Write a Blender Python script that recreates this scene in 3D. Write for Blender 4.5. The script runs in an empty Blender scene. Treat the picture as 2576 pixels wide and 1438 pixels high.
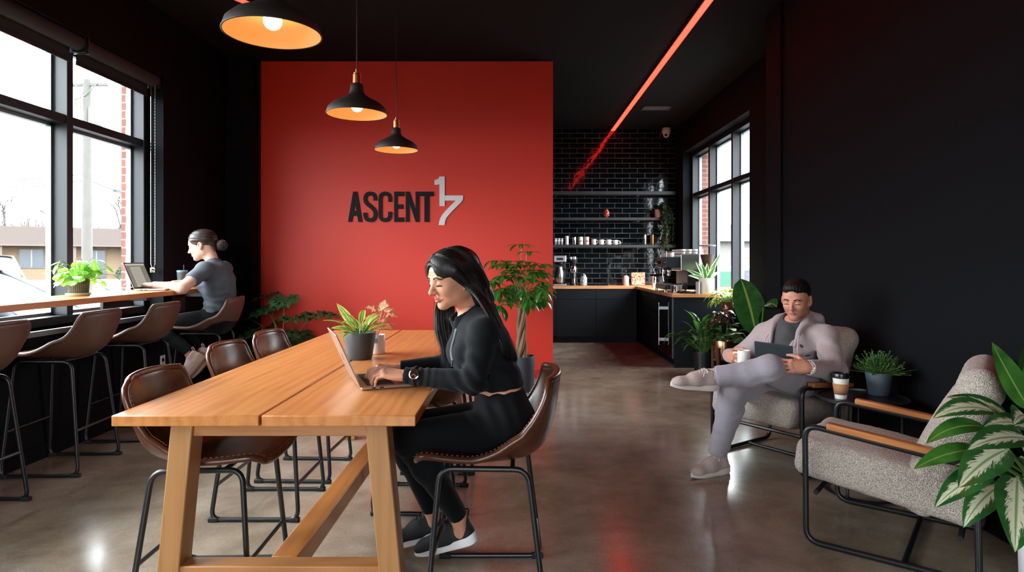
import bpy, math, random
import numpy as np
from mathutils import Vector, Matrix
scene = bpy.context.scene
col = scene.collection
rnd = random.Random(7)
PI = math.pi
V = Vector
def rad(d): return d * PI / 180
def lin(c):
    return tuple(((v / 255) / 12.92 if v / 255 <= .04045 else ((v / 255 + .055) / 1.055) ** 2.4) for v in c)
def lerp(a, b, t): return a + (b - a) * t
# ---------------------------------------------------------------- camera geometry (focal 1600 px, eye 1.25 m, level view along +Y)
FPX, EYE, VX, VY = 1600.0, 1.25, 1300.0, 655.0
def at(px, py, Y):
    return V(((px - VX) / FPX * Y, Y, EYE - (py - VY) / FPX * Y))

# ---------------------------------------------------------------- materials
MATS = {}
def new_mat(name):
    m = bpy.data.materials.new(name); m.use_nodes = True
    nt = m.node_tree
    return m, nt, nt.nodes['Principled BSDF']
def mat(name, c, rough=.5, metal=0., bump=0., bscale=60., var=0., vscale=8., spec=.5, coat=0., sheen=0., sub=0., trans=0., emit=None, es=0.):
    """plain procedural material: base colour with noise variation and a fine noise bump"""
    if name in MATS: return MATS[name]
    m, nt, b = new_mat(name)
    L, N = nt.links, nt.nodes
    rgb = lin(c)
    b.inputs['Base Color'].default_value = (*rgb, 1)
    b.inputs['Roughness'].default_value = rough
    b.inputs['Metallic'].default_value = metal
    b.inputs['Specular IOR Level'].default_value = spec
    b.inputs['Coat Weight'].default_value = coat
    b.inputs['Sheen Weight'].default_value = sheen
    b.inputs['Transmission Weight'].default_value = trans
    if sub:
        b.inputs['Subsurface Weight'].default_value = sub
        b.inputs['Subsurface Radius'].default_value = (.012, .005, .003)
        b.inputs['Subsurface Scale'].default_value = 1.0
    if emit:
        b.inputs['Emission Color'].default_value = (*emit, 1)
        b.inputs['Emission Strength'].default_value = es
    if bump or var:
        tc = N.new('ShaderNodeTexCoord')
    if var:
        n = N.new('ShaderNodeTexNoise'); n.inputs['Scale'].default_value = vscale; n.inputs['Detail'].default_value = 5
        L.new(tc.outputs['Object'], n.inputs['Vector'])
        r = N.new('ShaderNodeValToRGB')
        r.color_ramp.elements[0].position = .3; r.color_ramp.elements[1].position = .7
        r.color_ramp.elements[0].color = (*[v * (1 - var) for v in rgb], 1)
        r.color_ramp.elements[1].color = (*[min(1, v * (1 + var)) for v in rgb], 1)
        L.new(n.outputs['Fac'], r.inputs['Fac']); L.new(r.outputs['Color'], b.inputs['Base Color'])
    if bump:
        n2 = N.new('ShaderNodeTexNoise'); n2.inputs['Scale'].default_value = bscale; n2.inputs['Detail'].default_value = 4
        L.new(tc.outputs['Object'], n2.inputs['Vector'])
        bp = N.new('ShaderNodeBump'); bp.inputs['Strength'].default_value = bump; bp.inputs['Distance'].default_value = .004
        L.new(n2.outputs['Fac'], bp.inputs['Height']); L.new(bp.outputs['Normal'], b.inputs['Normal'])
    MATS[name] = m
    return m
def ramp(nt, fac, stops):
    r = nt.nodes.new('ShaderNodeValToRGB')
    e = r.color_ramp.elements
    while len(e) < len(stops): e.new(.5)
    for k, (p, c) in enumerate(stops):
        e[k].position = p; e[k].color = (*c, 1)
    nt.links.new(fac, r.inputs['Fac'])
    return r.outputs['Color']
def mathn(nt, op, a, b=None, clamp=False):
    n = nt.nodes.new('ShaderNodeMath'); n.operation = op; n.use_clamp = clamp
    for k, v in enumerate((a, b)):
        if v is None: continue
        if hasattr(v, 'links'): nt.links.new(v, n.inputs[k])
        else: n.inputs[k].default_value = v
    return n.outputs[0]
def mixc(nt, f, a, b, mode='MIX'):
    n = nt.nodes.new('ShaderNodeMix'); n.data_type = 'RGBA'; n.blend_type = mode
    for k, v in ((0, f), (6, a), (7, b)):
        if hasattr(v, 'links'): nt.links.new(v, n.inputs[k])
        elif k == 0: n.inputs[0].default_value = v
        else: n.inputs[k].default_value = (*v, 1)
    return n.outputs[2]
def coords(nt, scale=(1, 1, 1), rot=(0, 0, 0), out='Object'):
    tc = nt.nodes.new('ShaderNodeTexCoord'); mp = nt.nodes.new('ShaderNodeMapping')
    mp.inputs['Scale'].default_value = scale; mp.inputs['Rotation'].default_value = rot
    nt.links.new(tc.outputs[out], mp.inputs['Vector'])
    return mp.outputs['Vector']
def noise(nt, vec, scale, detail=4, rough=.5, dist=0.):
    n = nt.nodes.new('ShaderNodeTexNoise')
    n.inputs['Scale'].default_value = scale; n.inputs['Detail'].default_value = detail
    n.inputs['Roughness'].default_value = rough; n.inputs['Distortion'].default_value = dist
    nt.links.new(vec, n.inputs['Vector'])
    return n.outputs['Fac']
def bump(nt, b, h, strength=.3, dist=.005):
    n = nt.nodes.new('ShaderNodeBump'); n.inputs['Strength'].default_value = strength; n.inputs['Distance'].default_value = dist
    nt.links.new(h, n.inputs['Height']); nt.links.new(n.outputs['Normal'], b.inputs['Normal'])
def wood(name, dark, light, along='Y', rough=.35, scale=1., grain=.35):
    if name in MATS: return MATS[name]
    m, nt, b = new_mat(name)
    s = {'X': (.9, 9, 9), 'Y': (9, .9, 9), 'Z': (9, 9, .9)}[along]
    v = coords(nt, tuple(k * scale for k in s))
    n1 = noise(nt, v, 1.6, 6, .6, .8)
    v2 = coords(nt, tuple((1 if k < 1 else 5) * k * scale for k in s))
    n2 = noise(nt, v2, 3.5, 5, .65)
    w = nt.nodes.new('ShaderNodeTexWave'); w.inputs['Scale'].default_value = .7; w.inputs['Distortion'].default_value = 9
    w.inputs['Detail'].default_value = 3; w.inputs['Detail Scale'].default_value = 1.2
    nt.links.new(v, w.inputs['Vector'])
    f = mathn(nt, 'ADD', mathn(nt, 'MULTIPLY', n1, .5), mathn(nt, 'MULTIPLY', n2, grain))
    f = mathn(nt, 'ADD', f, mathn(nt, 'MULTIPLY', w.outputs['Fac'], .15))
    c = ramp(nt, f, [(.3, lin(dark)), (.62, lin(light))])
    nt.links.new(c, b.inputs['Base Color'])
    b.inputs['Roughness'].default_value = rough
    bump(nt, b, n2, .08, .002)
    MATS[name] = m
    return m

# ---------------------------------------------------------------- object helpers
def tag(o, label=None, cat=None, group=None, kind=None):
    if label: o['label'] = label
    if cat: o['category'] = cat
    if group: o['group'] = group
    if kind: o['kind'] = kind
    return o
def thing(name, label, cat, loc=(0, 0, 0), rz=0., group=None):
    o = bpy.data.objects.new(name, None); col.objects.link(o)
    o.empty_display_size = .1
    o.location = loc; o.rotation_euler = (0, 0, rz)
    return tag(o, label, cat, group)
def world_off(p):
    t = V((0, 0, 0))
    while p is not None:
        t = t + p.location; p = p.parent
    return t
def kids(o): return [c for c in col.objects if c.parent is o]
def copy_tree(o, parent=None, loc=None, rz=None, label=None, group=None):
    c = o.copy(); col.objects.link(c)
    if parent is not None: c.parent = parent
    if loc is not None: c.location = loc
    if rz is not None: c.rotation_euler = (0, 0, rz)
    if label: c['label'] = label
    if group: c['group'] = group
    for k in kids(o): copy_tree(k, c)
    return c
class MB:
    """collects shapes into one mesh"""
    def __init__(s): s.v = []; s.f = []; s.uv = []; s.m = []; s.mi = 0; s.c = []
    def add(s, vs, fs, uv=None):
        o = len(s.v)
        s.v += [tuple(p) for p in vs]
        s.uv += list(uv) if uv else [(0, 0)] * len(vs)
        for f in fs: s.f.append(tuple(i + o for i in f)); s.m.append(s.mi)
        return s
    def box(s, x0, x1, y0, y1, z0, z1, M=None):
        vs = [V((x, y, z)) for x in (x0, x1) for y in (y0, y1) for z in (z0, z1)]
        if M is not None: vs = [M @ p for p in vs]
        return s.add(vs, [(0, 1, 3, 2), (4, 6, 7, 5), (0, 4, 5, 1), (2, 3, 7, 6), (0, 2, 6, 4), (1, 5, 7, 3)])
    def bar(s, a, b, w, h, up=(0, 0, 1)):
        """square bar a->b, w across, h along up"""
        a, b = V(a), V(b); d = (b - a).normalized(); side = d.cross(V(up)).normalized(); u = side.cross(d)
        vs = [p + side * (i * w / 2) + u * (j * h / 2) for p in (a, b) for i, j in ((-1, -1), (1, -1), (1, 1), (-1, 1))]
        return s.add(vs, [(3, 2, 1, 0), (4, 5, 6, 7), (0, 1, 5, 4), (1, 2, 6, 5), (2, 3, 7, 6), (3, 0, 4, 7)])
    def prism(s, pts, M, h):
        """flat outline pts (x,y) in frame M, thickness h along the frame's z"""
        n = len(pts)
        vs = [M @ V((x, y, 0)) for x, y in pts] + [M @ V((x, y, h)) for x, y in pts]
        return s.add(vs, [tuple(range(n - 1, -1, -1)), tuple(range(n, 2 * n))] + [(i, (i + 1) % n, n + (i + 1) % n, n + i) for i in range(n)])
    def tube(s, pts, r, n=8, closed=False, caps=True, flat=1.):
        pts = [V(p) for p in pts]; m = len(pts)
        rs = list(r) if hasattr(r, '__len__') else [r] * m
        tang = []
        for i in range(m):
            if closed: t = pts[(i + 1) % m] - pts[i - 1]
            else: t = pts[min(i + 1, m - 1)] - pts[max(i - 1, 0)]
            tang.append(t.normalized() if t.length > 1e-9 else V((0, 0, 1)))
        t0 = tang[0]; ref = V((0, 0, 1)) if abs(t0.z) < .9 else V((1, 0, 0))
        u = (ref - t0 * ref.dot(t0)).normalized()
        vs = []
        for i in range(m):
            t = tang[i]
            u = u - t * u.dot(t)
            u = u.normalized() if u.length > 1e-6 else (V((1, 0, 0)) - t * t.x).normalized()
            w = t.cross(u)
            for k in range(n):
                a = 2 * PI * k / n
                vs.append(pts[i] + u * (math.cos(a) * rs[i] * flat) + w * (math.sin(a) * rs[i]))
        fs = []
        for i in range(m if closed else m - 1):
            j = (i + 1) % m
            for k in range(n):
                l = (k + 1) % n
                fs.append((i * n + k, i * n + l, j * n + l, j * n + k))
        if caps and not closed:
            fs.append(tuple(range(n - 1, -1, -1))); fs.append(tuple((m - 1) * n + k for k in range(n)))
        uv = [(k / n, i / max(1, m - 1)) for i in range(m) for k in range(n)]
        return s.add(vs, fs, uv)
    def lathe(s, prof, c=(0, 0, 0), n=32, M=None, cap=True, a0=0., a1=2 * PI):
        """prof: (radius, z) list turned about z through c"""
        c = V(c); full = abs(a1 - a0 - 2 * PI) < 1e-6; m = n if full else n + 1
        vs = []
        for r, z in prof:
            for k in range(m):
                a = a0 + (a1 - a0) * k / n
                p = V((r * math.cos(a), r * math.sin(a), z))
                vs.append((M @ p if M is not None else p) + c)
        fs = []
        for i in range(len(prof) - 1):
            for k in range(n):
                l = (k + 1) % m
                fs.append((i * m + k, i * m + l, (i + 1) * m + l, (i + 1) * m + k))
        if cap and full:
            if prof[0][0] > 1e-5: fs.append(tuple(range(m - 1, -1, -1)))
            if prof[-1][0] > 1e-5: fs.append(tuple((len(prof) - 1) * m + k for k in range(m)))
        uv = [(k / n, i / max(1, len(prof) - 1)) for i in range(len(prof)) for k in range(m)]
        return s.add(vs, fs, uv)
    def ball(s, c, r, n=12, M=None):
        r = r if hasattr(r, '__len__') else (r, r, r)
        prof = [(math.sin(PI * i / (n // 2 + 2)), -math.cos(PI * i / (n // 2 + 2))) for i in range(n // 2 + 3)]
        S = Matrix.Diagonal((*r, 1))
        return s.lathe(prof, c, n, (M @ S) if M is not None else S, cap=False)
    def grid(s, fn, nu, nv, wrap_u=False):
        mu = nu if wrap_u else nu + 1
        vs = []; uv = []
        for j in range(nv + 1):
            for i in range(mu):
                vs.append(fn(i / nu, j / nv)); uv.append((i / nu, j / nv))
        fs = []
        for j in range(nv):
            for i in range(nu):
                k = (i + 1) % mu
                fs.append((j * mu + i, j * mu + k, (j + 1) * mu + k, (j + 1) * mu + i))
        return s.add(vs, fs, uv)
    def build(s, name, m, parent=None, smooth=True, bev=0., world=False, weld=False, angle=40, solid=0., sub=0, seg=2):
        me = bpy.data.meshes.new(name)
        off = world_off(parent) if (world and parent is not None) else V((0, 0, 0))
        me.from_pydata([(p[0] - off.x, p[1] - off.y, p[2] - off.z) for p in s.v], [], s.f)
        ms = m if isinstance(m, (list, tuple)) else [m]
        for q in ms: me.materials.append(q)
        me.polygons.foreach_set('material_index', s.m)
        if any(u != (0, 0) for u in s.uv[:400]):
            ul = me.uv_layers.new(name='UVMap')
            idx = np.zeros(len(me.loops), dtype=np.int32); me.loops.foreach_get('vertex_index', idx)
            ul.data.foreach_set('uv', np.array(s.uv, dtype=np.float32)[idx].ravel())
        if weld:
            import bmesh
            bm = bmesh.new(); bm.from_mesh(me); bmesh.ops.remove_doubles(bm, verts=bm.verts, dist=1e-4); bm.to_mesh(me); bm.free()
        me.polygons.foreach_set('use_smooth', [smooth] * len(me.polygons))
        if smooth and angle < 180: me.set_sharp_from_angle(angle=rad(angle))
        me.update()
        o = bpy.data.objects.new(name, me); col.objects.link(o)
        if parent is not None: o.parent = parent
        if solid:
            q = o.modifiers.new('thickness', 'SOLIDIFY'); q.thickness = solid; q.offset = 0
        if bev:
            q = o.modifiers.new('bevel', 'BEVEL'); q.width = bev; q.segments = seg; q.limit_method = 'ANGLE'; q.angle_limit = rad(40)
        if sub:
            q = o.modifiers.new('sub', 'SUBSURF'); q.levels = q.render_levels = sub
        return o
def rounded(pts, r, n=6, closed=False):
    """polyline with rounded corners"""
    pts = [V(p) for p in pts]; out = []
    m = len(pts)
    for i in range(m):
        if not closed and i in (0, m - 1): out.append(pts[i]); continue
        a, b, c = pts[i - 1], pts[i], pts[(i + 1) % m]
        d1, d2 = (a - b), (c - b)
        q = min(r, d1.length * .45, d2.length * .45)
        p0, p1 = b + d1.normalized() * q, b + d2.normalized() * q
        for k in range(n + 1):
            t = k / n
            out.append(p0 * (1 - t) ** 2 + b * (2 * t * (1 - t)) + p1 * t * t)
    return out
def spline(pts, n=8):
    """Catmull-Rom through the points"""
    P = [V(p) for p in pts]; P = [P[0] * 2 - P[1]] + P + [P[-1] * 2 - P[-2]]
    out = []
    for i in range(1, len(P) - 2):
        for k in range(n):
            t = k / n
            a, b, c, d = P[i - 1], P[i], P[i + 1], P[i + 2]
            out.append(.5 * ((2 * b) + (c - a) * t + (2 * a - 5 * b + 4 * c - d) * t * t + (3 * b - a - 3 * c + d) * t ** 3))
    out.append(P[-2])
    return out
def frame(o, x, z):
    """4x4 frame: origin o, x axis x, z axis near z"""
    x = V(x).normalized(); z = V(z); y = z.cross(x).normalized(); z = x.cross(y)
    M = Matrix((x, y, z)).transposed().to_4x4(); M.translation = V(o)
    return M
LEAF = {
    'lance': lambda t: math.sin(PI * min(1, t) ** .75) ** .8,
    'oval': lambda t: max(0, 1 - (2 * t - 1) ** 2) ** .5,
    'heart': lambda t: (math.sin(PI * (t * .86 + .14) ** .62) if t < 1 else 0),
    'strap': lambda t: min(1, t * 6 + .35) * min(1, (1 - t) * 2.2) ** .7,
    'obov': lambda t: math.sin(PI * t ** 1.25) ** .9 if 0 < t < 1 else 0,
}
def leaf(mb, base, d, up, Ln, W, droop=.8, fold=.25, shape='lance', nu=4, nv=8, wave=0., twist=0.):
    """one leaf blade; droop is the total bend in radians towards the ground"""
    p = V(base); d = V(d).normalized(); side = d.cross(V(up))
    side = side.normalized() if side.length > 1e-4 else V((1, 0, 0))
    if twist: side = Matrix.Rotation(twist, 3, d) @ side
    vs, uv = [], []
    for j in range(nv + 1):
        t = j / nv
        n = side.cross(d).normalized()
        w = W / 2 * LEAF[shape](min(.999, max(.001, t)))
        for i in range(nu + 1):
            u = 2 * i / nu - 1
            q = p + side * (u * w) + n * (fold * abs(u) * w + wave * w * math.sin(t * 16 + (3 if u > 0 else 0)) * abs(u))
            vs.append(q); uv.append((i / nu, t))
        p = p + d * (Ln / nv)
        g = V((0, 0, -1)); ax = d.cross(g)
        if ax.length > 1e-3 and droop:
            d = Matrix.Rotation(min(abs(droop) / nv, ax.length) * (1 if droop > 0 else -1), 3, ax.normalized()) @ d
    fs = [(j * (nu + 1) + i, j * (nu + 1) + i + 1, (j + 1) * (nu + 1) + i + 1, (j + 1) * (nu + 1) + i) for j in range(nv) for i in range(nu)]
    mb.add(vs, fs, uv)

# ---------------------------------------------------------------- implicit surfaces for bodies and clothes
class Field:
    def __init__(s, lo, hi, res):
        s.lo = np.array(lo, float); s.res = res
        s.n = np.ceil((np.array(hi, float) - s.lo) / res).astype(int) + 1
        s.ax = [np.float32(s.lo[i] + res * np.arange(s.n[i])) for i in range(3)]
        s.F = np.full(tuple(s.n), 9., np.float32)
    def sl(s, lo, hi):
        a = np.clip(np.floor((np.array(lo) - s.lo) / s.res).astype(int), 0, s.n)
        b = np.clip(np.ceil((np.array(hi) - s.lo) / s.res).astype(int) + 1, 0, s.n)
        return tuple(slice(int(a[i]), int(b[i])) for i in range(3))
    def comb(s, lo, hi, fn, k, op):
        S = s.sl(lo, hi)
        if any(q.stop <= q.start for q in S): return s
        x = s.ax[0][S[0]][:, None, None]; y = s.ax[1][S[1]][None, :, None]; z = s.ax[2][S[2]][None, None, :]
        d = fn(x, y, z); a = s.F[S]
        k = max(k, 1e-4)
        if op == 'u':
            h = np.clip(.5 + .5 * (a - d) / k, 0, 1); s.F[S] = a * (1 - h) + d * h - k * h * (1 - h)
        elif op == 's':
            h = np.clip(.5 - .5 * (a + d) / k, 0, 1); s.F[S] = a * (1 - h) - d * h + k * h * (1 - h)
        return s
    def cone(s, a, b, ra, rb=None, k=.02, op='u', flat=None, f=1.):
        """tapered capsule; flat/f: direction in which the section is squeezed by f"""
        a = np.array(a, np.float32); b = np.array(b, np.float32); rb = ra if rb is None else rb
        mrg = max(ra, rb) * max(1, f) + k + 2 * s.res
        e = b - a; ee = max(float(e @ e), 1e-9)
        if flat is not None: n = np.array(flat, np.float32); n = n / np.linalg.norm(n)
        def fn(x, y, z):
            px, py, pz = x - a[0], y - a[1], z - a[2]
            h = np.clip((px * e[0] + py * e[1] + pz * e[2]) / ee, 0, 1)
            qx, qy, qz = px - h * e[0], py - h * e[1], pz - h * e[2]
            if flat is not None:
                t = (qx * n[0] + qy * n[1] + qz * n[2]) * (1 / f - 1)
                qx, qy, qz = qx + t * n[0], qy + t * n[1], qz + t * n[2]
            return np.sqrt(qx * qx + qy * qy + qz * qz) - (ra + (rb - ra) * h)
        return s.comb(np.minimum(a, b) - mrg, np.maximum(a, b) + mrg, fn, k, op)
    def ell(s, c, r, M=None, k=.02, op='u'):
        c = np.array(c, np.float32); r = np.array(r if hasattr(r, '__len__') else (r, r, r), np.float32)
        R = np.array(M, np.float32)[:3, :3] if M is not None else np.eye(3, dtype=np.float32)
        mrg = float(r.max()) + k + 2 * s.res
        def fn(x, y, z):
            px, py, pz = x - c[0], y - c[1], z - c[2]
            q = [(px * R[0, i] + py * R[1, i] + pz * R[2, i]) / r[i] for i in range(3)]
            l = np.sqrt(q[0] ** 2 + q[1] ** 2 + q[2] ** 2)
            g = np.sqrt((q[0] / r[0]) ** 2 + (q[1] / r[1]) ** 2 + (q[2] / r[2]) ** 2) + 1e-6
            return l * (l - 1) / g
        return s.comb(c - mrg, c + mrg, fn, k, op)
    def box(s, c, h, r=.01, M=None, k=.01, op='u'):
        c = np.array(c, np.float32); h = np.array(h, np.float32)
        R = np.array(M, np.float32)[:3, :3] if M is not None else np.eye(3, dtype=np.float32)
        mrg = float(np.linalg.norm(h)) + r + k + 2 * s.res
        def fn(x, y, z):
            px, py, pz = x - c[0], y - c[1], z - c[2]
            q = [np.abs(px * R[0, i] + py * R[1, i] + pz * R[2, i]) - (h[i] - r) for i in range(3)]
            o = np.sqrt(sum(np.maximum(t, 0) ** 2 for t in q))
            return o + np.minimum(np.maximum(np.maximum(q[0], q[1]), q[2]), 0) - r
        return s.comb(c - mrg, c + mrg, fn, k, op)
    def half(s, p, n):
        """keep only the side of the plane through p that n points away from"""
        n = np.array(n, np.float32); n = n / np.linalg.norm(n); p = np.array(p, np.float32)
        d = (s.ax[0][:, None, None] - p[0]) * n[0] + (s.ax[1][None, :, None] - p[1]) * n[1] + (s.ax[2][None, None, :] - p[2]) * n[2]
        s.F = np.maximum(s.F, d.astype(np.float32)); return s
    def warp(s, fn):
        s.F += fn(s.ax[0][:, None, None], s.ax[1][None, :, None], s.ax[2][None, None, :]).astype(np.float32); return s
    def mesh(s):
        """surface nets"""
        F = s.F; F[0] = F[-1] = 1; F[:, 0] = F[:, -1] = 1; F[:, :, 0] = F[:, :, -1] = 1
        n = np.array(F.shape); ins = F < 0
        cnt = np.zeros(tuple(n - 1), np.uint8)
        for i in (0, 1):
            for j in (0, 1):
                for k in (0, 1):
                    cnt += ins[i:n[0] - 1 + i, j:n[1] - 1 + j, k:n[2] - 1 + k]
        cells = np.argwhere((cnt > 0) & (cnt < 8))
        idx = np.full(tuple(n - 1), -1, np.int64); idx[tuple(cells.T)] = np.arange(len(cells))
        acc = np.zeros((len(cells), 3)); num = np.zeros(len(cells))
        C = [np.array(q) for q in ((0, 0, 0), (1, 0, 0), (0, 1, 0), (1, 1, 0), (0, 0, 1), (1, 0, 1), (0, 1, 1), (1, 1, 1))]
        for i, j in ((0, 1), (2, 3), (4, 5), (6, 7), (0, 2), (1, 3), (4, 6), (5, 7), (0, 4), (1, 5), (2, 6), (3, 7)):
            fa = F[tuple((cells + C[i]).T)].astype(float); fb = F[tuple((cells + C[j]).T)].astype(float)
            m = (fa < 0) != (fb < 0)
            t = np.where(m, fa / np.where(m, fa - fb, 1), 0)[:, None]
            acc += np.where(m[:, None], C[i] + t * (C[j] - C[i]), 0); num += m
        P = s.lo + (cells + acc / num[:, None]) * s.res
        quads = []
        for ax in range(3):
            o1, o2 = [(1, 2), (2, 0), (0, 1)][ax]
            A = [slice(None)] * 3; B = [slice(None)] * 3
            A[ax] = slice(0, n[ax] - 1); B[ax] = slice(1, n[ax])
            for o in (o1, o2): A[o] = B[o] = slice(1, n[o] - 1)
            a, b = ins[tuple(A)], ins[tuple(B)]
            for flip in (0, 1):
                e = np.argwhere((a & ~b) if not flip else (b & ~a))
                if not len(e): continue
                e[:, o1] += 1; e[:, o2] += 1
                u = np.zeros(3, int); u[o1] = 1; w = np.zeros(3, int); w[o2] = 1
                q = np.stack([idx[tuple((e - u - w).T)], idx[tuple((e - w).T)], idx[tuple(e.T)], idx[tuple((e - u).T)]], 1)
                quads.append(q[:, ::-1] if flip else q)
        return P, np.concatenate(quads)
def field_obj(name, parts, m, parent=None, colour=None, world=True):
    """one mesh from one or more fields; colour(P) -> rgb array written to the colour attribute Col"""
    Ps, Qs, o = [], [], 0
    for F in parts:
        P, Q = F.mesh(); Ps.append(P); Qs.append(Q + o); o += len(P)
    P, Q = np.concatenate(Ps), np.concatenate(Qs)
    off = np.array(world_off(parent)) if (world and parent is not None) else np.zeros(3)
    me = bpy.data.meshes.new(name)
    me.vertices.add(len(P)); me.vertices.foreach_set('co', (P - off).astype(np.float32).ravel())
    me.loops.add(Q.size); me.loops.foreach_set('vertex_index', Q.astype(np.int32).ravel())
    me.polygons.add(len(Q)); me.polygons.foreach_set('loop_start', np.arange(0, Q.size, 4, dtype=np.int32))
    me.polygons.foreach_set('loop_total', np.full(len(Q), 4, np.int32))
    me.update(calc_edges=True); me.validate()
    me.polygons.foreach_set('use_smooth', [True] * len(me.polygons))
    for q in (m if isinstance(m, (list, tuple)) else [m]): me.materials.append(q)
    if colour is not None:
        ca = me.color_attributes.new('Col', 'FLOAT_COLOR', 'POINT')
        c = np.ones((len(P), 4), np.float32); c[:, :3] = colour(P)
        ca.data.foreach_set('color', c.ravel())
    ob = bpy.data.objects.new(name, me); col.objects.link(ob)
    if parent is not None: ob.parent = parent
    return ob
EXPOSURE, SKY, LED, BULB = 0.0, 42.0, 14.0, 13.0
# ================================================================ view, world, camera
scene.view_settings.view_transform = 'Standard'; scene.view_settings.look = 'None'
scene.view_settings.gamma = 1.0; scene.view_settings.use_curve_mapping = False
scene.view_settings.exposure = EXPOSURE
scene.cycles.use_denoising = True
scene.cycles.max_bounces = 7; scene.cycles.diffuse_bounces = 4; scene.cycles.glossy_bounces = 4
scene.cycles.transparent_max_bounces = 10; scene.cycles.sample_clamp_indirect = 6
scene.cycles.caustics_reflective = False; scene.cycles.caustics_refractive = False
w = bpy.data.worlds.new('overcast sky'); scene.world = w; w.use_nodes = True
nt = w.node_tree; bg = nt.nodes['Background']
tc = nt.nodes.new('ShaderNodeTexCoord'); sp = nt.nodes.new('ShaderNodeSeparateXYZ')
nt.links.new(tc.outputs['Generated'], sp.inputs[0])
nt.links.new(ramp(nt, sp.outputs['Z'], [(0., (.36, .38, .40)), (.35, (.62, .65, .68)), (1., (.95, .975, 1.))]), bg.inputs['Color'])
bg.inputs['Strength'].default_value = SKY
cam = bpy.data.cameras.new('camera'); co = bpy.data.objects.new('camera', cam); col.objects.link(co)
co.location = (0, 0, EYE); co.rotation_euler = (PI / 2, 0, 0)
cam.sensor_width = 36; cam.lens = FPX / 2576 * 36
cam.shift_x = (1288 - VX) / 2576; cam.shift_y = (VY - 719) / 2576
cam.clip_start = .05; cam.clip_end = 400
scene.camera = co

# ================================================================ setting materials
M_black = mat('black wall paint', (12, 14, 17), .8, bump=.06, bscale=180, spec=.1)
M_ceil = mat('black ceiling paint', (18, 19, 22), .8, spec=.15)
M_frame = mat('black window frame', (24, 28, 32), .45, spec=.35)
M_navy = mat('dark cabinet paint', (10, 17, 22), .55, spec=.25)
def floor_mat():
    m, nt, b = new_mat('polished concrete')
    v = coords(nt)
    n1 = noise(nt, v, .55, 6, .6, .4); n2 = noise(nt, v, 3.2, 8, .68, .3); n3 = noise(nt, v, 90, 3, .7)
    c = ramp(nt, mathn(nt, 'ADD', mathn(nt, 'MULTIPLY', n1, .6), mathn(nt, 'MULTIPLY', n2, .4)),
             [(.34, lin((112, 95, 80))), (.5, lin((150, 135, 117))), (.66, lin((184, 178, 164)))])
    sp = ramp(nt, n3, [(.35, (.87, .87, .87)), (.6, (1.04, 1.04, 1.04))])
    c = mixc(nt, 1., c, sp, 'MULTIPLY')
    nt.links.new(c, b.inputs['Base Color'])
    rr = nt.nodes.new('ShaderNodeMapRange'); rr.inputs['To Min'].default_value = .10; rr.inputs['To Max'].default_value = .26
    nt.links.new(n2, rr.inputs['Value']); nt.links.new(rr.outputs[0], b.inputs['Roughness'])
    b.inputs['Specular IOR Level'].default_value = .6
    bump(nt, b, n2, .025, .003)
    return m
M_floor = floor_mat()
M_red = mat('red wall paint', (220, 56, 38), .5, bump=.05, bscale=240, spec=.4)
def glass_mat():
    m = bpy.data.materials.new('window glass'); m.use_nodes = True; nt = m.node_tree
    for q in list(nt.nodes): nt.nodes.remove(q)
    o = nt.nodes.new('ShaderNodeOutputMaterial'); t = nt.nodes.new('ShaderNodeBsdfTransparent'); g = nt.nodes.new('ShaderNodeBsdfGlossy')
    t.inputs['Color'].default_value = (.95, .97, .97, 1); g.inputs['Roughness'].default_value = .02
    lw = nt.nodes.new('ShaderNodeLayerWeight'); lw.inputs['Blend'].default_value = .5
    fr = mathn(nt, 'ADD', mathn(nt, 'MULTIPLY', mathn(nt, 'POWER', lw.outputs['Facing'], 5.), .45), .02)
    mx = nt.nodes.new('ShaderNodeMixShader')
    nt.links.new(fr, mx.inputs[0]); nt.links.new(t.outputs[0], mx.inputs[1]); nt.links.new(g.outputs[0], mx.inputs[2])
    nt.links.new(mx.outputs[0], o.inputs['Surface'])
    return m
M_glass = glass_mat()
def brick_mat(name, c1, c2, mortar, bw, bh, ms, rough, axes, glossy=False, frac=.5):
    m, nt, b = new_mat(name)
    tc = nt.nodes.new('ShaderNodeTexCoord'); sp = nt.nodes.new('ShaderNodeSeparateXYZ'); cb = nt.nodes.new('ShaderNodeCombineXYZ')
    nt.links.new(tc.outputs['Object'], sp.inputs[0])
    nt.links.new(sp.outputs[axes[0]], cb.inputs[0]); nt.links.new(sp.outputs[axes[1]], cb.inputs[1])
    br = nt.nodes.new('ShaderNodeTexBrick')
    br.inputs['Scale'].default_value = 1; br.inputs['Brick Width'].default_value = bw; br.inputs['Row Height'].default_value = bh
    br.inputs['Mortar Size'].default_value = ms; br.inputs['Mortar Smooth'].default_value = .15
    br.inputs['Color1'].default_value = (*lin(c1), 1); br.inputs['Color2'].default_value = (*lin(c2), 1); br.inputs['Mortar'].default_value = (*lin(mortar), 1)
    br.offset = frac
    nt.links.new(cb.outputs[0], br.inputs['Vector'])
    nt.links.new(br.outputs['Color'], b.inputs['Base Color'])
    f = br.outputs['Fac']
    if glossy:
        nt.links.new(mathn(nt, 'ADD', mathn(nt, 'MULTIPLY', f, .5), .06), b.inputs['Roughness'])
        wv = noise(nt, coords(nt), 7, 2, .5)
        h = mathn(nt, 'ADD', mathn(nt, 'MULTIPLY', mathn(nt, 'SUBTRACT', 1., f), .5), mathn(nt, 'MULTIPLY', wv, .9))
        bump(nt, b, h, .22, .008)
    else:
        b.inputs['Roughness'].default_value = rough
        bump(nt, b, mathn(nt, 'SUBTRACT', 1., f), .5, .006)
    return m
M_tile = brick_mat('black glazed subway tile', (9, 12, 14), (13, 17, 20), (78, 84, 86), .243, .0805, .0032, .1, ('X', 'Z'), True)
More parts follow.
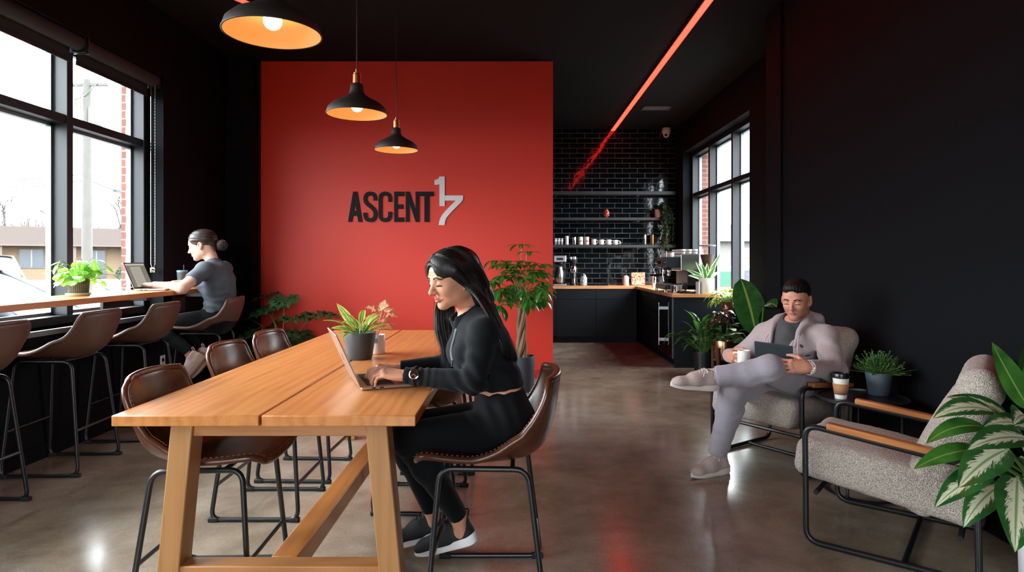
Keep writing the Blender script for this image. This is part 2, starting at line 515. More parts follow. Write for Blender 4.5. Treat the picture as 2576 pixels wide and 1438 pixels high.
M_brick = brick_mat('red exterior brick', (88, 48, 38), (98, 56, 46), (100, 92, 86), .2, .068, .007, .85, ('Y', 'Z'))
M_brickx = brick_mat('red exterior brick jamb', (88, 48, 38), (98, 56, 46), (100, 92, 86), .2, .068, .007, .85, ('X', 'Z'))

CEIL = 3.365
def struct(name, mb, m, **k):
    o = mb.build(name, m, smooth=False, **k); o['kind'] = 'structure'; return o
# ---------------------------------------------------------------- shell
LW, RW, KW, KB, BK = -3.0, 2.18, 2.55, 10.25, -3.6     # left wall, right wall, kitchen side wall, kitchen back wall, wall behind the camera
struct('floor', MB().box(LW - .2, KW + .2, BK - .2, KB + .2, -.12, 0), M_floor)
struct('ceiling', MB().box(LW - .3, KW + .3, BK - .2, KB + .2, CEIL, CEIL + .15), M_ceil)
SILL, HEAD = .81, 2.82
WY0, WY1 = .40, 5.40                                # left window run
mb = MB()
mb.box(LW - .26, LW, BK, WY1, -.1, SILL).box(LW - .26, LW, BK, WY1, HEAD, CEIL)
mb.box(LW - .26, LW, WY1, 6.9, -.1, CEIL).box(LW - .26, LW, BK, WY0, SILL, HEAD)
struct('wall_left', mb, M_black)
struct('wall_outer', MB().box(LW - .34, LW - .265, WY1 - .03, 7.2, -.4, 4.2).box(LW - .34, LW - .265, BK, WY1 - .03, -.4, SILL - .06).box(LW - .34, LW - .265, BK, WY1 - .03, HEAD + .04, 4.2), [M_brickx, M_brick])
struct('trim_1', MB().box(LW, -2.72, 6.55, 6.9, 0, CEIL), M_black)                   # black pier beside the red wall
struct('wall_red', MB().box(-2.72, .385, 6.76, 6.92, 0, CEIL), M_red)
struct('wall_kitchen_back', MB().box(-.2, KW + .2, KB, KB + .12, 0, CEIL), M_tile)
struct('wall_kitchen_left', MB().box(-.2, -.05, 6.92, KB, 0, CEIL), M_black)
mb = MB()
mb.box(RW, KW + .3, BK, 5.5, 0, CEIL)
struct('wall_right', mb, M_black)
struct('trim_2', MB().box(RW - .025, RW, 5.2, 5.5, 0, CEIL), M_black)
KS, KH, KY0, KY1 = .74, 2.90, 6.97, 9.76              # kitchen window
mb = MB()
mb.box(KW, KW + .26, 5.5, KY0, 0, CEIL).box(KW, KW + .26, KY1, KB, 0, CEIL).box(KW, KW + .26, KY0, KY1, 0, KS).box(KW, KW + .26, KY0, KY1, KH, CEIL)
struct('wall_kitchen_right', mb, M_black)
struct('wall_outer_right', MB().box(KW + .27, KW + .42, KY1 - .06, KB + .3, -.4, 4.2).box(KW + .27, KW + .42, KY0, KY1, -.4, KS - .05).box(KW + .27, KW + .42, KY0, KY1, KH, 4.2), M_brickx)
# wall behind the camera with a storefront opening
mb = MB()
mb.box(LW, RW, BK - .2, BK, 0, .8).box(LW, RW, BK - .2, BK, 2.5, CEIL).box(LW, -1.7, BK - .2, BK, .8, 2.5).box(.5, RW, BK - .2, BK, .8, 2.5)
struct('wall_behind', mb, M_black)
struct('baseboard_left', MB().box(LW, LW + .014, BK, 6.55, 0, .09), M_black, bev=.004)
struct('baseboard_right', MB().box(RW - .014, RW, BK, 5.2, 0, .09), M_black, bev=.004)
struct('baseboard_red', MB().box(-2.72, .385, 6.745, 6.76, 0, .09), mat('red skirting paint', (190, 30, 28), .4), bev=.004)

def window(name, axis_x, y0, y1, z0, z1, mull, transom, out, fw=.06, dp=.14):
    """framed glazing in a plane x = axis_x; mull: centre positions along y; out: -1 glass faces -x, +1 faces +x"""
    xa, xb = sorted((axis_x, axis_x + out * dp))
    mb = MB()
    mb.box(xa, xb, y0, y1, z0, z0 + fw).box(xa, xb, y0, y1, z1 - fw, z1)
    ys = [y0 + fw / 2] + list(mull) + [y1 - fw / 2]
    for y in ys: mb.box(xa, xb, y - fw / 2, y + fw / 2, z0 + fw, z1 - fw)
    xi0, xi1 = sorted((axis_x + out * .01, axis_x + out * (dp - .02)))
    zs = [z0 + fw]
    if transom:
        mb.box(xi0, xi1, y0, y1, transom - fw / 2, transom + fw / 2); zs.append(transom)
    zs.append(z1 - fw)
    o = struct(name, mb, M_frame, bev=.004)
    g = MB(); s = MB()
    gx = axis_x + out * dp * .62
    for a, b in zip(ys[:-1], ys[1:]):
        for c, d in zip(zs[:-1], zs[1:]):
            g.box(gx - .004, gx + .004, a + fw / 2, b - fw / 2, c, d)
            q = .022                                   # inner glazing bead around each pane
            c2 = c + (fw / 2 if c != zs[0] else 0); d2 = d - (fw / 2 if d != zs[-1] else 0)
            x1, x2 = sorted((gx + out * .012, gx + out * .05))
            s.box(x1, x2, a + fw / 2, a + fw / 2 + q, c2, d2).box(x1, x2, b - fw / 2 - q, b - fw / 2, c2, d2)
            s.box(x1, x2, a + fw / 2, b - fw / 2, c2, c2 + q).box(x1, x2, a + fw / 2, b - fw / 2, d2 - q, d2)
    p = g.build('glass_pane', M_glass, o, smooth=False)
    p = s.build('glazing_bead', mat('grey aluminium bead', (120, 128, 134), .4, .3), o, smooth=False)
    return o
window('window_1', LW - .13, WY0, WY1, SILL, HEAD, [1.67, 2.6, 3.53, 4.46], 2.235, -1)
window('window_2', KW + .13, KY0, KY1, KS, KH, [7.93, 8.87], 2.245, 1)
o = window('window_3', 0, -1.7, .5, .8, 2.5, [-.6], None, 1)
o.rotation_euler = (0, 0, PI / 2); o.location = (0, BK - .16, 0)     # storefront behind the camera
struct('trim_3', MB().box(LW - .13, LW + .025, WY0, WY1, SILL - .035, SILL), mat('grey painted sill', (112, 120, 126), .35), bev=.004)
struct('trim_4', MB().box(KW - .02, KW + .13, KY0, KY1, KS - .03, KS), mat('grey painted sill', (70, 78, 84), .35), bev=.004)
def portal(loc, rot, sx, sy):
    l = bpy.data.lights.new('window portal', 'AREA'); l.shape = 'RECTANGLE'; l.size = sx; l.size_y = sy
    l.cycles.is_portal = True
    o = bpy.data.objects.new('window_portal', l); col.objects.link(o); o.location = loc; o.rotation_euler = rot
    return o
portal((LW - .3, (WY0 + WY1) / 2, (SILL + HEAD) / 2), (0, -PI / 2, 0), HEAD - SILL, WY1 - WY0)
portal((KW + .3, (KY0 + KY1) / 2, (KS + KH) / 2), (0, PI / 2, 0), KH - KS, KY1 - KY0)
portal((-.6, BK - .25, 1.65), (PI / 2, 0, 0), 2.2, 1.7)

# ---------------------------------------------------------------- roller blinds on the left window
M_blind = mat('charcoal blind fabric', (40, 44, 49), .8, bump=.2, bscale=300)
M_steel = mat('brushed steel', (178, 180, 182), .28, 1.)
M_chrome = mat('chrome', (215, 216, 218), .08, 1.)
def roller_blind(y0, y1, label):
    t = thing('roller_blind', label, 'blind', (LW - .04, (y0 + y1) / 2, 2.76), group='roller blinds along the window head')
    mb = MB(); M = Matrix.Rotation(-PI / 2, 4, 'X')
    mb.lathe([(.052, 0), (.052, y1 - y0)], (LW - .06, y0, 2.765), 20, M)
    mb.build('roller', M_blind, t, world=True)
    MB().box(LW - .075, LW - .015, y0 - .01, y1 + .01, 2.812, 2.822).build('cassette', M_frame, t, world=True, smooth=False)
    MB().box(LW - .112, LW - .108, y0 + .02, y1 - .02, 2.655, 2.77).build('fabric', M_blind, t, world=True, smooth=False)
    MB().box(LW - .117, LW - .103, y0 + .02, y1 - .02, 2.63, 2.658).build('hem_bar', M_frame, t, world=True, smooth=False, bev=.003)
    for y in (y0 + .005, y1 - .005):
        MB().box(LW - .115, LW - .008, y - .004, y + .004, 2.70, 2.815).build('bracket', M_steel if y < y1 - .1 else M_frame, t, world=True, smooth=False)
    return t
roller_blind(4.47, 5.37, 'charcoal roller blind rolled up over the far window pane')
t2 = roller_blind(2.62, 4.44, 'charcoal roller blind rolled up over the near window pane')
t = thing('blind_chain', 'metal bead chain loop hanging beside the far window pane', 'chain', (LW - .06, 5.34, 1.2))
pts = [(LW - .075, 5.345, z) for z in np.linspace(2.73, 1.22, 60)] + [(LW - .058, 5.345, 1.17)] + [(LW - .04, 5.345, z) for z in np.linspace(1.22, 2.73, 60)]
mb = MB().tube(pts, .0028, 5)
for p in pts[::1]: mb.ball(p, .0042, 6)
mb.build('bead_chain', M_steel, t, world=True)
MB().box(LW - .078, LW - .037, 5.335, 5.358, 1.15, 1.19).ball((LW - .058, 5.33, 1.168), .016, 10).build('tensioner', M_chrome, t, world=True, bev=.003)

# ---------------------------------------------------------------- red LED lines, vent and security camera on the ceiling
M_led = mat('red LED diffuser', (255, 60, 40), .4, emit=(1., .016, .008), es=LED)
def led(name, a, b, label):
    a, b = V(a), V(b); t = thing(name, label, 'light', ((a.x + b.x) / 2, (a.y + b.y) / 2, CEIL), group='red LED light lines on the ceiling')
    MB().bar(a + V((0, 0, -.016)), b + V((0, 0, -.016)), .060, .028).build('diffuser', M_led, t, world=True, smooth=False)
    s = (b - a).normalized().cross(V((0, 0, 1)))
    mb = MB()
    for k in (-1, 1): mb.bar(a + s * (.034 * k) + V((0, 0, -.0125)), b + s * (.034 * k) + V((0, 0, -.0125)), .006, .023)
    mb.build('channel', M_frame, t, world=True, smooth=False)
led('light_line', (1.545, 1.6, CEIL), (1.545, KB - .02, CEIL), 'long red LED light line running along the ceiling to the kitchen')
led('light_line', (-2.45, 4.69, CEIL), (-2.08, 5.36, CEIL), 'short red LED light line on the ceiling behind the nearest pendant lamp')
t = thing('air_vent', 'dark slotted air vent in the ceiling beside the LED line', 'vent', (1.93, 8.8, CEIL))
MB().box(1.73, 2.13, 8.68, 8.70, CEIL - .013, CEIL - .001).box(1.73, 2.13, 8.90, 8.92, CEIL - .013, CEIL - .001).box(1.73, 1.75, 8.68, 8.92, CEIL - .013, CEIL - .001).box(2.11, 2.13, 8.68, 8.92, CEIL - .013, CEIL - .001).build('frame', mat('grey vent paint', (60, 62, 65), .5), t, world=True, smooth=False)
mb = MB()
for k in range(7): mb.bar((1.75, 8.715 + k * .028, CEIL - .006), (2.11, 8.715 + k * .028, CEIL - .006), .02, .002, (0, .5, 1))
mb.build('louvre', mat('grey vent paint', (60, 62, 65), .5), t, world=True, smooth=False)
p = at(1676, 338, 10.05)
t = thing('security_camera', 'small white dome security camera high in the kitchen corner', 'camera', p)
MB().lathe([(.062, .10), (.066, .06), (.06, .02), (.05, 0)], p, 20).build('housing', mat('white plastic', (225, 226, 226), .4), t, world=True)
MB().ball(p, (.05, .05, .052), 16).build('dome', mat('white plastic', (225, 226, 226), .4), t, world=True)
MB().ball(p + V((-.012, -.036, -.016)), (.024, .022, .024), 12).build('lens', mat('black lens', (6, 6, 8), .1), t, world=True)
MB().box(p.x - .03, p.x + .03, p.y - .02, KB, p.z + .06, p.z + .1).build('mount', mat('white plastic', (225, 226, 226), .4), t, world=True, bev=.008)

# ---------------------------------------------------------------- lettering on the red wall
YS = 6.752
def sx(px): return (px - VX) / FPX * 6.76
def sz(py): return EYE - (py - VY) / FPX * 6.76
def letter(parts, name, m, x0, x1, y0, y1, parent):
    """parts: closed outlines (u, v in 0..1, v up) that touch to form one glyph"""
    mb = MB()
    X0, X1, Z0, Z1 = sx(x0), sx(x1), sz(y1), sz(y0)
    F = Matrix(((1, 0, 0, 0), (0, 0, 1, 0), (0, 1, 0, 0), (0, 0, 0, 1)))
    for k, pp in enumerate(parts):
        F.translation = V((0, YS - .006 - .0002 * k, 0))
        mb.prism([(X0 + u * (X1 - X0), Z0 + v * (Z1 - Z0)) for u, v in pp], F, .014)
    return mb.build(name, m, parent, smooth=False, world=True)
def arcstroke(pts, w, asp):
    """stroke of width w (in u) around a polyline, asp = height/width of the glyph"""
    P = [V((u, v * asp)) for u, v in pts]; L, R = [], []
    for i, p in enumerate(P):
        d = (P[min(i + 1, len(P) - 1)] - P[max(i - 1, 0)]).normalized(); n = V((-d.y, d.x)) * w / 2
        L.append(p + n); R.append(p - n)
    out = []
    for i in range(len(P) - 1):
        out.append([(q.x, q.y / asp) for q in (L[i], L[i + 1], R[i + 1], R[i])])
    return out
sign = thing('wall_sign', 'black and white wall lettering reading ASCENT 17 on the red wall', 'sign', (sx(1020), YS, sz(525)))
M_let = mat('black sign letters', (9, 9, 10), .6, spec=.2)
M_letw = mat('white sign numerals', (226, 224, 222), .4)
A = 1.9
letter([[(0, 0), (.27, 0), (.64, 1), (.36, 1)], [(1, 0), (.72, 0), (.36, 1), (.64, 1)], [(.25, .2), (.75, .2), (.69, .37), (.31, .37)]], 'letter_a', M_let, 876, 912, 482, 558, sign)
Spts = [(.87, .70), (.86, .80), (.74, .895), (.5, .925), (.26, .895), (.14, .80), (.15, .69), (.27, .60), (.5, .52), (.73, .43), (.86, .33), (.87, .2), (.74, .1), (.5, .072), (.26, .1), (.14, .2), (.13, .31)]
letter(arcstroke([(p.x, p.y) for p in spline([(*q, 0) for q in Spts], 3)], .27, 2.1), 'letter_s', M_let, 915, 949, 481, 559, sign)
Cpts = [(.87, .66), (.86, .80), (.74, .895), (.5, .925), (.26, .895), (.14, .80), (.135, .5), (.14, .2), (.26, .1), (.5, .072), (.74, .1), (.86, .2), (.87, .34)]
letter(arcstroke([(p.x, p.y) for p in spline([(*q, 0) for q in Cpts], 3)], .27, 2.1), 'letter_c', M_let, 953, 986, 481, 559, sign)
letter([[(0, 0), (.33, 0), (.33, 1), (0, 1)], [(.33, 0), (1, 0), (1, .15), (.33, .15)], [(.33, .43), (.9, .43), (.9, .58), (.33, .58)], [(.33, .85), (1, .85), (1, 1), (.33, 1)]], 'letter_e', M_let, 992, 1017, 482, 558, sign)
letter([[(0, 0), (.27, 0), (.27, 1), (0, 1)], [(.73, 0), (1, 0), (1, 1), (.73, 1)], [(.27, 1), (.0, 1), (.73, 0), (1, 0)]], 'letter_n', M_let, 1021, 1055, 482, 558, sign)
letter([[(.32, 0), (.68, 0), (.68, .85), (.32, .85)], [(0, .85), (1, .85), (1, 1), (0, 1)]], 'letter_t', M_let, 1057, 1091, 482, 558, sign)
def pxletter(parts, name, m, parent):
    letter([[((x - 1000) / 100, 1 - (y - 400) / 100) for x, y in pp] for pp in parts], name, m, 1000, 1100, 400, 500, parent)
pxletter([[(1105.8, 444), (1119, 444), (1119, 518.3), (1105.8, 518.3)], [(1105.8, 447.5), (1105.8, 463), (1101, 464.6), (1093.4, 465), (1093.4, 453), (1098.5, 452), (1102.8, 449.5), (1106, 444)][::-1]], 'numeral_one', M_letw, sign)
ou = [(1165, 502.5), (1159, 510), (1146, 523), (1136, 533), (1128, 541.5), (1122.5, 549), (1120, 557), (1119, 566)]
inn = [(1146.5, 504.4), (1143, 508), (1133, 518), (1122, 529.5), (1114, 538.5), (1108.5, 547.5), (1105.3, 557), (1104.3, 566)]
pxletter([[(1119.2, 491.7), (1165, 491.7), (1165, 502.5), (1146.5, 504.4), (1119.2, 504.4)]] + [[ou[k], ou[k + 1], inn[k + 1], inn[k]] for k in range(7)], 'numeral_seven', M_letw, sign)

# ---------------------------------------------------------------- socket under the counter
t = thing('power_outlet', 'small white power outlet on the black wall under the window counter', 'outlet', (LW + .001, 5.38, .36))
MB().box(LW + .0005, LW + .008, 5.345, 5.415, .33, .45).build('cover_plate', mat('white plastic', (225, 226, 226), .4), t, world=True, smooth=False, bev=.003)
for z in (.36, .41): MB().box(LW + .008, LW + .010, 5.365, 5.395, z - .014, z + .014).build('socket', M_lens if 0 else mat('black lens', (6, 6, 8), .1), t, world=True, smooth=False)
# ================================================================ communal oak table
M_oak = wood('oiled oak', (168, 99, 50), (200, 132, 74), 'Y', .30, grain=.45)
M_oakx = wood('oiled oak across', (150, 96, 54), (176, 120, 72), 'X', .42, grain=.45)
M_oakz = wood('oiled oak leg', (140, 96, 54), (168, 120, 72), 'Z', .45, grain=.5)
TT = .75
tb = thing('dining_table', 'long oak communal table with trestle legs, a woman typing at its near corner', 'table', (-.818, 3.3, 0))
for x0, x1 in ((-1.308, -.8325), (-.8235, -.327)):
    MB().box(x0, x1, 2.051, 4.58, TT - .035, TT).build('tabletop_plank', M_oak, tb, world=True, bev=.003)
for y in (2.12, 4.47):
    MB().bar((-1.10, y, .6925), (-.46, y, .6925), .045, .043).build('apron', M_oakx, tb, world=True, bev=.003)
for x in (-1.02, -.54):
    MB().bar((x, 2.15, .69), (x, 4.45, .69), .045, .045).build('side_rail', M_oak, tb, world=True, bev=.003)
def tleg(xt, xb, y):
    mb = MB(); w, d = .072, .085
    vs = [(xb + sx_ * w / 2, y + sy_ * d / 2, 0) for sx_, sy_ in ((-1, -1), (1, -1), (1, 1), (-1, 1))] + [(xt + sx_ * w / 2, y + sy_ * d / 2, TT - .036) for sx_, sy_ in ((-1, -1), (1, -1), (1, 1), (-1, 1))]
    mb.add(vs, [(3, 2, 1, 0), (4, 5, 6, 7), (0, 1, 5, 4), (1, 2, 6, 5), (2, 3, 7, 6), (3, 0, 4, 7)])
    mb.build('leg', M_oakz, tb, world=True, bev=.004)
for y in (2.125, 4.47):
    tleg(-1.098, -1.165, y); tleg(-.462, -.395, y)
    MB().bar((-1.12, y, .208), (-.44, y, .208), .07, .075).build('crossbar', M_oakx, tb, world=True, bev=.004)
MB().bar((-.79, 2.16, .208), (-.79, 4.44, .208), .09, .075).build('stretcher', M_oak, tb, world=True, bev=.004)

# ================================================================ leather chairs and bar stools
def leather(name, c1, c2, rough=.38):
    m, nt, b = new_mat(name)
    v = coords(nt)
    n1 = noise(nt, v, 5, 5, .6); n2 = noise(nt, v, 220, 3, .6)
    c = ramp(nt, n1, [(.3, lin(c1)), (.7, lin(c2))]); nt.links.new(c, b.inputs['Base Color'])
    b.inputs['Roughness'].default_value = rough; bump(nt, b, n2, .12, .003)
    return m
M_lea = leather('brown leather', (62, 33, 20), (92, 51, 31), .27)
M_leas = leather('brown suede leather', (76, 49, 36), (94, 63, 47), .48)
M_st = mat('tan stitching', (122, 82, 58), .7)
M_iron = mat('black powder coated steel', (20, 22, 25), .38)
def shell_fn(dz, bk=1.):
    prof = spline([(.245, 0, .510), (.215, 0, .532), (.10, 0, .522), (-.05, 0, .508), (-.145, 0, .518), (-.205, 0, .555), (-.238, 0, .555 + .065 * bk), (-.258, 0, .555 + .155 * bk), (-.272, 0, .555 + .253 * bk)], 6)
    Ls = [0.]
    for a, b in zip(prof[:-1], prof[1:]): Ls.append(Ls[-1] + (b - a).length)
    tot = Ls[-1]
    def pt(t):
        d = t * tot
        for i in range(len(prof) - 1):
            if Ls[i + 1] >= d - 1e-9:
                q = (d - Ls[i]) / max(1e-9, Ls[i + 1] - Ls[i]); return prof[i].lerp(prof[i + 1], q)
        return prof[-1]
    def fn(u, v):
        e = .012
        p = pt(v); tg = (pt(min(1, v + e)) - pt(max(0, v - e))).normalized()
        tw = (pt(min(1, v + .22)) - pt(max(0, v - .22))).normalized(); nrm = V((tw.z, 0, -tw.x))
        w = lerp(.205, .238, min(1, v * 3.2)) if v < .45 else lerp(.238, .212, ((v - .45) / .55) ** 1.3)
        s = 2 * u - 1
        # rounded corners at the front of the seat and the top of the back
        rc = 1.
        if v < .10: rc = lerp(.84, 1, math.sqrt(max(0, 1 - (1 - v / .10) ** 2)))
        if v > .92: rc = lerp(.86, 1, math.sqrt(max(0, 1 - ((v - .92) / .08) ** 2)))
        sm_ = lambda a, b: (lambda q: q * q * (3 - 2 * q))(min(1, max(0, (v - a) / (b - a))))
        lift = (abs(s) ** 2.4) * (.020 + .030 * math.exp(-((v - .54) / .24) ** 2) + .058 * sm_(.25, .62) * (1 - .62 * sm_(.66, 1.)))
        crown = (.016 * (1 - s * s)) if v > .93 else 0
        return p + V((0, s * w * rc, 0)) + nrm * lift + tg * (crown * (v - .93) / .07 if v > .93 else 0) + V((0, 0, dz))
    return fn
def make_seat(name, label, cat, group, dz, mseat, loc, rz):
    t = thing(name, label, cat, loc, rz, group)
    fn = shell_fn(dz, .82 if dz > .05 else 1.)
    MB().grid(fn, 18, 40).build('seat_shell', mseat, t, solid=.022, angle=60, sub=1)
    # edge piping with raised stitches all round
    loop = [fn(0, k / 40) for k in range(1, 41)] + [fn(k / 14, 1) for k in range(1, 14)] + [fn(1, 1 - k / 40) for k in range(0, 40)] + [fn(1 - k / 14, 0) for k in range(0, 15)]
    c0 = V((-.02, 0, .72 + dz))
    MB().tube([fn(k / 16, .50) + V((.0105 * -.75, 0, .0105 * -.75)) for k in range(17)], .0022, 6).build('back_seam', mseat, t)
    MB().tube(loop, .0125, 12, closed=True).build('edge_piping', mseat, t)
    mb = MB(); acc = 0.
    for a, b in zip(loop, loop[1:] + loop[:1]):
        L = (b - a).length; nst = max(1, int(L / .012))
        d = (b - a).normalized()
        for q in range(nst):
            p = a.lerp(b, (q + .5) / nst)
            inw = V((0, -p.y, 0)); inw = inw - d * inw.dot(d)
            if inw.length < .02: inw = (c0 - p) - d * (c0 - p).dot(d)
            o = inw.normalized() * .011
            nn = d.cross(o).normalized()
            for sg in (1, -1): mb.bar(p + o - d * .004 + nn * (.0122 * sg), p + o + d * .004 + nn * (.0122 * sg), .0022, .0020, nn)
    mb.build('stitching', M_st, t, smooth=False)
    h = .497 + dz
    k = dz / .497 * .02
    for sgn in (-1, 1):
        yb, yt = .205 * sgn + k * sgn, .165 * sgn
        path = rounded([(.205 + k, yb, .011), (.165, yt, h), (-.155, yt, h - .004), (-.215 - k, yb, .011)], .05, 6, closed=True)
        MB().tube(path, .0105, 10, closed=True).build('leg_frame', M_iron, t)
        for x in (.188 + k, -.198 - k):
            MB().box(x - .028, x + .022, yb - .013, yb + .013, 0, .022).build('foot_pad', mat('black rubber', (14, 14, 15), .7), t, bev=.005)
    zc = .17 if dz < .05 else .26
    for xb, xt in ((.205 + k, .165), (-.215 - k, -.155)):
        f = (zc - .011) / (h - .011); x = lerp(xb, xt, f); y = lerp(.205 + k, .165, f)
        MB().tube([(x, -y, zc), (x, y, zc)], .0085, 8).build('crossbar', M_iron, t)
    for x in (.10, -.10):
        MB().tube([(x, -.165, h - .002), (x, .165, h - .002)], .009, 8).build('seat_rail', M_iron, t)
    return t
gch = 'leather bucket chairs around the oak table'
ch = make_seat('leather_chair', 'brown leather chair the long-haired woman in black sits on', 'chair', gch, 0., M_lea, (-.115, 2.47, 0), PI)
for x, y, a, lab in ((-1.158, 2.45, .03, 'brown leather chair at the near left corner of the oak table, seat in view'),
                     (-1.25, 3.25, 0., 'brown leather chair in the middle of the left side of the oak table'),
                     (-1.245, 3.78, -.03, 'brown leather chair at the far left of the oak table, nearest the ferny floor plant'),
                     (-.50, 3.32, PI - .04, 'brown leather chair pushed under the table just behind the woman in black'),
                     (-.47, 3.92, PI, 'brown leather chair on the right of the table, farthest behind the woman in black')):
    copy_tree(ch, None, (x, y, 0), a, lab)
gst = 'leather bar stools along the window counter'
st = make_seat('bar_stool', 'brown leather bar stool cut off by the left edge of the picture', 'bar stool', gst, .165, M_leas, (-2.765, 3.10, 0), PI)
for x, y, a, lab in ((-2.765, 3.87, PI + .06, 'empty brown bar stool in front of the potted plant on the window counter'),
                     (-2.76, 4.58, PI + .06, 'empty brown bar stool directly next to the seated woman in the grey T-shirt'),
                     (-2.585, 5.30, PI + .12, 'brown bar stool the woman in the grey T-shirt sits on')):
    copy_tree(st, None, (x, y, 0), a, lab)

# ================================================================ window counter
ct = thing('window_counter', 'long oak counter running along the window at bar height', 'counter', (-2.9, 2, 0))
MB().box(LW + .005, -2.615, .45, 4.30, .985, 1.022).build('counter_top', wood('counter oak', (172, 100, 54), (214, 142, 90), 'Y', .3), ct, world=True, bev=.003)
MB().box(LW + .005, -2.615, 4.302, 5.72, .985, 1.022).build('counter_top', wood('counter oak', (172, 100, 54), (214, 142, 90), 'Y', .3), ct, world=True, bev=.003)
for y in (1.6, 3.3, 4.75):
    MB().box(LW + .004, LW + .03, y - .18, y + .18, .90, .984).box(LW + .03, -2.75, y - .02, y + .02, .95, .984).build('bracket', M_iron, ct, world=True, bev=.003)
MB().box(LW + .004, -2.7, 5.62, 5.66, .93, .984).box(LW + .004, LW + .03, 5.5, 5.70, .80, .984).build('bracket', M_iron, ct, world=True, bev=.003)

# ================================================================ pendant lamps over the table
M_pend = mat('dark bronze lamp paint', (44, 34, 30), .55, bump=.1, bscale=300)
M_pin = mat('lamp inner enamel', (232, 184, 126), .4)
M_cop = mat('brushed copper', (200, 128, 84), .3, 1.)
M_bulb = mat('lit bulb', (255, 240, 210), .4, emit=(1., .70, .38), es=BULB)
def pendant(x, y, z, label):
    t = thing('pendant_lamp', label, 'lamp', (x, y, z), group='dark pendant lamps hung over the oak table')
    R = .155
    prof = [(R, 0), (R * .985, .012), (R * .95, .030), (R * .78, .055), (R * .5, .078), (.052, .094), (.040, .105), (.036, .122), (.033, .15), (.024, .158)]
    MB().lathe(prof, (0, 0, 0), 48, cap=False).build('lamp_shade', M_pend, t, angle=60)
    pin = [(r - .003, zz - .002) for r, zz in prof[:-3]] + [(.03, .118), (0, .12)]
    MB().lathe([(R, 0), (R - .003, -.001)] + pin[1:], (0, 0, 0), 48, cap=False).build('shade_lining', M_pin, t, angle=60)
    MB().tube([(R * math.cos(a), R * math.sin(a), 0) for a in np.linspace(0, 2 * PI, 49)[:-1]], .003, 6, closed=True).build('rim', M_pend, t)
    MB().lathe([(.0, .157), (.021, .157), (.021, .204), (.018, .207), (.018, .214), (.008, .216), (.008, .232), (.004, .235)], (0, 0, 0), 24).build('socket_cap', M_cop, t, angle=30)
    MB().tube([(0, 0, .23), (0, 0, CEIL - z - .028)], .0032, 8).build('cord', M_iron, t)
    MB().lathe([(.05, CEIL - z - .026), (.05, CEIL - z - .004), (.045, CEIL - z - .0015)], (0, 0, 0), 24).build('ceiling_rose', M_iron, t)
    MB().lathe([(0, .012), (.012, .0135), (.022, .02), (.028, .03), (.03, .042), (.028, .054), (.022, .066), (.016, .078), (.014, .11)], (0, 0, 0), 20, cap=False).build('bulb', M_bulb, t)
    return t
for px, py, Y, lab in ((686, 84, 2.09, 'dark pendant lamp nearest the camera, cut by the top of the picture'),
                       (898, 287, 3.30, 'middle dark pendant lamp with copper cap hanging on a cord'),
                       (997, 377, 4.55, 'smallest and farthest dark pendant lamp hanging above the sign')):
    p = at(px, py, Y); pendant(p.x, p.y, p.z, lab)
# ================================================================ outside
GZ = -.28
M_asph = mat('pale asphalt', (72, 72, 72), .9, var=.08, vscale=1.5)
M_conc = mat('kerb concrete', (88, 86, 84), .9, var=.06)
M_grass = mat('winter grass', (72, 76, 50), .95, var=.2, vscale=3)
struct('ground', MB().box(-160, LW - .43, -60, 160, GZ - .3, GZ).box(KW + .43, 160, -60, 160, GZ - .3, GZ).box(LW - .43, KW + .43, 10.6, 160, GZ - .3, GZ).box(LW - .43, KW + .43, -60, BK - .3, GZ - .3, GZ), M_asph)
struct('ground_grass', MB().box(-60, -22, 36, 46.5, GZ, GZ + .06).box(9, 40, 19, 21, GZ, GZ + .05), M_grass)
struct('ground_kerb', MB().box(-60, -20, 33, 36, GZ, GZ + .1).box(-9.5, -9.2, -10, 60, GZ, GZ + .1), M_conc)
# --- long low building across the street
M_cream = brick_mat('cream brick', (82, 65, 46), (87, 70, 50), (90, 78, 64), .3, .1, .012, .9, ('X', 'Z'))
M_roofb = mat('brown fascia cladding', (57, 49, 46), .9, var=.08, vscale=30)
M_pane = mat('dark shop glass', (40, 48, 56), .3)
M_white = mat('white painted metal', (100, 100, 99), .4)
M_brown = mat('brown metal trim', (58, 45, 40), .6)
A0, A1 = V((-46.5, 45.2, GZ)), V((-26.4, 60.5, GZ))
u = (A1 - A0).normalized(); n = V((u.y, -u.x, 0)); ang = math.atan2(u.y, u.x)
bl = thing('building', 'low cream brick building with a brown fascia across the street', 'building', A0, ang)
Lb = (A1 - A0).length
MB().box(-8, Lb, 0, 9, 0, 2.75).build('wall', M_cream, bl, smooth=False)
MB().box(-9, Lb + 1, -1.3, 10, 2.75, 4.2).build('fascia', M_roofb, bl, smooth=False)
MB().box(-9, Lb + 1, -1.32, -1.1, 2.68, 2.78).build('gutter', M_brown, bl, smooth=False)
for x in (1.2, 7.5, 12.2, 15.9):
    MB().box(x, x + .25, -1.1, -.9, 0, 2.7).build('post', M_brown, bl, smooth=False)
def shopwin(x0, x1, z0, z1, nm='window'):
    f = MB().box(x0, x1, -.06, .02, z0, z1).build(nm, M_brown, bl, smooth=False)
    MB().box(x0 + .1, x1 - .1, -.08, -.05, z0 + .1, z1 - .1).build('glass_pane', M_pane, f, smooth=False)
    MB().box((x0 + x1) / 2 - .04, (x0 + x1) / 2 + .04, -.1, -.05, z0 + .1, z1 - .1).build('mullion', M_white, f, smooth=False)
shopwin(-6, -.4, .5, 2.4); shopwin(8.7, 10.4, .9, 2.5); shopwin(13.2, 14.6, .05, 2.45, 'door'); shopwin(16.6, 18.6, .3, 2.5)
MB().box(13.9, 14.6, -.25, .0, 2.5, 2.72).build('wall_lamp', M_brown, bl, smooth=False)
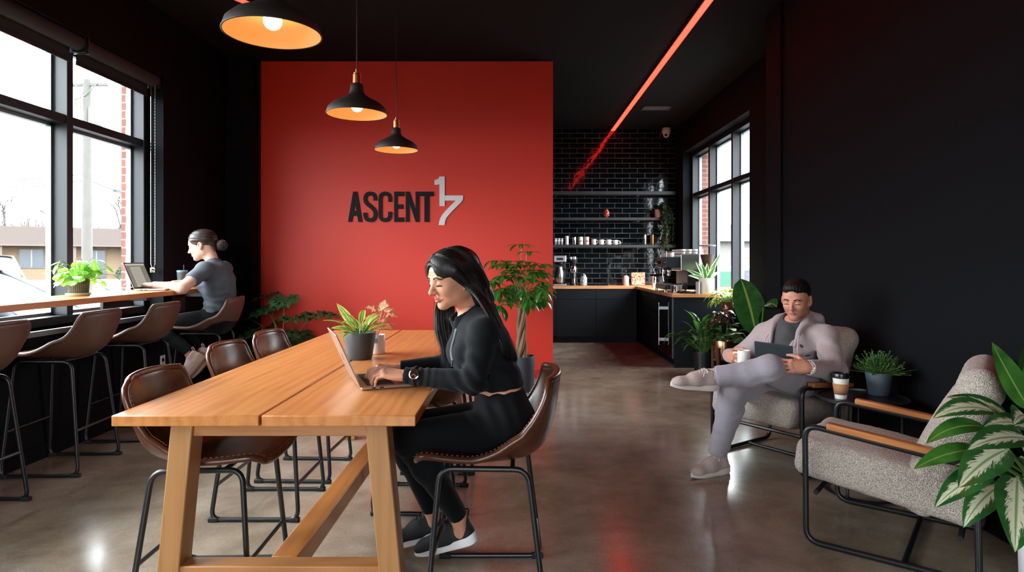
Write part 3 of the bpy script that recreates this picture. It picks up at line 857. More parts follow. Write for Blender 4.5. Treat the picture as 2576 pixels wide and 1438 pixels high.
MB().box(3.5, 7.5, 3, 6, 4.2, 5.9).build('roof_unit', mat('grey roof unit', (76, 78, 82), .6), bl, smooth=False)
def bldpt(x, y, z=0): return A0 + u * x - n * y + V((0, 0, z))
for x, w_, lab in ((2.2, 2.2, 'low clipped hedge beside the parked white car across the street'), (15.2, 3.0, 'low clipped hedge under the window of the cream brick building')):
    p = bldpt(x, -1.6); o = thing('hedge', lab, 'hedge', p, ang)
    mb = MB()
    for k in range(int(140 * w_)):
        q = V((rnd.uniform(0, w_), rnd.uniform(-.4, .4), rnd.uniform(.05, .85)))
        leaf(mb, q, (rnd.uniform(-1, 1), rnd.uniform(-1, 1), rnd.uniform(0, 1)), (0, 0, 1), .22, .16, .3, .1, 'oval', 2, 2)
    mb.box(.05, w_ - .05, -.32, .32, 0, .75)
    mb.build('foliage', mat('hedge green', (34, 46, 32), .8), o, smooth=False)
# --- utility pole and wires
Yp = 25.
p0 = at(219, 655, Yp); p0.z = GZ
po = thing('utility_pole', 'tall pale utility pole with a crossarm outside the left window', 'pole', p0)
M_pole = mat('weathered pole wood', (56, 55, 51), .9, var=.1, vscale=4)
ztop = EYE + 455 / FPX * Yp
MB().tube([(p0.x, Yp, GZ), (p0.x, Yp, ztop)], [.2, .135], 14).build('post', M_pole, po, world=True)
zc = EYE + (655 - 212) / FPX * Yp
MB().bar(at(165, 214, Yp), at(272, 212, Yp), .11, .11).build('crossarm', M_pole, po, world=True, smooth=False)
for s_ in (-1, 1):
    MB().bar((p0.x + s_ * .45, Yp - .07, zc), (p0.x, Yp - .16, zc - .5), .04, .04).build('brace', M_pole, po, world=True, smooth=False)
for px in (167, 219, 270):
    b = at(px, 209, Yp); MB().lathe([(.03, 0), (.06, .04), (.03, .09), (.05, .13), (.02, .18)], b, 10).build('insulator', mat('grey insulator', (120, 120, 124), .4), po, world=True)
b = at(240, 322, Yp); MB().lathe([(.2, 0), (.24, .05), (.24, .75), (.2, .82)], b, 16).build('transformer', mat('pale grey transformer', (70, 72, 74), .5), po, world=True)
b = at(204, 262, Yp - .2); MB().tube([b + V((0, 0, -.1)), b + V((-.2, 0, -.05)), b + V((-.22, 0, .2)), b + V((0, 0, .25))], .03, 6).build('hook', M_brown, po, world=True)
for (x0, y0, x1, y1, lab) in ((-300, 405, 219, 436, 'upper overhead cable left of the utility pole'), (-300, 428, 219, 452, 'lower overhead cable left of the utility pole'), (219, 452, 560, 500, 'overhead cable running right from the utility pole with a dark splice box')):
    a, b = at(x0, y0, Yp if x0 > 0 else 30), at(x1, y1, Yp if x1 < 300 else 34)
    o = thing('cable', lab, 'cable', (a + b) / 2, group='overhead cables by the utility pole')
    pts = [a.lerp(b, k / 12) + V((0, 0, -.5 * (1 - (2 * k / 12 - 1) ** 2))) for k in range(13)]
    MB().tube(pts, .022, 6).build('wire', mat('grey cable', (44, 46, 48), .7), o, world=True)
    if x0 > 0:
        q = pts[2]; MB().bar(q + V((-.1, 0, 0)), q + V((.75, .2, -.12)), .13, .13).build('splice_box', mat('dark splice box', (50, 52, 56), .6), o, world=True, smooth=False)
# --- bare trees
M_bark = mat('bare bark', (36, 32, 30), .95, var=.1)
def bare_tree(p, h, seed, lab, spread=.55):
    r = random.Random(seed); o = thing('bare_tree', lab, 'tree', p, group='bare trees beyond the street')
    tr, br = MB(), MB()
    def grow(q, d, L, R, lv, mb):
        n = 5; pts = [q]
        for k in range(n):
            d = (d + V((r.uniform(-.16, .16), r.uniform(-.16, .16), r.uniform(-.06, .12)))).normalized(); pts.append(pts[-1] + d * (L / n))
        mb.tube(pts, [lerp(R, R * .6, k / n) for k in range(n + 1)], 7 if lv < 2 else 4, caps=False)
        if lv >= 4: return
        for k in range(4 if lv < 3 else 3):
            t = r.uniform(.45, 1.) if k else 1.
            b = pts[min(n, int(t * n))]
            nd = (d + V((r.uniform(-1, 1), r.uniform(-1, 1), r.uniform(-.25, .5))) * spread * 1.5).normalized()
            grow(b, nd, L * r.uniform(.55, .8), R * .55, lv + 1, br)
    grow(V((0, 0, 0)), V((r.uniform(-.1, .1), 0, 1)), h * .36, h * .018, 0, tr)
    tr.build('trunk', M_bark, o); br.build('branches', M_bark, o)
for i, (px, Y, h, lab) in enumerate(((285, 62, 12.5, 'bare tree arching behind the building right of the utility pole'), (170, 66, 11, 'bare tree between the window mullion and the utility pole'),
                                      (95, 75, 10, 'thin bare tree above the roof unit of the cream building'), (20, 66, 12, 'bare tree at the left edge of the picture'),
                                      (330, 80, 10, 'bare tree nearest the brick window reveal'))):
    q = at(px, 655, Y); q.z = GZ; bare_tree(q, h, 11 + i, lab)
for i, (px, Y, h, lab) in enumerate(((1772, 40, 6, 'small bare tree seen in the left pane of the kitchen window'), (1828, 62, 7, 'bare tree above the pale building in the kitchen window'), (1868, 62, 7.5, 'bare tree in the right pane of the kitchen window'))):
    q = at(px, 655, Y); q.z = GZ; bare_tree(q, h, 31 + i, lab)
# --- cars
def car(name, loc, rz, lab, paint, tall=0., simple=False):
    t = thing(name, lab, 'car', loc, rz)
    W = .9
    def sect(x):
        """half widths and heights of the body at x (front = +x)"""
        k = (x + 2.2) / 4.4
        deck = lerp(.98, .86, k) if k > .15 else .98
        nose = min(1, (1 - k) * 7) ** .5 if k > .86 else (min(1, k * 9) ** .5 if k < .12 else 1)
        return deck * (.6 + .4 * nose), W * (.86 + .14 * nose), .2 + .06 * (1 - nose)
    def body(uu, vv):
        x = -2.2 + 4.4 * vv; hh, ww, lo = sect(x)
        prof = [(-ww * .9, lo), (-ww, lo + .2), (-ww, hh * .72), (-ww * .93, hh * .93), (-ww * .7, hh), (0, hh + .03), (ww * .7, hh), (ww * .93, hh * .93), (ww, hh * .72), (ww, lo + .2), (ww * .9, lo)]
        f = uu * 10; i = min(9, int(f)); a, b = prof[i], prof[i + 1]; q = f - i
        return V((x, lerp(a[0], b[0], q), lerp(a[1], b[1], q) + tall * .3))
    mb = MB().grid(body, 20, 36)
    mb.box(-2.1, 2.1, -.75, .75, .22, .5); mb.build('body', paint, t, angle=50)
    H = 1.42 + tall
    xs = [(-1.75 if not tall else -2.0, .92, .74), (-1.05 if not tall else -1.75, H - .03, .6), (-.4, H, .6), (.25, H - .04, .6), (1.15, .88, .74)]
    xs = spline([(a, c, b) for a, b, c in xs], 5)
    g = MB()
    def cab(uu, vv):
        p = xs[min(len(xs) - 1, int(round(vv * (len(xs) - 1))))]; s = 2 * uu - 1
        return V((p.x, p.y * s, p.z + .03 * (1 - s * s)))
    def side(sg):
        def f(uu, vv):
            p = xs[min(len(xs) - 1, int(round(vv * (len(xs) - 1))))]
            z = lerp(.9 + tall * .25, p.z, uu); y = lerp(.76, p.y, min(1, max(0, (p.z - .9) / .5) * uu)); return V((p.x, sg * y, max(z, .86)))
        return f
    g.grid(cab, 8, len(xs) - 1).grid(side(1), 4, len(xs) - 1).grid(side(-1), 4, len(xs) - 1)
    g.build('window_glass', M_pane, t, angle=60)
    rf = MB().grid(lambda uu, vv: V((lerp(-1.2 if not tall else -1.8, .32, vv), (2 * uu - 1) * .585, H + .008 + .03 * (1 - (2 * uu - 1) ** 2) - .03 * (2 * vv - 1) ** 2)), 8, 8)
    for sg in (-1, 1):
        rf.tube([(1.16, .75 * sg, .88), (.3, .6 * sg, H - .03), (-.4, .61 * sg, H), (-1.1 if not tall else -1.8, .6 * sg, H - .03), (-1.76 if not tall else -2.05, .75 * sg, .92)], .035, 8)
        rf.tube([(-.35, .615 * sg, H), (-.4, .77 * sg, .9)], .04, 8)
    rf.build('roof', paint, t, angle=60)
    for x in (-1.35, 1.38):
        for sg in (-1, 1):
            M = Matrix.Rotation(PI / 2, 4, 'X')
            MB().lathe([(.2, -.1), (.31, -.1), (.335, -.07), (.335, .07), (.31, .1), (.2, .1)], (x, sg * .84, .335), 24, M, cap=False).build('tyre', mat('tyre rubber', (38, 38, 40), .9), t)
            w_ = MB().lathe([(0, -.06), (.2, -.06), (.22, -.08), (.22, .08), (.2, .06), (0, .06)], (x, sg * .84, .335), 20, M, cap=False)
            for k in range(5): w_.bar((x, sg * .93, .335), (x + .19 * math.cos(k * 1.257), sg * .91, .335 + .19 * math.sin(k * 1.257)), .05, .03, (0, 1, 0))
            w_.build('wheel_rim', mat('alloy rim', (160, 162, 166), .35, .6), t)
    for sg in (-1, 1):
        MB().ball((1.98, .62 * sg, .68), (.16, .2, .09), 10).build('headlight', mat('headlight glass', (206, 212, 216), .15), t)
        MB().ball((-2.1, .66 * sg, .80 + tall * .3), (.1, .2, .13), 10).build('tail_light', mat('red tail light', (120, 20, 16), .4), t)
        MB().ball((.85, .92 * sg, .95), (.07, .1, .07), 10).build('mirror', paint, t)
    return t
M_silver = mat('silver car paint', (74, 77, 80), .5, .0, spec=.3)
M_wcar = mat('white car paint', (84, 86, 88), .5, spec=.3)
car('car', (-6.95, 7.75, GZ), rad(14), 'silver car parked close outside the left window', M_silver)
car('car', (-13.6, 14.2, GZ), rad(186), 'white car farther off with a red tail light', M_wcar, .22)
# --- what the kitchen window shows
M_pale = mat('pale render wall', (84, 82, 78), .9, var=.04)
q = at(1700, 655, 34); q.z = GZ
b2 = thing('building', 'pale grey flat-roofed building seen through the kitchen window', 'building', q)
MB().box(0, 26, 0, 9, 0, 3.3).build('wall', M_pale, b2, smooth=False)
MB().box(-.3, 26.3, -.35, 9, 2.55, 3.45).build('fascia', mat('light fascia', (94, 92, 89), .8), b2, smooth=False)
for x in (3.4, 7., 10.6):
    f = MB().box(x, x + 2.3, -.05, .05, 0, 2.2).build('garage_door', M_white, b2, smooth=False)
    for k in range(1, 4): MB().box(x, x + 2.3, -.07, -.04, k * .55 - .01, k * .55 + .01).build('panel_joint', M_brown, f, smooth=False)
q = at(1836, 655, 17); q.z = GZ
vn = thing('delivery_van', 'white van with green and orange stripe seen through the kitchen window', 'van', q, rad(6))
pr = [(-1.9, .35), (-1.9, 1.2), (-1.5, 1.38), (.55, 1.38), (1.15, 1.0), (1.85, .85), (1.9, .35)]
F = Matrix(((1, 0, 0, 0), (0, 0, 1, -.8), (0, 1, 0, 0), (0, 0, 0, 1)))
MB().prism(pr, F, 1.6).build('body', M_wcar, vn, smooth=False, bev=.06, seg=3)
MB().box(-1.6, -.1, -.815, -.79, .88, 1.25).build('green_panel', mat('green panel', (14, 66, 50), .4), vn, smooth=False)
MB().box(-1.6, -.1, -.815, -.79, .62, .86).build('orange_panel', mat('orange panel', (130, 76, 46), .4), vn, smooth=False)
MB().box(.0, .62, -.812, -.79, .95, 1.28).build('side_window', M_pane, vn, smooth=False)
for x in (-1.2, 1.2):
    for y in (-.74, .74):
        MB().lathe([(0, -.09), (.28, -.09), (.31, -.06), (.31, .06), (.28, .09), (0, .09)], (x, y, .31), 18, Matrix.Rotation(PI / 2, 4, 'X')).build('wheel', mat('tyre rubber', (38, 38, 40), .9), vn)
# ================================================================ kitchen
M_ctr = wood('counter beech', (176, 116, 70), (214, 156, 108), 'X', .35)
M_handle = mat('brushed handle', (150, 152, 154), .3, 1.)
CT = .862
def door_front(o, x0, x1, z0, z1, y, name='door'):
    d = MB().box(x0 + .002, x1 - .002, y - .02, y - .001, z0, z1).build(name, M_navy, o, world=True, smooth=False, bev=.002)
    g = MB()
    if name == 'door':
        g.box(x0 + .06, x1 - .06, y - .024, y - .019, z0 + .06, z0 + .064).box(x0 + .06, x1 - .06, y - .024, y - .019, z1 - .064, z1 - .06).box(x0 + .06, x0 + .064, y - .024, y - .019, z0 + .06, z1 - .06).box(x1 - .064, x1 - .06, y - .024, y - .019, z0 + .06, z1 - .06)
        g.build('panel_moulding', M_navy, d, smooth=False)
        MB().tube(rounded([(x1 - .05, y - .02, z1 - .32), (x1 - .05, y - .045, z1 - .32), (x1 - .05, y - .045, z1 - .14), (x1 - .05, y - .02, z1 - .14)], .008, 3), .005, 8).build('handle', M_iron, d)
    else:
        MB().tube(rounded([(lerp(x0, x1, .35), y - .02, z1 - .05), (lerp(x0, x1, .35), y - .045, z1 - .05), (lerp(x0, x1, .65), y - .045, z1 - .05), (lerp(x0, x1, .65), y - .02, z1 - .05)], .008, 3), .005, 8).build('handle', M_iron, d)
    return d
YF = 9.66
for i, (x0, x1, lab) in enumerate(((.0, .6, 'dark kitchen base cabinet half hidden behind the red wall'), (.6, 1.2, 'middle dark kitchen base cabinet under the oak worktop'), (1.2, 1.82, 'dark kitchen base cabinet in the corner under the framed picture'))):
    c = thing('base_cabinet', lab, 'cabinet', ((x0 + x1) / 2, YF + .3, 0), group='dark base cabinets on the kitchen back wall')
    MB().box(x0 + .001, x1 - .001, YF, KB - .005, .09, CT - .042).build('body', M_navy, c, world=True, smooth=False)
    MB().box(x0 + .001, x1 - .001, YF + .04, YF + .06, 0, .09).build('plinth', M_navy, c, world=True, smooth=False)
    door_front(c, x0, x1, .10, .66, YF); door_front(c, x0, x1, .665, CT - .045, YF, 'drawer')
PX = 1.834
pn = thing('peninsula_cabinet', 'dark cabinet block of the kitchen side counter with a plain end panel', 'cabinet', (2.2, 8.4, 0))
MB().box(PX + .02, KW - .005, 7.43, KB - .005, .09, CT - .042).build('body', M_navy, pn, world=True, smooth=False)
MB().box(PX + .05, KW - .005, 7.45, KB - .005, 0, .09).build('plinth', M_navy, pn, world=True, smooth=False)
MB().box(PX, KW - .005, 7.41, 7.43, 0, CT - .041).build('end_panel', M_navy, pn, world=True, smooth=False, bev=.003)
for y0, y1 in ((8.1, 8.7), (8.7, 9.3)):
    for z0, z1 in ((.1, .34), (.345, .58), (.585, CT - .045)):
        d = MB().box(PX, PX + .019, y0 + .002, y1 - .002, z0, z1).build('drawer', M_navy, pn, world=True, smooth=False, bev=.002)
        MB().tube([(PX - .02, lerp(y0, y1, .3), z1 - .05), (PX - .02, lerp(y0, y1, .7), z1 - .05)], .005, 8).build('handle', M_iron, d, world=True)
fr = thing('drinks_fridge', 'under-counter drinks fridge with dark glass door and tall steel handle', 'fridge', (PX + .01, 7.77, 0))
MB().box(PX - .004, PX + .018, 7.435, 8.095, .10, CT - .05).build('door_glass', mat('black fridge glass', (10, 12, 14), .06), fr, world=True, smooth=False)
MB().box(PX - .012, PX + .018, 7.435, 7.50, .10, CT - .05).build('door_frame', M_steel, fr, world=True, smooth=False, bev=.003)
MB().tube([(PX - .062, 7.93, .2), (PX - .062, 7.93, .73)], .011, 12).build('handle', M_steel, fr, world=True)
for z in (.27, .66): MB().box(PX - .062, PX - .003, 7.918, 7.942, z - .018, z + .018).build('handle_bracket', M_steel, fr, world=True, smooth=False)
wt = thing('worktop', 'L-shaped beech kitchen worktop on dark cabinets', 'worktop', (1.6, 9.6, CT - .04))
MB().prism([(-.045, 9.62), (1.80, 9.62), (1.80, 7.385), (KW - .006, 7.385), (KW - .006, KB - .006), (-.045, KB - .006)], Matrix.Translation((0, 0, CT - .041)), .041).build('counter_slab', M_ctr, wt, world=True, smooth=False, bev=.003)
MB().box(.98, 1.42, 9.85, 10.14, CT, CT + .004).build('sink_rim', M_iron, wt, world=True, smooth=False)
M_shelf = mat('charcoal shelf', (30, 35, 39), .55)
for z0, z1, lab in ((1.453, 1.50, 'lowest dark kitchen shelf holding the row of white mugs'), (1.885, 1.927, 'middle dark kitchen shelf holding the red patterned vase'), (2.285, 2.34, 'empty top kitchen shelf on the black tile wall')):
    s_ = thing('wall_shelf', lab, 'shelf', (1.2, 10.1, z0), group='dark floating shelves on the tile wall')
    MB().box(-.04, 2.50, 10.0, KB - .003, z0, z1).build('shelf_board', M_shelf, s_, world=True, smooth=False, bev=.004)
    for x in (.6, 1.9): MB().box(x, x + .04, 10.05, KB - .003, z0 - .02, z0).build('shelf_bracket', M_iron, s_, world=True, smooth=False)
S1, S2 = 1.50, 1.927
M_cer = mat('white glazed ceramic', (226, 218, 212), .25)
M_cerp = mat('blush ceramic', (214, 180, 164), .35)
def X10(px, Y=10.1): return (px - VX) / FPX * Y
def canister(name, px, w, h, z, m, lab, cat, lidm=None, Y=10.1, mark=False, group=None):
    t = thing(name, lab, cat, (X10(px, Y), Y, z), group=group); r = w / 2 * Y / FPX; H = h * Y / FPX
    MB().lathe([(r * .96, 0), (r, .006), (r, H * .9)], (0, 0, 0), 24).build('body', m, t, angle=50)
    MB().lathe([(r * 1.02, H * .9), (r * 1.02, H * .97), (r * .9, H), (.2 * r, H)], (0, 0, 0), 24).build('lid', lidm or m, t, angle=50)
    if mark: MB().box(-.022, .022, -r - .0012, -r * .9, H * .42, H * .50).build('mark', M_iron, t, smooth=False)
    return t
gz = 'containers on the lowest kitchen shelf'
canister('canister', 1426, 9, 22, S1, M_cer, 'slim white canister left of the tea tins', 'canister', group=gz)
canister('tin', 1445, 10, 20, S1, M_chrome, 'dark chrome tin with a shiny lid beside the slim white canister', 'tin', group=gz)
canister('canister', 1460.5, 12.5, 20, S1, M_cer, 'white canister with a small dark mark, third in the shelf row', 'canister', mark=True, group=gz)
canister('canister', 1475.5, 12.5, 20, S1, M_cerp, 'blush canister with a small dark mark next to the mugs', 'canister', mark=True, group=gz)
for i, (px, lab) in enumerate(((1397, 'clear drinking glass at the left end of the mug shelf'), (1405, 'clear drinking glass second from the red wall'), (1413, 'clear drinking glass third from the red wall'))):
    t = thing('drinking_glass', lab, 'glass', (X10(px), 10.1, S1), group='clear glasses at the end of the mug shelf')
    MB().lathe([(.018, 0), (.021, .004), (.024, .10), (.022, .10), (.019, .008), (0, .008)], (0, 0, 0), 20, cap=False).build('bowl', mat('clear glassware', (210, 220, 222), .05, spec=.8, metal=.55), t)
    MB().lathe([(.0245, .055), (.0245, .075)], (0, 0, 0), 20, cap=False).build('printed_band', M_cer, t)
mug_labs = ('tall white mug first in the row of mugs', 'white mug second in the row of mugs', 'white mug third in the row of mugs', 'white mug at the right end of the row of mugs')
def mug(loc, r, h, m, lab, ang=0., group=None, mouth=True):
    t = thing('mug', lab, 'mug', loc, ang, group)
    MB().lathe([(0, 0), (r * .8, 0), (r * .92, .008), (r, h * .4), (r * .98, h), (r * .91, h), (r * .88, h * .3), (0, .012)], (0, 0, 0), 24, cap=False).build('cup', m, t, angle=60)
    MB().tube(spline([(r * .95, 0, h * .82), (r * 1.5, 0, h * .80), (r * 1.62, 0, h * .5), (r * 1.4, 0, h * .24), (r * .9, 0, h * .2)], 5), .0055, 8).build('handle', m, t)
    return t
for (px, w_, h_), lab in zip(((1494, 12, 14), (1512.5, 14, 13), (1531, 14, 13), (1548, 13, 12)), mug_labs):
    mug((X10(px), 10.1, S1), w_ / 2 * 10.1 / FPX, h_ * 10.1 / FPX, M_cer, lab, 0, 'white mugs on the lowest kitchen shelf')
t = thing('sugar_pot', 'tiny silver pot at the right end of the mug row', 'pot', (X10(1560), 10.1, S1)); MB().lathe([(0, 0), (.014, 0), (.02, .02), (.016, .045), (.008, .05), (.006, .06), (0, .062)], (0, 0, 0), 16, cap=False).build('body', M_chrome, t)
canister('tumbler', 1622, 10, 26, S1, M_chrome, 'steel travel tumbler on the mug shelf', 'tumbler', group='travel tumblers on the lowest shelf')
canister('tumbler', 1641.5, 9, 26, S1, M_cop, 'copper travel tumbler on the mug shelf', 'tumbler', group='travel tumblers on the lowest shelf')
t = thing('amber_bottle', 'slim amber glass bottle at the right end of the mug shelf', 'bottle', (X10(1677), 10.1, S1))
MB().lathe([(.02, 0), (.024, .01), (.024, .09), (.009, .13), (.008, .16)], (0, 0, 0), 18).build('body', mat('amber glass', (220, 104, 40), .15), t)
MB().lathe([(.0095, .16), (.0095, .18)], (0, 0, 0), 12).build('cap', M_iron, t)
# red patterned vase
def vase_mat():
    m, nt, b = new_mat('red patterned glaze'); v = coords(nt)
    vo = nt.nodes.new('ShaderNodeTexVoronoi'); vo.inputs['Scale'].default_value = 55; nt.links.new(v, vo.inputs['Vector'])
    c = ramp(nt, vo.outputs['Distance'], [(.2, lin((238, 214, 190))), (.42, lin((190, 48, 34))), (.7, lin((120, 26, 22)))])
    nt.links.new(c, b.inputs['Base Color']); b.inputs['Roughness'].default_value = .3; return m
t = thing('vase', 'small round red and cream patterned vase on the middle shelf', 'vase', (X10(1525), 10.1, S2))
MB().lathe([(.024, 0), (.03, .006), (.05, .04), (.054, .07), (.046, .1), (.03, .118), (.028, .125), (.036, .132), (.032, .132), (.022, .12), (0, .118)], (0, 0, 0), 28, cap=False).build('body', vase_mat(), t, angle=70)
# --- things on the worktop
def cm(name, lab, cat, px, Y): return thing(name, lab, cat, (X10(px, Y), Y, CT))
M_dplas = mat('black plastic', (16, 17, 18), .3)
t = cm('coffee_maker', 'steel and black filter coffee maker beside the red wall', 'coffee maker', 1407, 9.95)
MB().box(-.10, .10, -.12, .13, 0, .03).build('base', M_steel, t, smooth=False, bev=.006)
MB().box(-.10, .10, .03, .13, .03, .36).build('tank', M_dplas, t, smooth=False, bev=.01)
MB().box(-.10, .10, -.13, .13, .36, .47).build('head', M_steel, t, smooth=False, bev=.012)
MB().lathe([(.03, .32), (.06, .33), (.065, .36)], (0, -.04, 0), 20).build('filter_cone', M_dplas, t)
MB().lathe([(.055, .035), (.068, .05), (.07, .2), (.05, .26), (.05, .29)], (0, -.045, 0), 24).build('carafe', M_steel, t, angle=50)
MB().tube(spline([(.06, -.045, .25), (.11, -.06, .24), (.11, -.06, .12), (.068, -.045, .09)], 5), .008, 8).build('carafe_handle', M_dplas, t)
MB().box(-.05, .05, -.134, -.13, .395, .43).build('display', M_dplas, t, smooth=False)
t = cm('coffee_grinder', 'tall black coffee grinder with chrome collar on the back worktop', 'grinder', 1442, 9.95)
MB().lathe([(.062, 0), (.064, .015), (.055, .03), (.05, .2)], (0, 0, 0), 24).build('base', M_dplas, t, angle=40)
MB().lathe([(.05, .2), (.058, .22), (.058, .27), (.045, .3)], (0, 0, 0), 24).build('collar', M_chrome, t, angle=40)
MB().lathe([(.035, .3), (.055, .36), (.055, .41)], (0, 0, 0), 24).build('hopper', mat('smoked plastic', (34, 34, 36), .1), t, angle=40)
MB().lathe([(.057, .41), (.057, .445), (.04, .465), (.012, .47)], (0, 0, 0), 24).build('lid', M_chrome, t, angle=40)
MB().lathe([(.02, 0), (.03, .01), (.03, .08)], (0, -.07, .03), 16).build('grounds_cup', M_chrome, t)
t = cm('glass_jar', 'clear glass jar of coffee beans on the back worktop', 'jar', 1468, 9.9)
MB().lathe([(.05, 0), (.056, .008), (.056, .12), (.042, .14), (.042, .15)], (0, 0, 0), 22, cap=False).build('jar_body', mat('clear glassware', (210, 220, 222), .05, spec=.8, metal=.55), t)
mb = MB()
for k in range(60): mb.ball((rnd.uniform(-.035, .035), rnd.uniform(-.052, .02), rnd.uniform(.012, .1)), (.008, .006, .006), 6)
o = mb.build('coffee_beans', mat('coffee beans', (70, 44, 30), .5), t); o['kind'] = 'stuff'
MB().lathe([(.045, .15), (.045, .168), (.012, .172), (.012, .184), (0, .186)], (0, 0, 0), 22).build('lid', M_chrome, t)
t = cm('tap', 'slim black kitchen tap against the tile wall', 'tap', 1530, 10.15)
MB().tube(rounded([(0, 0, 0), (0, 0, .34), (0, -.16, .34), (0, -.16, .26)], .04, 5), .011, 10).build('spout', M_iron, t)
MB().lathe([(.026, 0), (.026, .01), (.018, .02)], (0, 0, 0), 18).build('base', M_iron, t)
MB().tube([(.0, 0, .07), (.05, -.01, .08), (.055, -.01, .12)], .006, 8).build('lever', M_iron, t)
t = cm('soap_bottle', 'blush soap dispenser bottle with black pump on the back worktop', 'bottle', 1574.5, 9.95)
MB().lathe([(.044, 0), (.047, .006), (.047, .13), (.03, .15), (.016, .155)], (0, 0, 0), 24).build('bottle_body', M_cerp, t, angle=50)
MB().lathe([(.018, .155), (.018, .175), (.006, .18), (.006, .22)], (0, 0, 0), 14).build('pump_collar', M_dplas, t)
MB().tube([(0, 0, .215), (0, -.02, .232), (.0, -.06, .228)], .007, 8).build('pump_head', M_chrome, t)
def dessert_mat():
    m, nt, b = new_mat('dessert print'); v = coords(nt)
    vo = nt.nodes.new('ShaderNodeTexVoronoi'); vo.inputs['Scale'].default_value = 60; nt.links.new(v, vo.inputs['Vector'])
    c = ramp(nt, vo.outputs['Color'], [(.1, lin((70, 34, 60))), (.35, lin((214, 60, 40))), (.55, lin((240, 190, 150))), (.75, lin((226, 120, 50))), (.95, lin((250, 230, 214)))])
    nt.links.new(c, b.inputs['Base Color']); b.inputs['Roughness'].default_value = .3; return m
t = cm('picture_frame', 'small square picture of colourful desserts leaning on the tile wall', 'picture', 1605.5, 9.95)
M = Matrix.Rotation(-.12, 4, 'X')
MB().box(-.112, .112, -.01, .01, 0, .208, M).build('backing', M_dplas, t, smooth=False)
MB().box(-.104, .104, -.013, -.008, .006, .2, M).build('print', dessert_mat(), t, smooth=False)
MB().box(-.03, .03, .01, .05, 0, .14, M).build('strut', M_dplas, t, smooth=False)
t = cm('syrup_bottle', 'white bottle with a dark mark left of the espresso machine', 'bottle', 1645, 9.2)
MB().lathe([(.026, 0), (.029, .006), (.029, .19), (.026, .2)], (0, 0, 0), 20).build('bottle_body', M_cer, t, angle=50)
MB().lathe([(.02, .2), (.02, .23)], (0, 0, 0), 16).build('cap', M_dplas, t); MB().box(-.008, .008, -.0305, -.027, .06, .15).build('mark', M_dplas, t, smooth=False)
# espresso machine, facing the kitchen (-x)
em = thing('espresso_machine', 'large steel and black espresso machine on the kitchen side counter', 'espresso machine', (2.03, 8.10, CT))
def E(name, m, bev=.006, *bx):
    mb = MB()
    for b in bx: mb.box(*b)
    return mb.build(name, m, em, smooth=False, bev=bev)
E('body', M_steel, .012, (-.02, .22, -.30, .24, .26, .47))
E('back_panel', M_dplas, .006, (.06, .22, -.30, .24, .03, .26))
E('front_panel', mat('dark grey panel', (44, 50, 56), .35, .5), .008, (-.20, -.02, -.28, .22, .30, .43))
E('drip_tray', M_dplas, .006, (-.215, .20, -.30, .24, .03, .085))
E('tray_grille', M_steel, .002, (-.21, .05, -.28, .22, .085, .092))
E('cup_rail', M_chrome, .002, (-.20, .22, -.30, -.292, .50, .507), (-.20, .22, .232, .24, .50, .507), (-.20, -.192, -.30, .24, .50, .507), (.212, .22, -.30, .24, .50, .507), (-.2, -.193, -.3, -.293, .43, .5), (.213, .22, -.3, -.293, .47, .5))
for x, y in ((-.2, -.26), (.18, -.26), (-.2, .2), (.18, .2)): MB().lathe([(.022, 0), (.018, .03)], (x, y, 0), 12).build('foot', M_chrome, em)
for y in (-.13, .12):
    g = MB().lathe([(.036, .22), (.04, .235), (.04, .275), (.03, .30)], (-.13, y, 0), 20).build('group_head', M_chrome, em)
    MB().lathe([(.037, .2), (.037, .222)], (-.13, y, 0), 20).build('portafilter', M_chrome, em)
    MB().tube([(-.16, y, .212), (-.21, y, .206), (-.31, y, .196)], [.009, .013, .015], 10).build('portafilter_handle', M_dplas, em)
    MB().tube([(-.13, y - .012, .2), (-.13, y - .016, .175)], .006, 8).build('spout', M_chrome, em)
for y in (-.27, .21): MB().tube(spline([(-.17, y, .33), (-.23, y, .30), (-.235, y, .2), (-.22, y, .13)], 5), .005, 8).build('steam_wand', M_chrome, em)
for y, c in ((-.2, M_chrome), (.0, M_dplas), (.16, M_chrome)): MB().lathe([(.02, 0), (.02, .03), (.012, .034)], (-.2, y, .365), 14, Matrix.Rotation(-PI / 2, 4, 'Y')).build('knob', c, em)
E('red_badge', mat('red enamel', (186, 40, 30), .3), .002, (-.206, -.2, -.10, .06, .405, .42))
cup_i = 0
rows = ((-.13, 5), (-.02, 5), (.09, 5), (.17, 5))
pos = [('front', -.235), ('second', -.135), ('middle', -.035), ('fourth', .065), ('rear', .165)]
for cx, nm in ((-.12, 'kitchen side'), (.022, 'left middle'), (.098, 'right middle'), (.172, 'window side')):
    for k, (pn_, cy) in enumerate(pos):
        zb = CT + (.4705 if cx > -.02 else .4305)
        mug((em.location.x + cx, em.location.y + cy, zb + .001), .035, .056, M_cer, f'white espresso cup on the machine top, {pn_} of the {nm} row', PI / 2 + rnd.uniform(-.12, .12), 'white cups on top of the espresso machine')
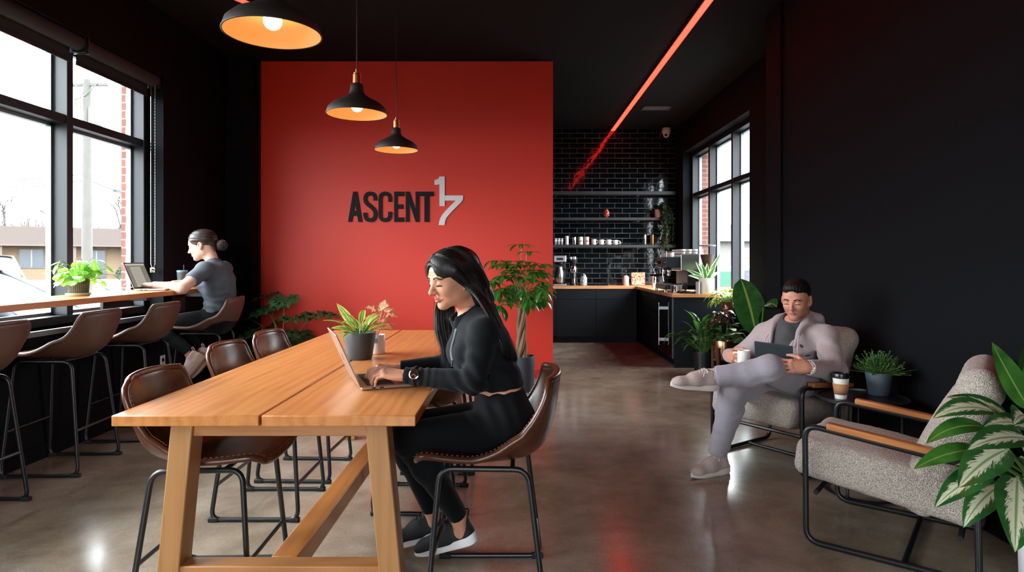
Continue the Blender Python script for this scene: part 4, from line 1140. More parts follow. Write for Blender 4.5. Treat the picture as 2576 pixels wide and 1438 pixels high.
# grinder with clear hopper behind the machine
gr = thing('espresso_grinder', 'espresso grinder with a cone hopper of beans by the kitchen window', 'grinder', (2.30, 7.68, CT))
MB().box(-.07, .07, -.06, .06, 0, .30).build('body', M_dplas, gr, smooth=False, bev=.015)
MB().lathe([(.03, .30), (.05, .33), (.085, .46), (.0, .462)], (0, 0, 0), 24).build('bean_cone', mat('coffee beans', (70, 44, 30), .6, bump=.8, bscale=120), gr)
MB().lathe([(.052, .33), (.092, .47), (.098, .56)], (0, 0, 0), 28, cap=False).build('hopper', M_glass, gr)
MB().lathe([(.1, .56), (.102, .575), (.02, .582)], (0, 0, 0), 28).build('hopper_lid', mat('grey plastic lid', (110, 114, 118), .3), gr)
MB().lathe([(.05, 0), (.055, .012), (.02, .02)], (-.11, 0, 0), 18).build('tamper_rest', M_chrome, gr)
MB().tube([(-.07, 0, .2), (-.14, 0, .19)], .012, 8).build('dosing_fork', M_chrome, gr)
t = thing('milk_pitcher', 'shiny steel milk pitcher at the near edge of the side counter', 'pitcher', (1.79 + .07, 7.5, CT))
MB().lathe([(0, 0), (.032, 0), (.034, .004), (.032, .06), (.034, .092), (.030, .092), (.028, .06), (0, .01)], (0, 0, 0), 24, cap=False).build('body', M_chrome, t, angle=60)
MB().tube(spline([(.032, 0, .08), (.06, 0, .075), (.06, 0, .035), (.033, 0, .025)], 4), .004, 8).build('handle', M_chrome, t)
t = thing('bar_tray', 'dark bar mat tray in front of the snake plant pot', 'tray', (2.0, 7.5, CT)); MB().box(-.09, .10, -.05, .06, 0, .012).build('tray_base', M_dplas, t, smooth=False, bev=.004)
MB().box(-.09, .10, .055, .06, .012, .022).build('tray_lip', M_chrome, t, smooth=False)
t = thing('knock_box', 'small clear plastic box on the drip tray of the espresso machine', 'box', (1.93, 7.70, CT)); MB().box(-.06, .06, -.05, .05, 0, .1).build('box_body', mat('frosted plastic', (150, 156, 160), .2, .3), t, smooth=False, bev=.006)
MB().box(-.065, .065, -.055, .055, .1, .112).build('lid', M_chrome, t, smooth=False, bev=.003)
t = thing('ribbed_glass', 'ribbed clear glass in front of the white snake plant pot', 'glass', (2.115, 7.43, CT))
MB().lathe([(.022, 0), (.024, .004), (.026, .14), (.024, .14), (.021, .01), (0, .01)], (0, 0, 0), 12, cap=False).build('bowl', mat('clear glassware', (210, 220, 222), .05, spec=.8, metal=.55), t, smooth=False)
MB().tube([(.026 * math.cos(a), .026 * math.sin(a), .14) for a in np.linspace(0, 2 * PI, 25)[:-1]], .0016, 6, closed=True).build('rim', M_chrome, t)
# ================================================================ boucle armchairs and side table
def boucle():
    m, nt, b = new_mat('cream boucle'); v = coords(nt)
    vo = nt.nodes.new('ShaderNodeTexVoronoi'); vo.inputs['Scale'].default_value = 285; vo.inputs['Randomness'].default_value = 1
    d = nt.nodes.new('ShaderNodeVectorMath'); d.operation = 'ADD'
    ns = nt.nodes.new('ShaderNodeTexNoise'); ns.inputs['Scale'].default_value = 60; nt.links.new(v, ns.inputs['Vector'])
    sc = nt.nodes.new('ShaderNodeVectorMath'); sc.operation = 'SCALE'; sc.inputs['Scale'].default_value = .012
    nt.links.new(ns.outputs['Color'], sc.inputs[0]); nt.links.new(v, d.inputs[0]); nt.links.new(sc.outputs[0], d.inputs[1]); nt.links.new(d.outputs[0], vo.inputs['Vector'])
    c = ramp(nt, vo.outputs['Distance'], [(.15, lin((240, 230, 220))), (.45, lin((220, 206, 192))), (.72, lin((160, 142, 128)))])
    nt.links.new(c, b.inputs['Base Color']); b.inputs['Roughness'].default_value = .95; b.inputs['Sheen Weight'].default_value = .2
    bump(nt, b, mathn(nt, 'SUBTRACT', 1., vo.outputs['Distance']), .9, .008)
    return m
M_bou = boucle()
M_arm = wood('armrest oak', (150, 88, 44), (196, 128, 76), 'X', .35)
def boucle_skin(x, y, z):
    return .0012 * (np.sin(x * 420 + 2 * np.sin(z * 160)) * np.sin(y * 400 + 2 * np.sin(x * 150)) + np.sin(z * 430 + 2 * np.sin(y * 170)))
def armchair(label, loc, rz):
    t = thing('armchair', label, 'armchair', loc, rz, 'cream boucle armchairs with black frames')
    th = .17
    # seat: thick pillow tilted down to the back
    f = Field((-.42, -.37, .12), (.42, .37, .52), .0075)
    Ms = Matrix.Rotation(rad(8), 3, 'Y').inverted()
    f.box((.03, 0, .325), (.345, .285, .085), .05, Ms, .01)
    f.ell((.05, 0, .39), (.27, .24, .045), Ms, .05)
    f.warp(boucle_skin); s = field_obj('seat_cushion', [f], M_bou, t, world=False)
    # back: pillow leaning back with a folded-over head roll
    f = Field((-.56, -.37, .14), (.08, .37, .92), .0075)
    Mb = Matrix.Rotation(rad(24), 3, 'Y').inverted()
    f.box((-.205, 0, .50), (.075, .275, .315), .055, Mb, .01)
    f.ell((-.14, 0, .48), (.04, .24, .22), Mb, .05)
    f.cone((-.312, -.225, .755), (-.312, .225, .755), .074, k=.03)
    f.warp(boucle_skin); field_obj('back_cushion', [f], M_bou, t, world=False)
    for sg in (-1, 1):
        y = .31 * sg
        path = rounded([(.31, y, .014), (.315, y, .525), (-.30, y, .455), (-.31, y, .014)], .06, 7, closed=True)
        MB().tube(path, .0125, 10, closed=True).build('side_frame', M_iron, t)
        MB().bar((.225, y, .535), (-.215, y, .486), .042, .028).build('armrest', M_arm, t, bev=.006)
    MB().tube([(-.06, -.31, .014), (-.06, .31, .014)], .0115, 10).build('floor_bar', M_iron, t)
    MB().tube([(.10, -.31, .014), (-.12, -.27, .25)], .010, 8).tube([(.10, .31, .014), (-.12, .27, .25)], .010, 8)
    MB().tube([(.27, -.31, .235), (.27, .31, .235)], .011, 8).build('seat_bar', M_iron, t)
    MB().tube([(-.25, -.31, .17), (-.25, .31, .17)], .011, 8).build('seat_bar', M_iron, t)
    return t
chA = armchair('cream boucle armchair the man in grey sits in', (1.70, 4.04, 0), rad(-145.4))
chB = copy_tree(chA, None, (1.715, 2.865, 0), rad(141.9), 'empty cream boucle armchair in the right foreground')
tbl = thing('side_table', 'small round black side table between the two armchairs', 'table', (1.87, 3.44, 0))
MB().lathe([(.221, .497), (.225, .5), (.225, .517), (.218, .517), (.217, .507), (0, .507)], (0, 0, 0), 48, cap=False).lathe([(0, .497), (.221, .497)], (0, 0, 0), 48, cap=False).build('table_top', M_iron, tbl, angle=40)
for k in range(3):
    a = rad(100 + 120 * k); MB().tube([(.19 * math.cos(a), .19 * math.sin(a), .498), (.19 * math.cos(a), .19 * math.sin(a), 0)], .009, 8).build('leg', M_iron, tbl)
MB().tube([(.19 * math.cos(a), .19 * math.sin(a), .012) for a in np.linspace(0, 2 * PI, 41)[:-1]], .007, 6, closed=True).build('base_ring', M_iron, tbl)
TZ = .508
t = thing('paper_coffee_cup', 'white paper coffee cup with brown sleeve and black lid on the side table', 'cup', (1.745, 3.425, TZ))
MB().lathe([(0, .004), (.028, .004), (.029, 0), (.041, .112), (.0425, .112), (.0425, .116), (0, .116)], (0, 0, 0), 36, cap=False).build('cup', mat('white paper', (232, 228, 222), .6), t, angle=50)
MB().lathe([(.0325, .024), (.0405, .082)], (0, 0, 0), 36, cap=False).build('cardboard_sleeve', mat('kraft cardboard', (176, 122, 84), .8), t, solid=.002)
MB().lathe([(.044, .112), (.0455, .116), (.0445, .122), (.041, .124), (.039, .135), (.036, .137), (.034, .132), (0, .131)], (0, 0, 0), 36, cap=False).build('lid', M_dplas, t, angle=40)
# ================================================================ plants
def leaf_mat(name, c1, c2, rib=None, pattern=None, pc=(200, 205, 180), rough=.35, transl=.25, pscale=9.):
    """two-tone leaf: uv.x across the blade, uv.y along it; optional pale pattern along the midrib or edge"""
    if name in MATS: return MATS[name]
    m, nt, b = new_mat(name)
    uv = nt.nodes.new('ShaderNodeUVMap'); sp = nt.nodes.new('ShaderNodeSeparateXYZ'); nt.links.new(uv.outputs['UV'], sp.inputs[0])
    n = noise(nt, coords(nt), 14, 3)
    c = ramp(nt, n, [(.3, lin(c1)), (.7, lin(c2))])
    ax = mathn(nt, 'MULTIPLY', mathn(nt, 'ABSOLUTE', mathn(nt, 'SUBTRACT', sp.outputs['X'], .5)), 2.)
    if pattern:
        w = nt.nodes.new('ShaderNodeTexNoise'); w.inputs['Scale'].default_value = pscale; w.inputs['Detail'].default_value = 6; w.inputs['Roughness'].default_value = .7
        cb = nt.nodes.new('ShaderNodeCombineXYZ')
        sk = mathn(nt, 'ADD', mathn(nt, 'MULTIPLY', sp.outputs['Y'], 2.2), mathn(nt, 'MULTIPLY', ax, -.9))     # veins slant forward
        nt.links.new(mathn(nt, 'MULTIPLY', sp.outputs['X'], .7), cb.inputs[0]); nt.links.new(sk, cb.inputs[1])
        oi = nt.nodes.new('ShaderNodeObjectInfo')
        nt.links.new(noise(nt, coords(nt), 3., 1), cb.inputs[2])
        nt.links.new(cb.outputs[0], w.inputs['Vector'])
        v = mathn(nt, 'ADD', w.outputs['Fac'], mathn(nt, 'MULTIPLY', ax, -.62 if pattern == 'centre' else .5))
        f = ramp(nt, v, [(.24 if pattern == 'centre' else .78, (0, 0, 0)), (.30 if pattern == 'centre' else .86, (1, 1, 1))])
        c = mixc(nt, f, c, lin(pc))
    if rib:
        f = ramp(nt, ax, [(.03, (1, 1, 1)), (.10, (0, 0, 0))]); c = mixc(nt, f, c, lin(rib))
    nt.links.new(c, b.inputs['Base Color']); b.inputs['Roughness'].default_value = rough
    o = nt.nodes['Material Output']; tr = nt.nodes.new('ShaderNodeBsdfTranslucent'); mx = nt.nodes.new('ShaderNodeMixShader'); mx.inputs[0].default_value = transl
    hs = nt.nodes.new('ShaderNodeHueSaturation'); hs.inputs['Value'].default_value = 1.6; hs.inputs['Hue'].default_value = .475
    nt.links.new(c, hs.inputs['Color']); nt.links.new(hs.outputs[0], tr.inputs['Color'])
    nt.links.new(b.outputs[0], mx.inputs[1]); nt.links.new(tr.outputs[0], mx.inputs[2]); nt.links.new(mx.outputs[0], o.inputs['Surface'])
    MATS[name] = m
    return m
M_soil = mat('potting soil', (44, 32, 26), .95, bump=.8, bscale=90)
M_stem = mat('green stem', (86, 120, 56), .5)
def pot(t, prof, m, soil_r, soil_z, name='pot'):
    MB().lathe(prof, (0, 0, 0), 40, cap=False).build(name, m, t, angle=50)
    mb = MB().lathe([(0, soil_z + .004), (soil_r * .5, soil_z + .006), (soil_r, soil_z)], (0, 0, 0), 24, cap=False)
    mb.build('soil', M_soil, t)
def taper(r0, r1, h, th=.006, foot=0.):
    """bottom radius, top radius, height"""
    return [(0, foot), (r0 * .93, foot), (r0, .006), (r1, h - .004), (r1 - .001, h), (r1 - th, h), (r1 - th - .002, h * .8), (r0 * .85, .02), (0, .02)]
def sph(a, e): return V((math.cos(a) * math.cos(e), math.sin(a) * math.cos(e), math.sin(e)))

# --- round-leaved plant on the window counter
M_g1 = leaf_mat('fresh round leaf', (70, 142, 44), (112, 184, 62), (170, 210, 120), rough=.3, transl=.4)
t = thing('potted_plant', 'bright green round-leaved plant in a ribbed pot on the window counter', 'plant', (-2.84, 4.12, 1.023))
MB().lathe([(0, 0), (.062, 0), (.07, .008), (.072, .016), (.066, .018), (.06, .012), (0, .012)], (0, 0, 0), 36, cap=False).build('saucer', mat('pale clay saucer', (196, 180, 158), .6), t)
def ribpot(uu, vv):
    a = 2 * PI * uu; r = lerp(.055, .062, vv) + .0018 * math.cos(a * 34) * (1 if vv < .97 else .3)
    return V((r * math.cos(a), r * math.sin(a), .013 + .095 * vv))
mb = MB().grid(ribpot, 136, 6, wrap_u=True).lathe([(.062, .108), (.055, .108), (.052, .09), (0, .088)], (0, 0, 0), 36, cap=False)
mb.build('pot', mat('grey green stoneware', (86, 88, 76), .7, var=.35, vscale=50), t, angle=80)
mb = MB(); sm = MB()
R1 = random.Random(5)
for k in range(70):
    a = R1.uniform(0, 2 * PI); e = R1.uniform(.15, 1.35); L = R1.uniform(.09, .20) * (1.1 if abs(math.cos(a)) > .3 else .8)
    d = sph(a, e); tip = V((0, 0, .10)) + V((d.x * L, d.y * L, d.z * L * .75)) + V((0, 0, -.02 if e < .5 else 0))
    sm.tube(spline([(d.x * .02, d.y * .02, .095), V((d.x * L * .5, d.y * L * .5, .10 + d.z * L * .55)), tip], 4), .0017, 5)
    leaf(mb, tip - d * .01, V((d.x, d.y, R1.uniform(-1.6, -.1))), (0, 0, 1), R1.uniform(.05, .072), R1.uniform(.05, .066), .3, .12, 'oval', 4, 6)
for k, (dx, dy, dz) in enumerate(((.17, .02, .02), (.205, .06, .012), (.225, .10, .06), (.19, .12, .004), (.155, .05, .055), (.235, .12, .03), (.16, .09, .012))):
    leaf(mb, V((dx, dy, dz)), (.4, .3, .35), (0, 0, 1), .05, .046, .4, .1, 'oval', 4, 6)
sm.tube(spline([(.04, 0, .10), (.10, .02, .09), (.15, .05, .04), (.19, .09, .015), (.23, .12, .03)], 6), .0018, 5)
sm.build('stems', M_stem, t); mb.build('foliage', M_g1, t)
# --- money tree by the red wall
M_g2 = leaf_mat('glossy palmate leaf', (30, 84, 28), (58, 122, 44), (96, 150, 70), rough=.25, transl=.3)
t = thing('money_tree', 'tall money tree with a braided trunk in a grey pot by the red wall', 'plant', (.045, 6.12, 0))
M_gpot = mat('dark grey pot glaze', (60, 66, 74), .5)
pot(t, [(0, 0), (.115, 0), (.12, .01), (.13, .33), (.128, .335), (.118, .335), (.116, .28), (0, .28)], M_gpot, .116, .285)
mb = MB()
for k in range(4):
    pts = [(.03 * math.cos(k * PI / 2 + z * 7.5) * (1 + .8 * max(0, .45 - z)), .03 * math.sin(k * PI / 2 + z * 7.5) * (1 + .8 * max(0, .45 - z)), z) for z in np.linspace(.28, .80, 30)]
    mb.tube(pts, [lerp(.026, .017, i / 29) for i in range(30)], 8)
mb.build('braided_trunk', mat('pale woody bark', (132, 104, 78), .8, bump=.5, bscale=60, var=.2), t)
mb, sm = MB(), MB(); R1 = random.Random(9)
for k in range(46):
    a = R1.uniform(0, 2 * PI); e = R1.uniform(-.45, 1.25); L = R1.uniform(.18, .38)
    if k < 5: e = R1.uniform(.9, 1.4); L = R1.uniform(.38, .48)
    d = sph(a, e); b = V((0, 0, .84)) + V((R1.uniform(-.03, .03), R1.uniform(-.03, .03), R1.uniform(-.06, .16)))
    tip = b + V((d.x * L * .86, d.y * L * .86, d.z * L * .95 + .05))
    sm.tube(spline([b, b.lerp(tip, .5) + V((0, 0, .03)), tip], 4), .0035, 5)
    nl = R1.choice((5, 6, 6, 7))
    for j in range(nl):
        aa = a + (j / nl) * 2 * PI
        ld = (V((math.cos(aa), math.sin(aa), 0)) * .8 + d * .45 + V((0, 0, -.25))).normalized()
        leaf(mb, tip, ld, (0, 0, 1), R1.uniform(.12, .185), R1.uniform(.045, .062), R1.uniform(.7, 1.3), .18, 'obov', 4, 7)
sm.build('branches', M_stem, t); mb.build('foliage', M_g2, t)
# --- fatsia behind the chairs
M_g3 = leaf_mat('dark lobed leaf', (26, 62, 34), (48, 88, 50), (96, 130, 84), rough=.35, transl=.12)
t = thing('fatsia_plant', 'dark ferny lobed-leaf floor plant in the corner left of the red wall', 'plant', (-2.28, 6.3, 0))
pot(t, taper(.13, .16, .3), M_gpot, .15, .26)
mb, sm = MB(), MB(); R1 = random.Random(4)
def lobed(mb, c, d, size, nl=9):
    d = V(d).normalized(); s_ = d.cross(V((0, 0, 1))).normalized(); n_ = s_.cross(d)
    for j in range(nl):
        a = lerp(-2.25, 2.25, j / (nl - 1)); ld = d * math.cos(a) + s_ * math.sin(a)
        leaf(mb, c, ld + n_ * .08, n_, size * (1 - .13 * abs(a)), size * .36, .35, .22, 'obov', 4, 6, wave=.35)
def atf(px, py, Y): return at(px, py, Y) - V((-2.28, 6.3, 0))
spots = [(716, 752, 6.2), (668, 778, 6.35), (640, 836, 6.15), (738, 800, 6.05), (800, 790, 6.2), (690, 815, 6.5), (718, 838, 6.0), (655, 870, 6.3), (760, 860, 6.1), (700, 880, 6.2), (625, 800, 6.45), (690, 850, 6.0), (745, 850, 6.4), (672, 745, 6.5), (610, 855, 6.3)]
for i, (px, py, Y) in enumerate(spots):
    c = atf(px, py, Y); b = V((R1.uniform(-.05, .05), R1.uniform(-.05, .05), .26))
    sm.tube(spline([b, b.lerp(c, .55) + V((0, 0, .08)), c], 5), .006, 6)
    out = V((c.x, c.y - .25, -.15)).normalized()
    lobed(mb, c, out + V((R1.uniform(-.3, .3), 0, R1.uniform(-.1, .2))), R1.uniform(.2, .26))
sm.build('stems', M_stem, t); mb.build('foliage', M_g3, t)
# --- peace lily in a black ribbed pot
M_g4 = leaf_mat('deep green lily leaf', (34, 86, 34), (66, 126, 52), (110, 160, 80), rough=.25, transl=.3)
t = thing('peace_lily', 'leafy peace lily in a black ribbed pot at the end of the kitchen counter', 'plant', (2.05, 6.98, 0))
prof = [(0, 0), (.09, 0)] + [(.095 + .02 * k / 18 + (.003 if k % 2 else 0), .01 + .25 * k / 18) for k in range(19)] + [(.108, .262), (.1, .24), (0, .235)]
pot(t, prof, mat('black ribbed ceramic', (24, 26, 28), .4), .1, .24)
mb, sm = MB(), MB(); R1 = random.Random(21)
for k in range(58):
    a = R1.uniform(0, 2 * PI); e = R1.uniform(.5, 1.45); L = R1.uniform(.10, .30)
    d = sph(a, e); q_ = .45 if d.y > .15 else 1.; b = V((R1.uniform(-.05, .05), R1.uniform(-.05, .05), .24)); tip = b + d * L * q_
    sm.tube([b, tip], .003, 5)
    leaf(mb, tip, V((d.x, d.y, d.z * .8)), (0, 0, 1), R1.uniform(.17, .26) * (q_ * .5 + .5), R1.uniform(.05, .075), R1.uniform(1.0, 2.0), .2, 'lance', 4, 9)
sm.build('stems', M_stem, t); mb.build('foliage', M_g4, t)
# --- brass pot on wooden stand with mixed dark foliage
M_brass = mat('brushed brass pot', (214, 168, 128), .28, 1.)
M_stand = wood('walnut stand', (80, 50, 34), (110, 72, 50), 'Z', .5)
M_g5 = leaf_mat('burgundy leaf', (62, 24, 26), (48, 52, 32), (140, 80, 70), rough=.2, transl=.2)
M_g6 = leaf_mat('dark rubber leaf', (18, 46, 26), (34, 68, 34), (70, 110, 60), rough=.15, transl=.15)
sx_, sy_ = 2.185, 6.72
st_ = thing('plant_stand', 'wooden plant stand with square legs holding the brass pot', 'plant stand', (sx_, sy_, 0))
for a in (PI * .25, PI * .75, PI * 1.25, PI * 1.75):
    MB().bar((.125 * math.cos(a), .125 * math.sin(a), 0), (.125 * math.cos(a), .125 * math.sin(a), .34), .026, .026, (1, 0, 0)).build('leg', M_stand, st_, smooth=False, bev=.003)
for a in (PI * .25, PI * .75): MB().bar((.11 * math.cos(a), .11 * math.sin(a), .195), (-.11 * math.cos(a), -.11 * math.sin(a), .195), .02, .02).build('cross_rail', M_stand, st_, smooth=False)
t = thing('rubber_plant', 'dark mixed-leaf plant in a brass pot on the wooden stand', 'plant', (sx_, sy_, .206))
pot(t, [(0, 0), (.09, 0), (.102, .012), (.106, .2), (.104, .204), (.1, .2), (.098, .18), (0, .178)], M_brass, .098, .18)
mb, mb2, mb3, sm = MB(), MB(), MB(), MB(); R1 = random.Random(33)
for k in range(16):
    a = R1.uniform(0, 2 * PI); e = R1.uniform(.2, 1.2); L = R1.uniform(.10, .22); d = sph(a, e); b = V((0, 0, .18)); tip = b + d * L
    sm.tube([b, tip], .003, 5); leaf(mb, tip, V((d.x, d.y, d.z * .3)), (0, 0, 1), .15, .075, R1.uniform(.4, 1.2), .15, 'oval', 4, 7)
for k in range(24):
    z = R1.uniform(.36, .5); a = R1.uniform(0, 2 * PI); b = V((-.03, .02, z)); d = sph(a, R1.uniform(-.2, .5))
    leaf(mb2, b + d * .05, d, (0, 0, 1), R1.uniform(.1, .16), .06, R1.uniform(.8, 1.6), .2, 'lance', 4, 7, wave=.2)
sm.tube([(-.03, .02, .18), (-.03, .02, .5)], .007, 8); sm.tube([(.02, 0, .18), (.04, -.02, .42)], .005, 8)
for k in range(7):
    a = R1.uniform(0, 2 * PI); leaf(mb3, V((.0, .0, .20 + .02 * k)) + sph(a, .4) * .07, sph(a, .3), (0, 0, 1), .12, .085, .9, .12, 'oval', 4, 7)
leaf(mb3, (.09, -.04, .22), (.1, 0, 1), (0, -1, 0), .1, .075, .1, .05, 'oval', 4, 7)
sm.build('stems', M_stem, t); mb.build('foliage', M_g6, t); mb2.build('burgundy_foliage', M_g5, t)
mb3.build('young_foliage', leaf_mat('lime young leaf', (128, 158, 34), (156, 184, 48), (190, 206, 110), transl=.5), t)
# --- plant in a glazed brown pot by the kitchen window
st2 = thing('plant_stand', 'slim black metal plant stand under the brown glazed pot', 'plant stand', (2.36, 7.12, 0))
MB().lathe([(0, .60), (.09, .60), (.09, .612), (0, .612)], (0, 0, 0), 28, cap=False).build('top_plate', M_iron, st2)
for k in range(3):
    a = 2.1 * k + .4; MB().tube([(.08 * math.cos(a), .08 * math.sin(a), .602), (.12 * math.cos(a), .12 * math.sin(a), 0)], .007, 8).build('leg', M_iron, st2)
t = thing('trailing_plant', 'glossy drooping plant in a brown glazed pot before the kitchen window', 'plant', (2.36, 7.12, .614))
pot(t, [(0, 0), (.05, 0), (.062, .03), (.068, .10), (.064, .17), (.06, .175), (.055, .17), (.055, .15), (0, .148)], mat('brown glaze', (92, 46, 34), .12), .055, .15)
M_g7 = leaf_mat('mottled trailing leaf', (46, 96, 36), (90, 134, 50), (150, 176, 90), 'edge', (188, 196, 110), rough=.22, transl=.4)
mb, sm = MB(), MB(); R1 = random.Random(8)
for k in range(42):
    a = R1.uniform(0, 2 * PI); e = R1.uniform(.1, 1.3); L = R1.uniform(.05, .16); d = sph(a, e); b = V((0, 0, .15)); tip = b + d * L
    sm.tube([b, tip], .0025, 5); leaf(mb, tip, V((d.x, d.y, d.z * .3)), (0, 0, 1), R1.uniform(.11, .18), R1.uniform(.05, .075), R1.uniform(1.2, 2.2), .18, 'heart', 4, 8)
sm.build('stems', M_stem, t); mb.build('foliage', M_g7, t)
# --- bird of paradise behind the man's armchair
M_g8 = leaf_mat('big paddle leaf', (26, 66, 30), (46, 92, 38), (130, 150, 70), rough=.25, transl=.22)
t = thing('bird_of_paradise', 'bird of paradise plant with huge paddle leaves behind the man', 'plant', (2.27, 5.95, 0))
pot(t, taper(.13, .16, .28), M_gpot, .15, .25)
mb, sm = MB(), MB()
def big(px, py, Y, d, up, L, W, droop, fold=.18, tw=0., rr=.008):
    tip = at(px, py, Y) - V((2.27, 5.95, 0)); b = V((tip.x * .12, 0, .25))
    sm.tube(spline([b, b.lerp(tip, .5) + V((tip.x * -.05, 0, .05)), tip], 6), [rr * 1.5 - rr * .7 * i / 12 for i in range(13)], 8)
    leaf(mb, tip, d, up, L, W, droop, fold, 'oval', 8, 14, wave=.02, twist=tw)
big(1902, 842, 5.9, (-.22, -.12, 1), (-.4, -1, .1), .56, .27, .25)
big(1925, 815, 5.9, (.14, -.1, 1), (.5, -1, .2), .46, .22, .5)
big(1921, 772, 5.5, (-.06, -1, .42), (-.7, -.1, 1), .34, .13, .7, .3)
big(1870, 838, 5.9, (-1, -.25, .12), (0, -.3, 1), .22, .06, .5, .25)
big(1905, 880, 6.0, (-.75, -.3, .7), (0, -.5, 1), .3, .13, .8)
big(1925, 830, 5.8, (.1, -.2, .9), (0, -1, .2), .36, .2, .7)
big(1880, 860, 5.75, (-.5, -.5, .5), (0, -.5, 1), .28, .13, 1.2)
sm.build('leaf_stalks', M_stem, t); mb.build('foliage', M_g8, t)
# --- snake plant on the kitchen counter
M_g9 = leaf_mat('white edged sword leaf', (46, 104, 54), (70, 132, 70), None, 'edge', (214, 220, 180), rough=.3, transl=.2)
t = thing('snake_plant', 'white-edged sword-leaf plant in a cream pot at the window end of the counter', 'plant', (2.235, 7.49, CT))
pot(t, [(0, 0), (.08, 0), (.087, .008), (.09, .18), (.086, .184), (.08, .18), (.078, .15), (0, .15)], mat('cream ceramic', (230, 222, 206), .4), .078, .152)
mb = MB()
for a, e, L, W in ((.2, 1.15, .36, .05), (2.9, .75, .26, .055), (1.2, 1.3, .22, .055), (4.0, 1.1, .24, .06), (5.2, 1.0, .22, .06), (3.4, .5, .24, .05), (.6, .65, .24, .045), (4.6, 1.4, .2, .055), (2.2, 1.2, .22, .05), (3.1, 1.15, .26, .05)):
    d = sph(a, e); leaf(mb, V((d.x * .02, d.y * .02, .15)), d, V((-d.x * .3, -1, .3)), L, W, .5 if e < 1 else .15, .25, 'strap', 4, 9)
mb.build('foliage', M_g9, t)
# --- hanging plant on the middle kitchen shelf
M_g10 = leaf_mat('dark trailing ivy', (26, 44, 26), (50, 66, 38), None, rough=.5, transl=.2)
t = thing('hanging_plant', 'trailing plant in a blush pot spilling from the middle kitchen shelf', 'plant', (X10(1656.5, 10.08), 10.08, S2 + .001))
pot(t, [(0, 0), (.052, 0), (.06, .012), (.063, .125), (.06, .13), (.056, .125), (.056, .11), (0, .108)], M_cerp, .056, .11)
mb, sm = MB(), MB(); R1 = random.Random(17)
for k in range(15):
    x0 = R1.uniform(.02, .2); y0 = R1.uniform(-.14, -.02); top = R1.uniform(.12, .24); L = R1.uniform(.1, .75) if k > 4 else R1.uniform(.0, .1)
    pts = spline([(0, 0, .11), (x0 * .6, y0 * .7, top), (x0, y0 - .02, .06), (x0 + R1.uniform(-.03, .03), y0 - .03, -L * .5), (x0 + R1.uniform(-.05, .06), y0 - .02, -L)], 6)
    sm.tube(pts, .002, 4)
    for p in pts[3:]:
        for q in range(2):
            d = V((R1.uniform(-1, 1), R1.uniform(-1, .2), R1.uniform(-.6, .3)))
            leaf(mb, p, d, (0, 0, 1), R1.uniform(.04, .07), R1.uniform(.03, .045), .8, .1, 'heart', 2, 4)
sm.build('stems', M_stem, t); mb.build('foliage', M_g10, t)
# --- boxwood pot on the side table
M_g11 = leaf_mat('small box leaf', (40, 86, 44), (88, 136, 70), None, rough=.4, transl=.25)
t = thing('boxwood_plant', 'small bushy green plant in a grey pot on the round black table', 'plant', (2.005, 3.525, TZ))
pot(t, taper(.052, .068, .125), mat('slate blue pot', (84, 94, 104), .5), .06, .112)
mb, sm = MB(), MB(); R1 = random.Random(3)
for k in range(150):
    a = R1.uniform(0, 2 * PI); e = R1.uniform(-.1, 1.5); L = R1.uniform(.06, .13) * (1.08 if e < .8 else 1); d = sph(a, e); b = V((d.x * .03, d.y * .03, .115))
    tip = b + V((d.x * L, d.y * L, d.z * L * .85 + .015)); sm.tube([b, tip], .0012, 4)
    for j in range(12):
        p = b.lerp(tip, R1.uniform(.35, 1.05)); dd = (d + V((R1.uniform(-1, 1), R1.uniform(-1, 1), R1.uniform(-.4, 1)))).normalized()
        leaf(mb, p, dd, (0, 0, 1), R1.uniform(.010, .016), .009, .2, .2, 'oval', 2, 3)
sm.build('twigs', M_stem, t); mb.build('foliage', M_g11, t)
# --- silver-leaved aglaonema in the right foreground
M_g12 = leaf_mat('silver centred leaf', (30, 74, 36), (52, 104, 48), (120, 150, 96), 'centre', (208, 208, 180), rough=.28, transl=.2, pscale=7.)
M_g12b = leaf_mat('plain aglaonema leaf', (36, 92, 36), (74, 136, 52), (130, 170, 90), rough=.28, transl=.3)
ax_, ay_ = 1.955, 2.24
t = thing('aglaonema_plant', 'large silver-patterned leafy plant in a white pot in the right foreground', 'plant', (ax_, ay_, 0))
pot(t, [(0, 0), (.13, 0), (.145, .012), (.155, .34), (.153, .346), (.143, .346), (.14, .31), (0, .31)], mat('white glazed pot', (226, 226, 228), .3), .14, .312)
mb, mb2, sm = MB(), MB(), MB(); R1 = random.Random(12)
def agl(px, py, Y, d, L, W, droop, plain=False, up=(0, -.6, 1)):
    b = at(px, py, Y) - V((ax_, ay_, 0)); r0 = V((R1.uniform(-.05, .05), R1.uniform(-.05, .05), .31))
    sm.tube(spline([r0, r0.lerp(b, .5) + V((0, 0, .03)), b], 5), .0055, 6)
    leaf(mb2 if plain else mb, b, d, up, L, W, droop, .16, 'lance', 6, 12)
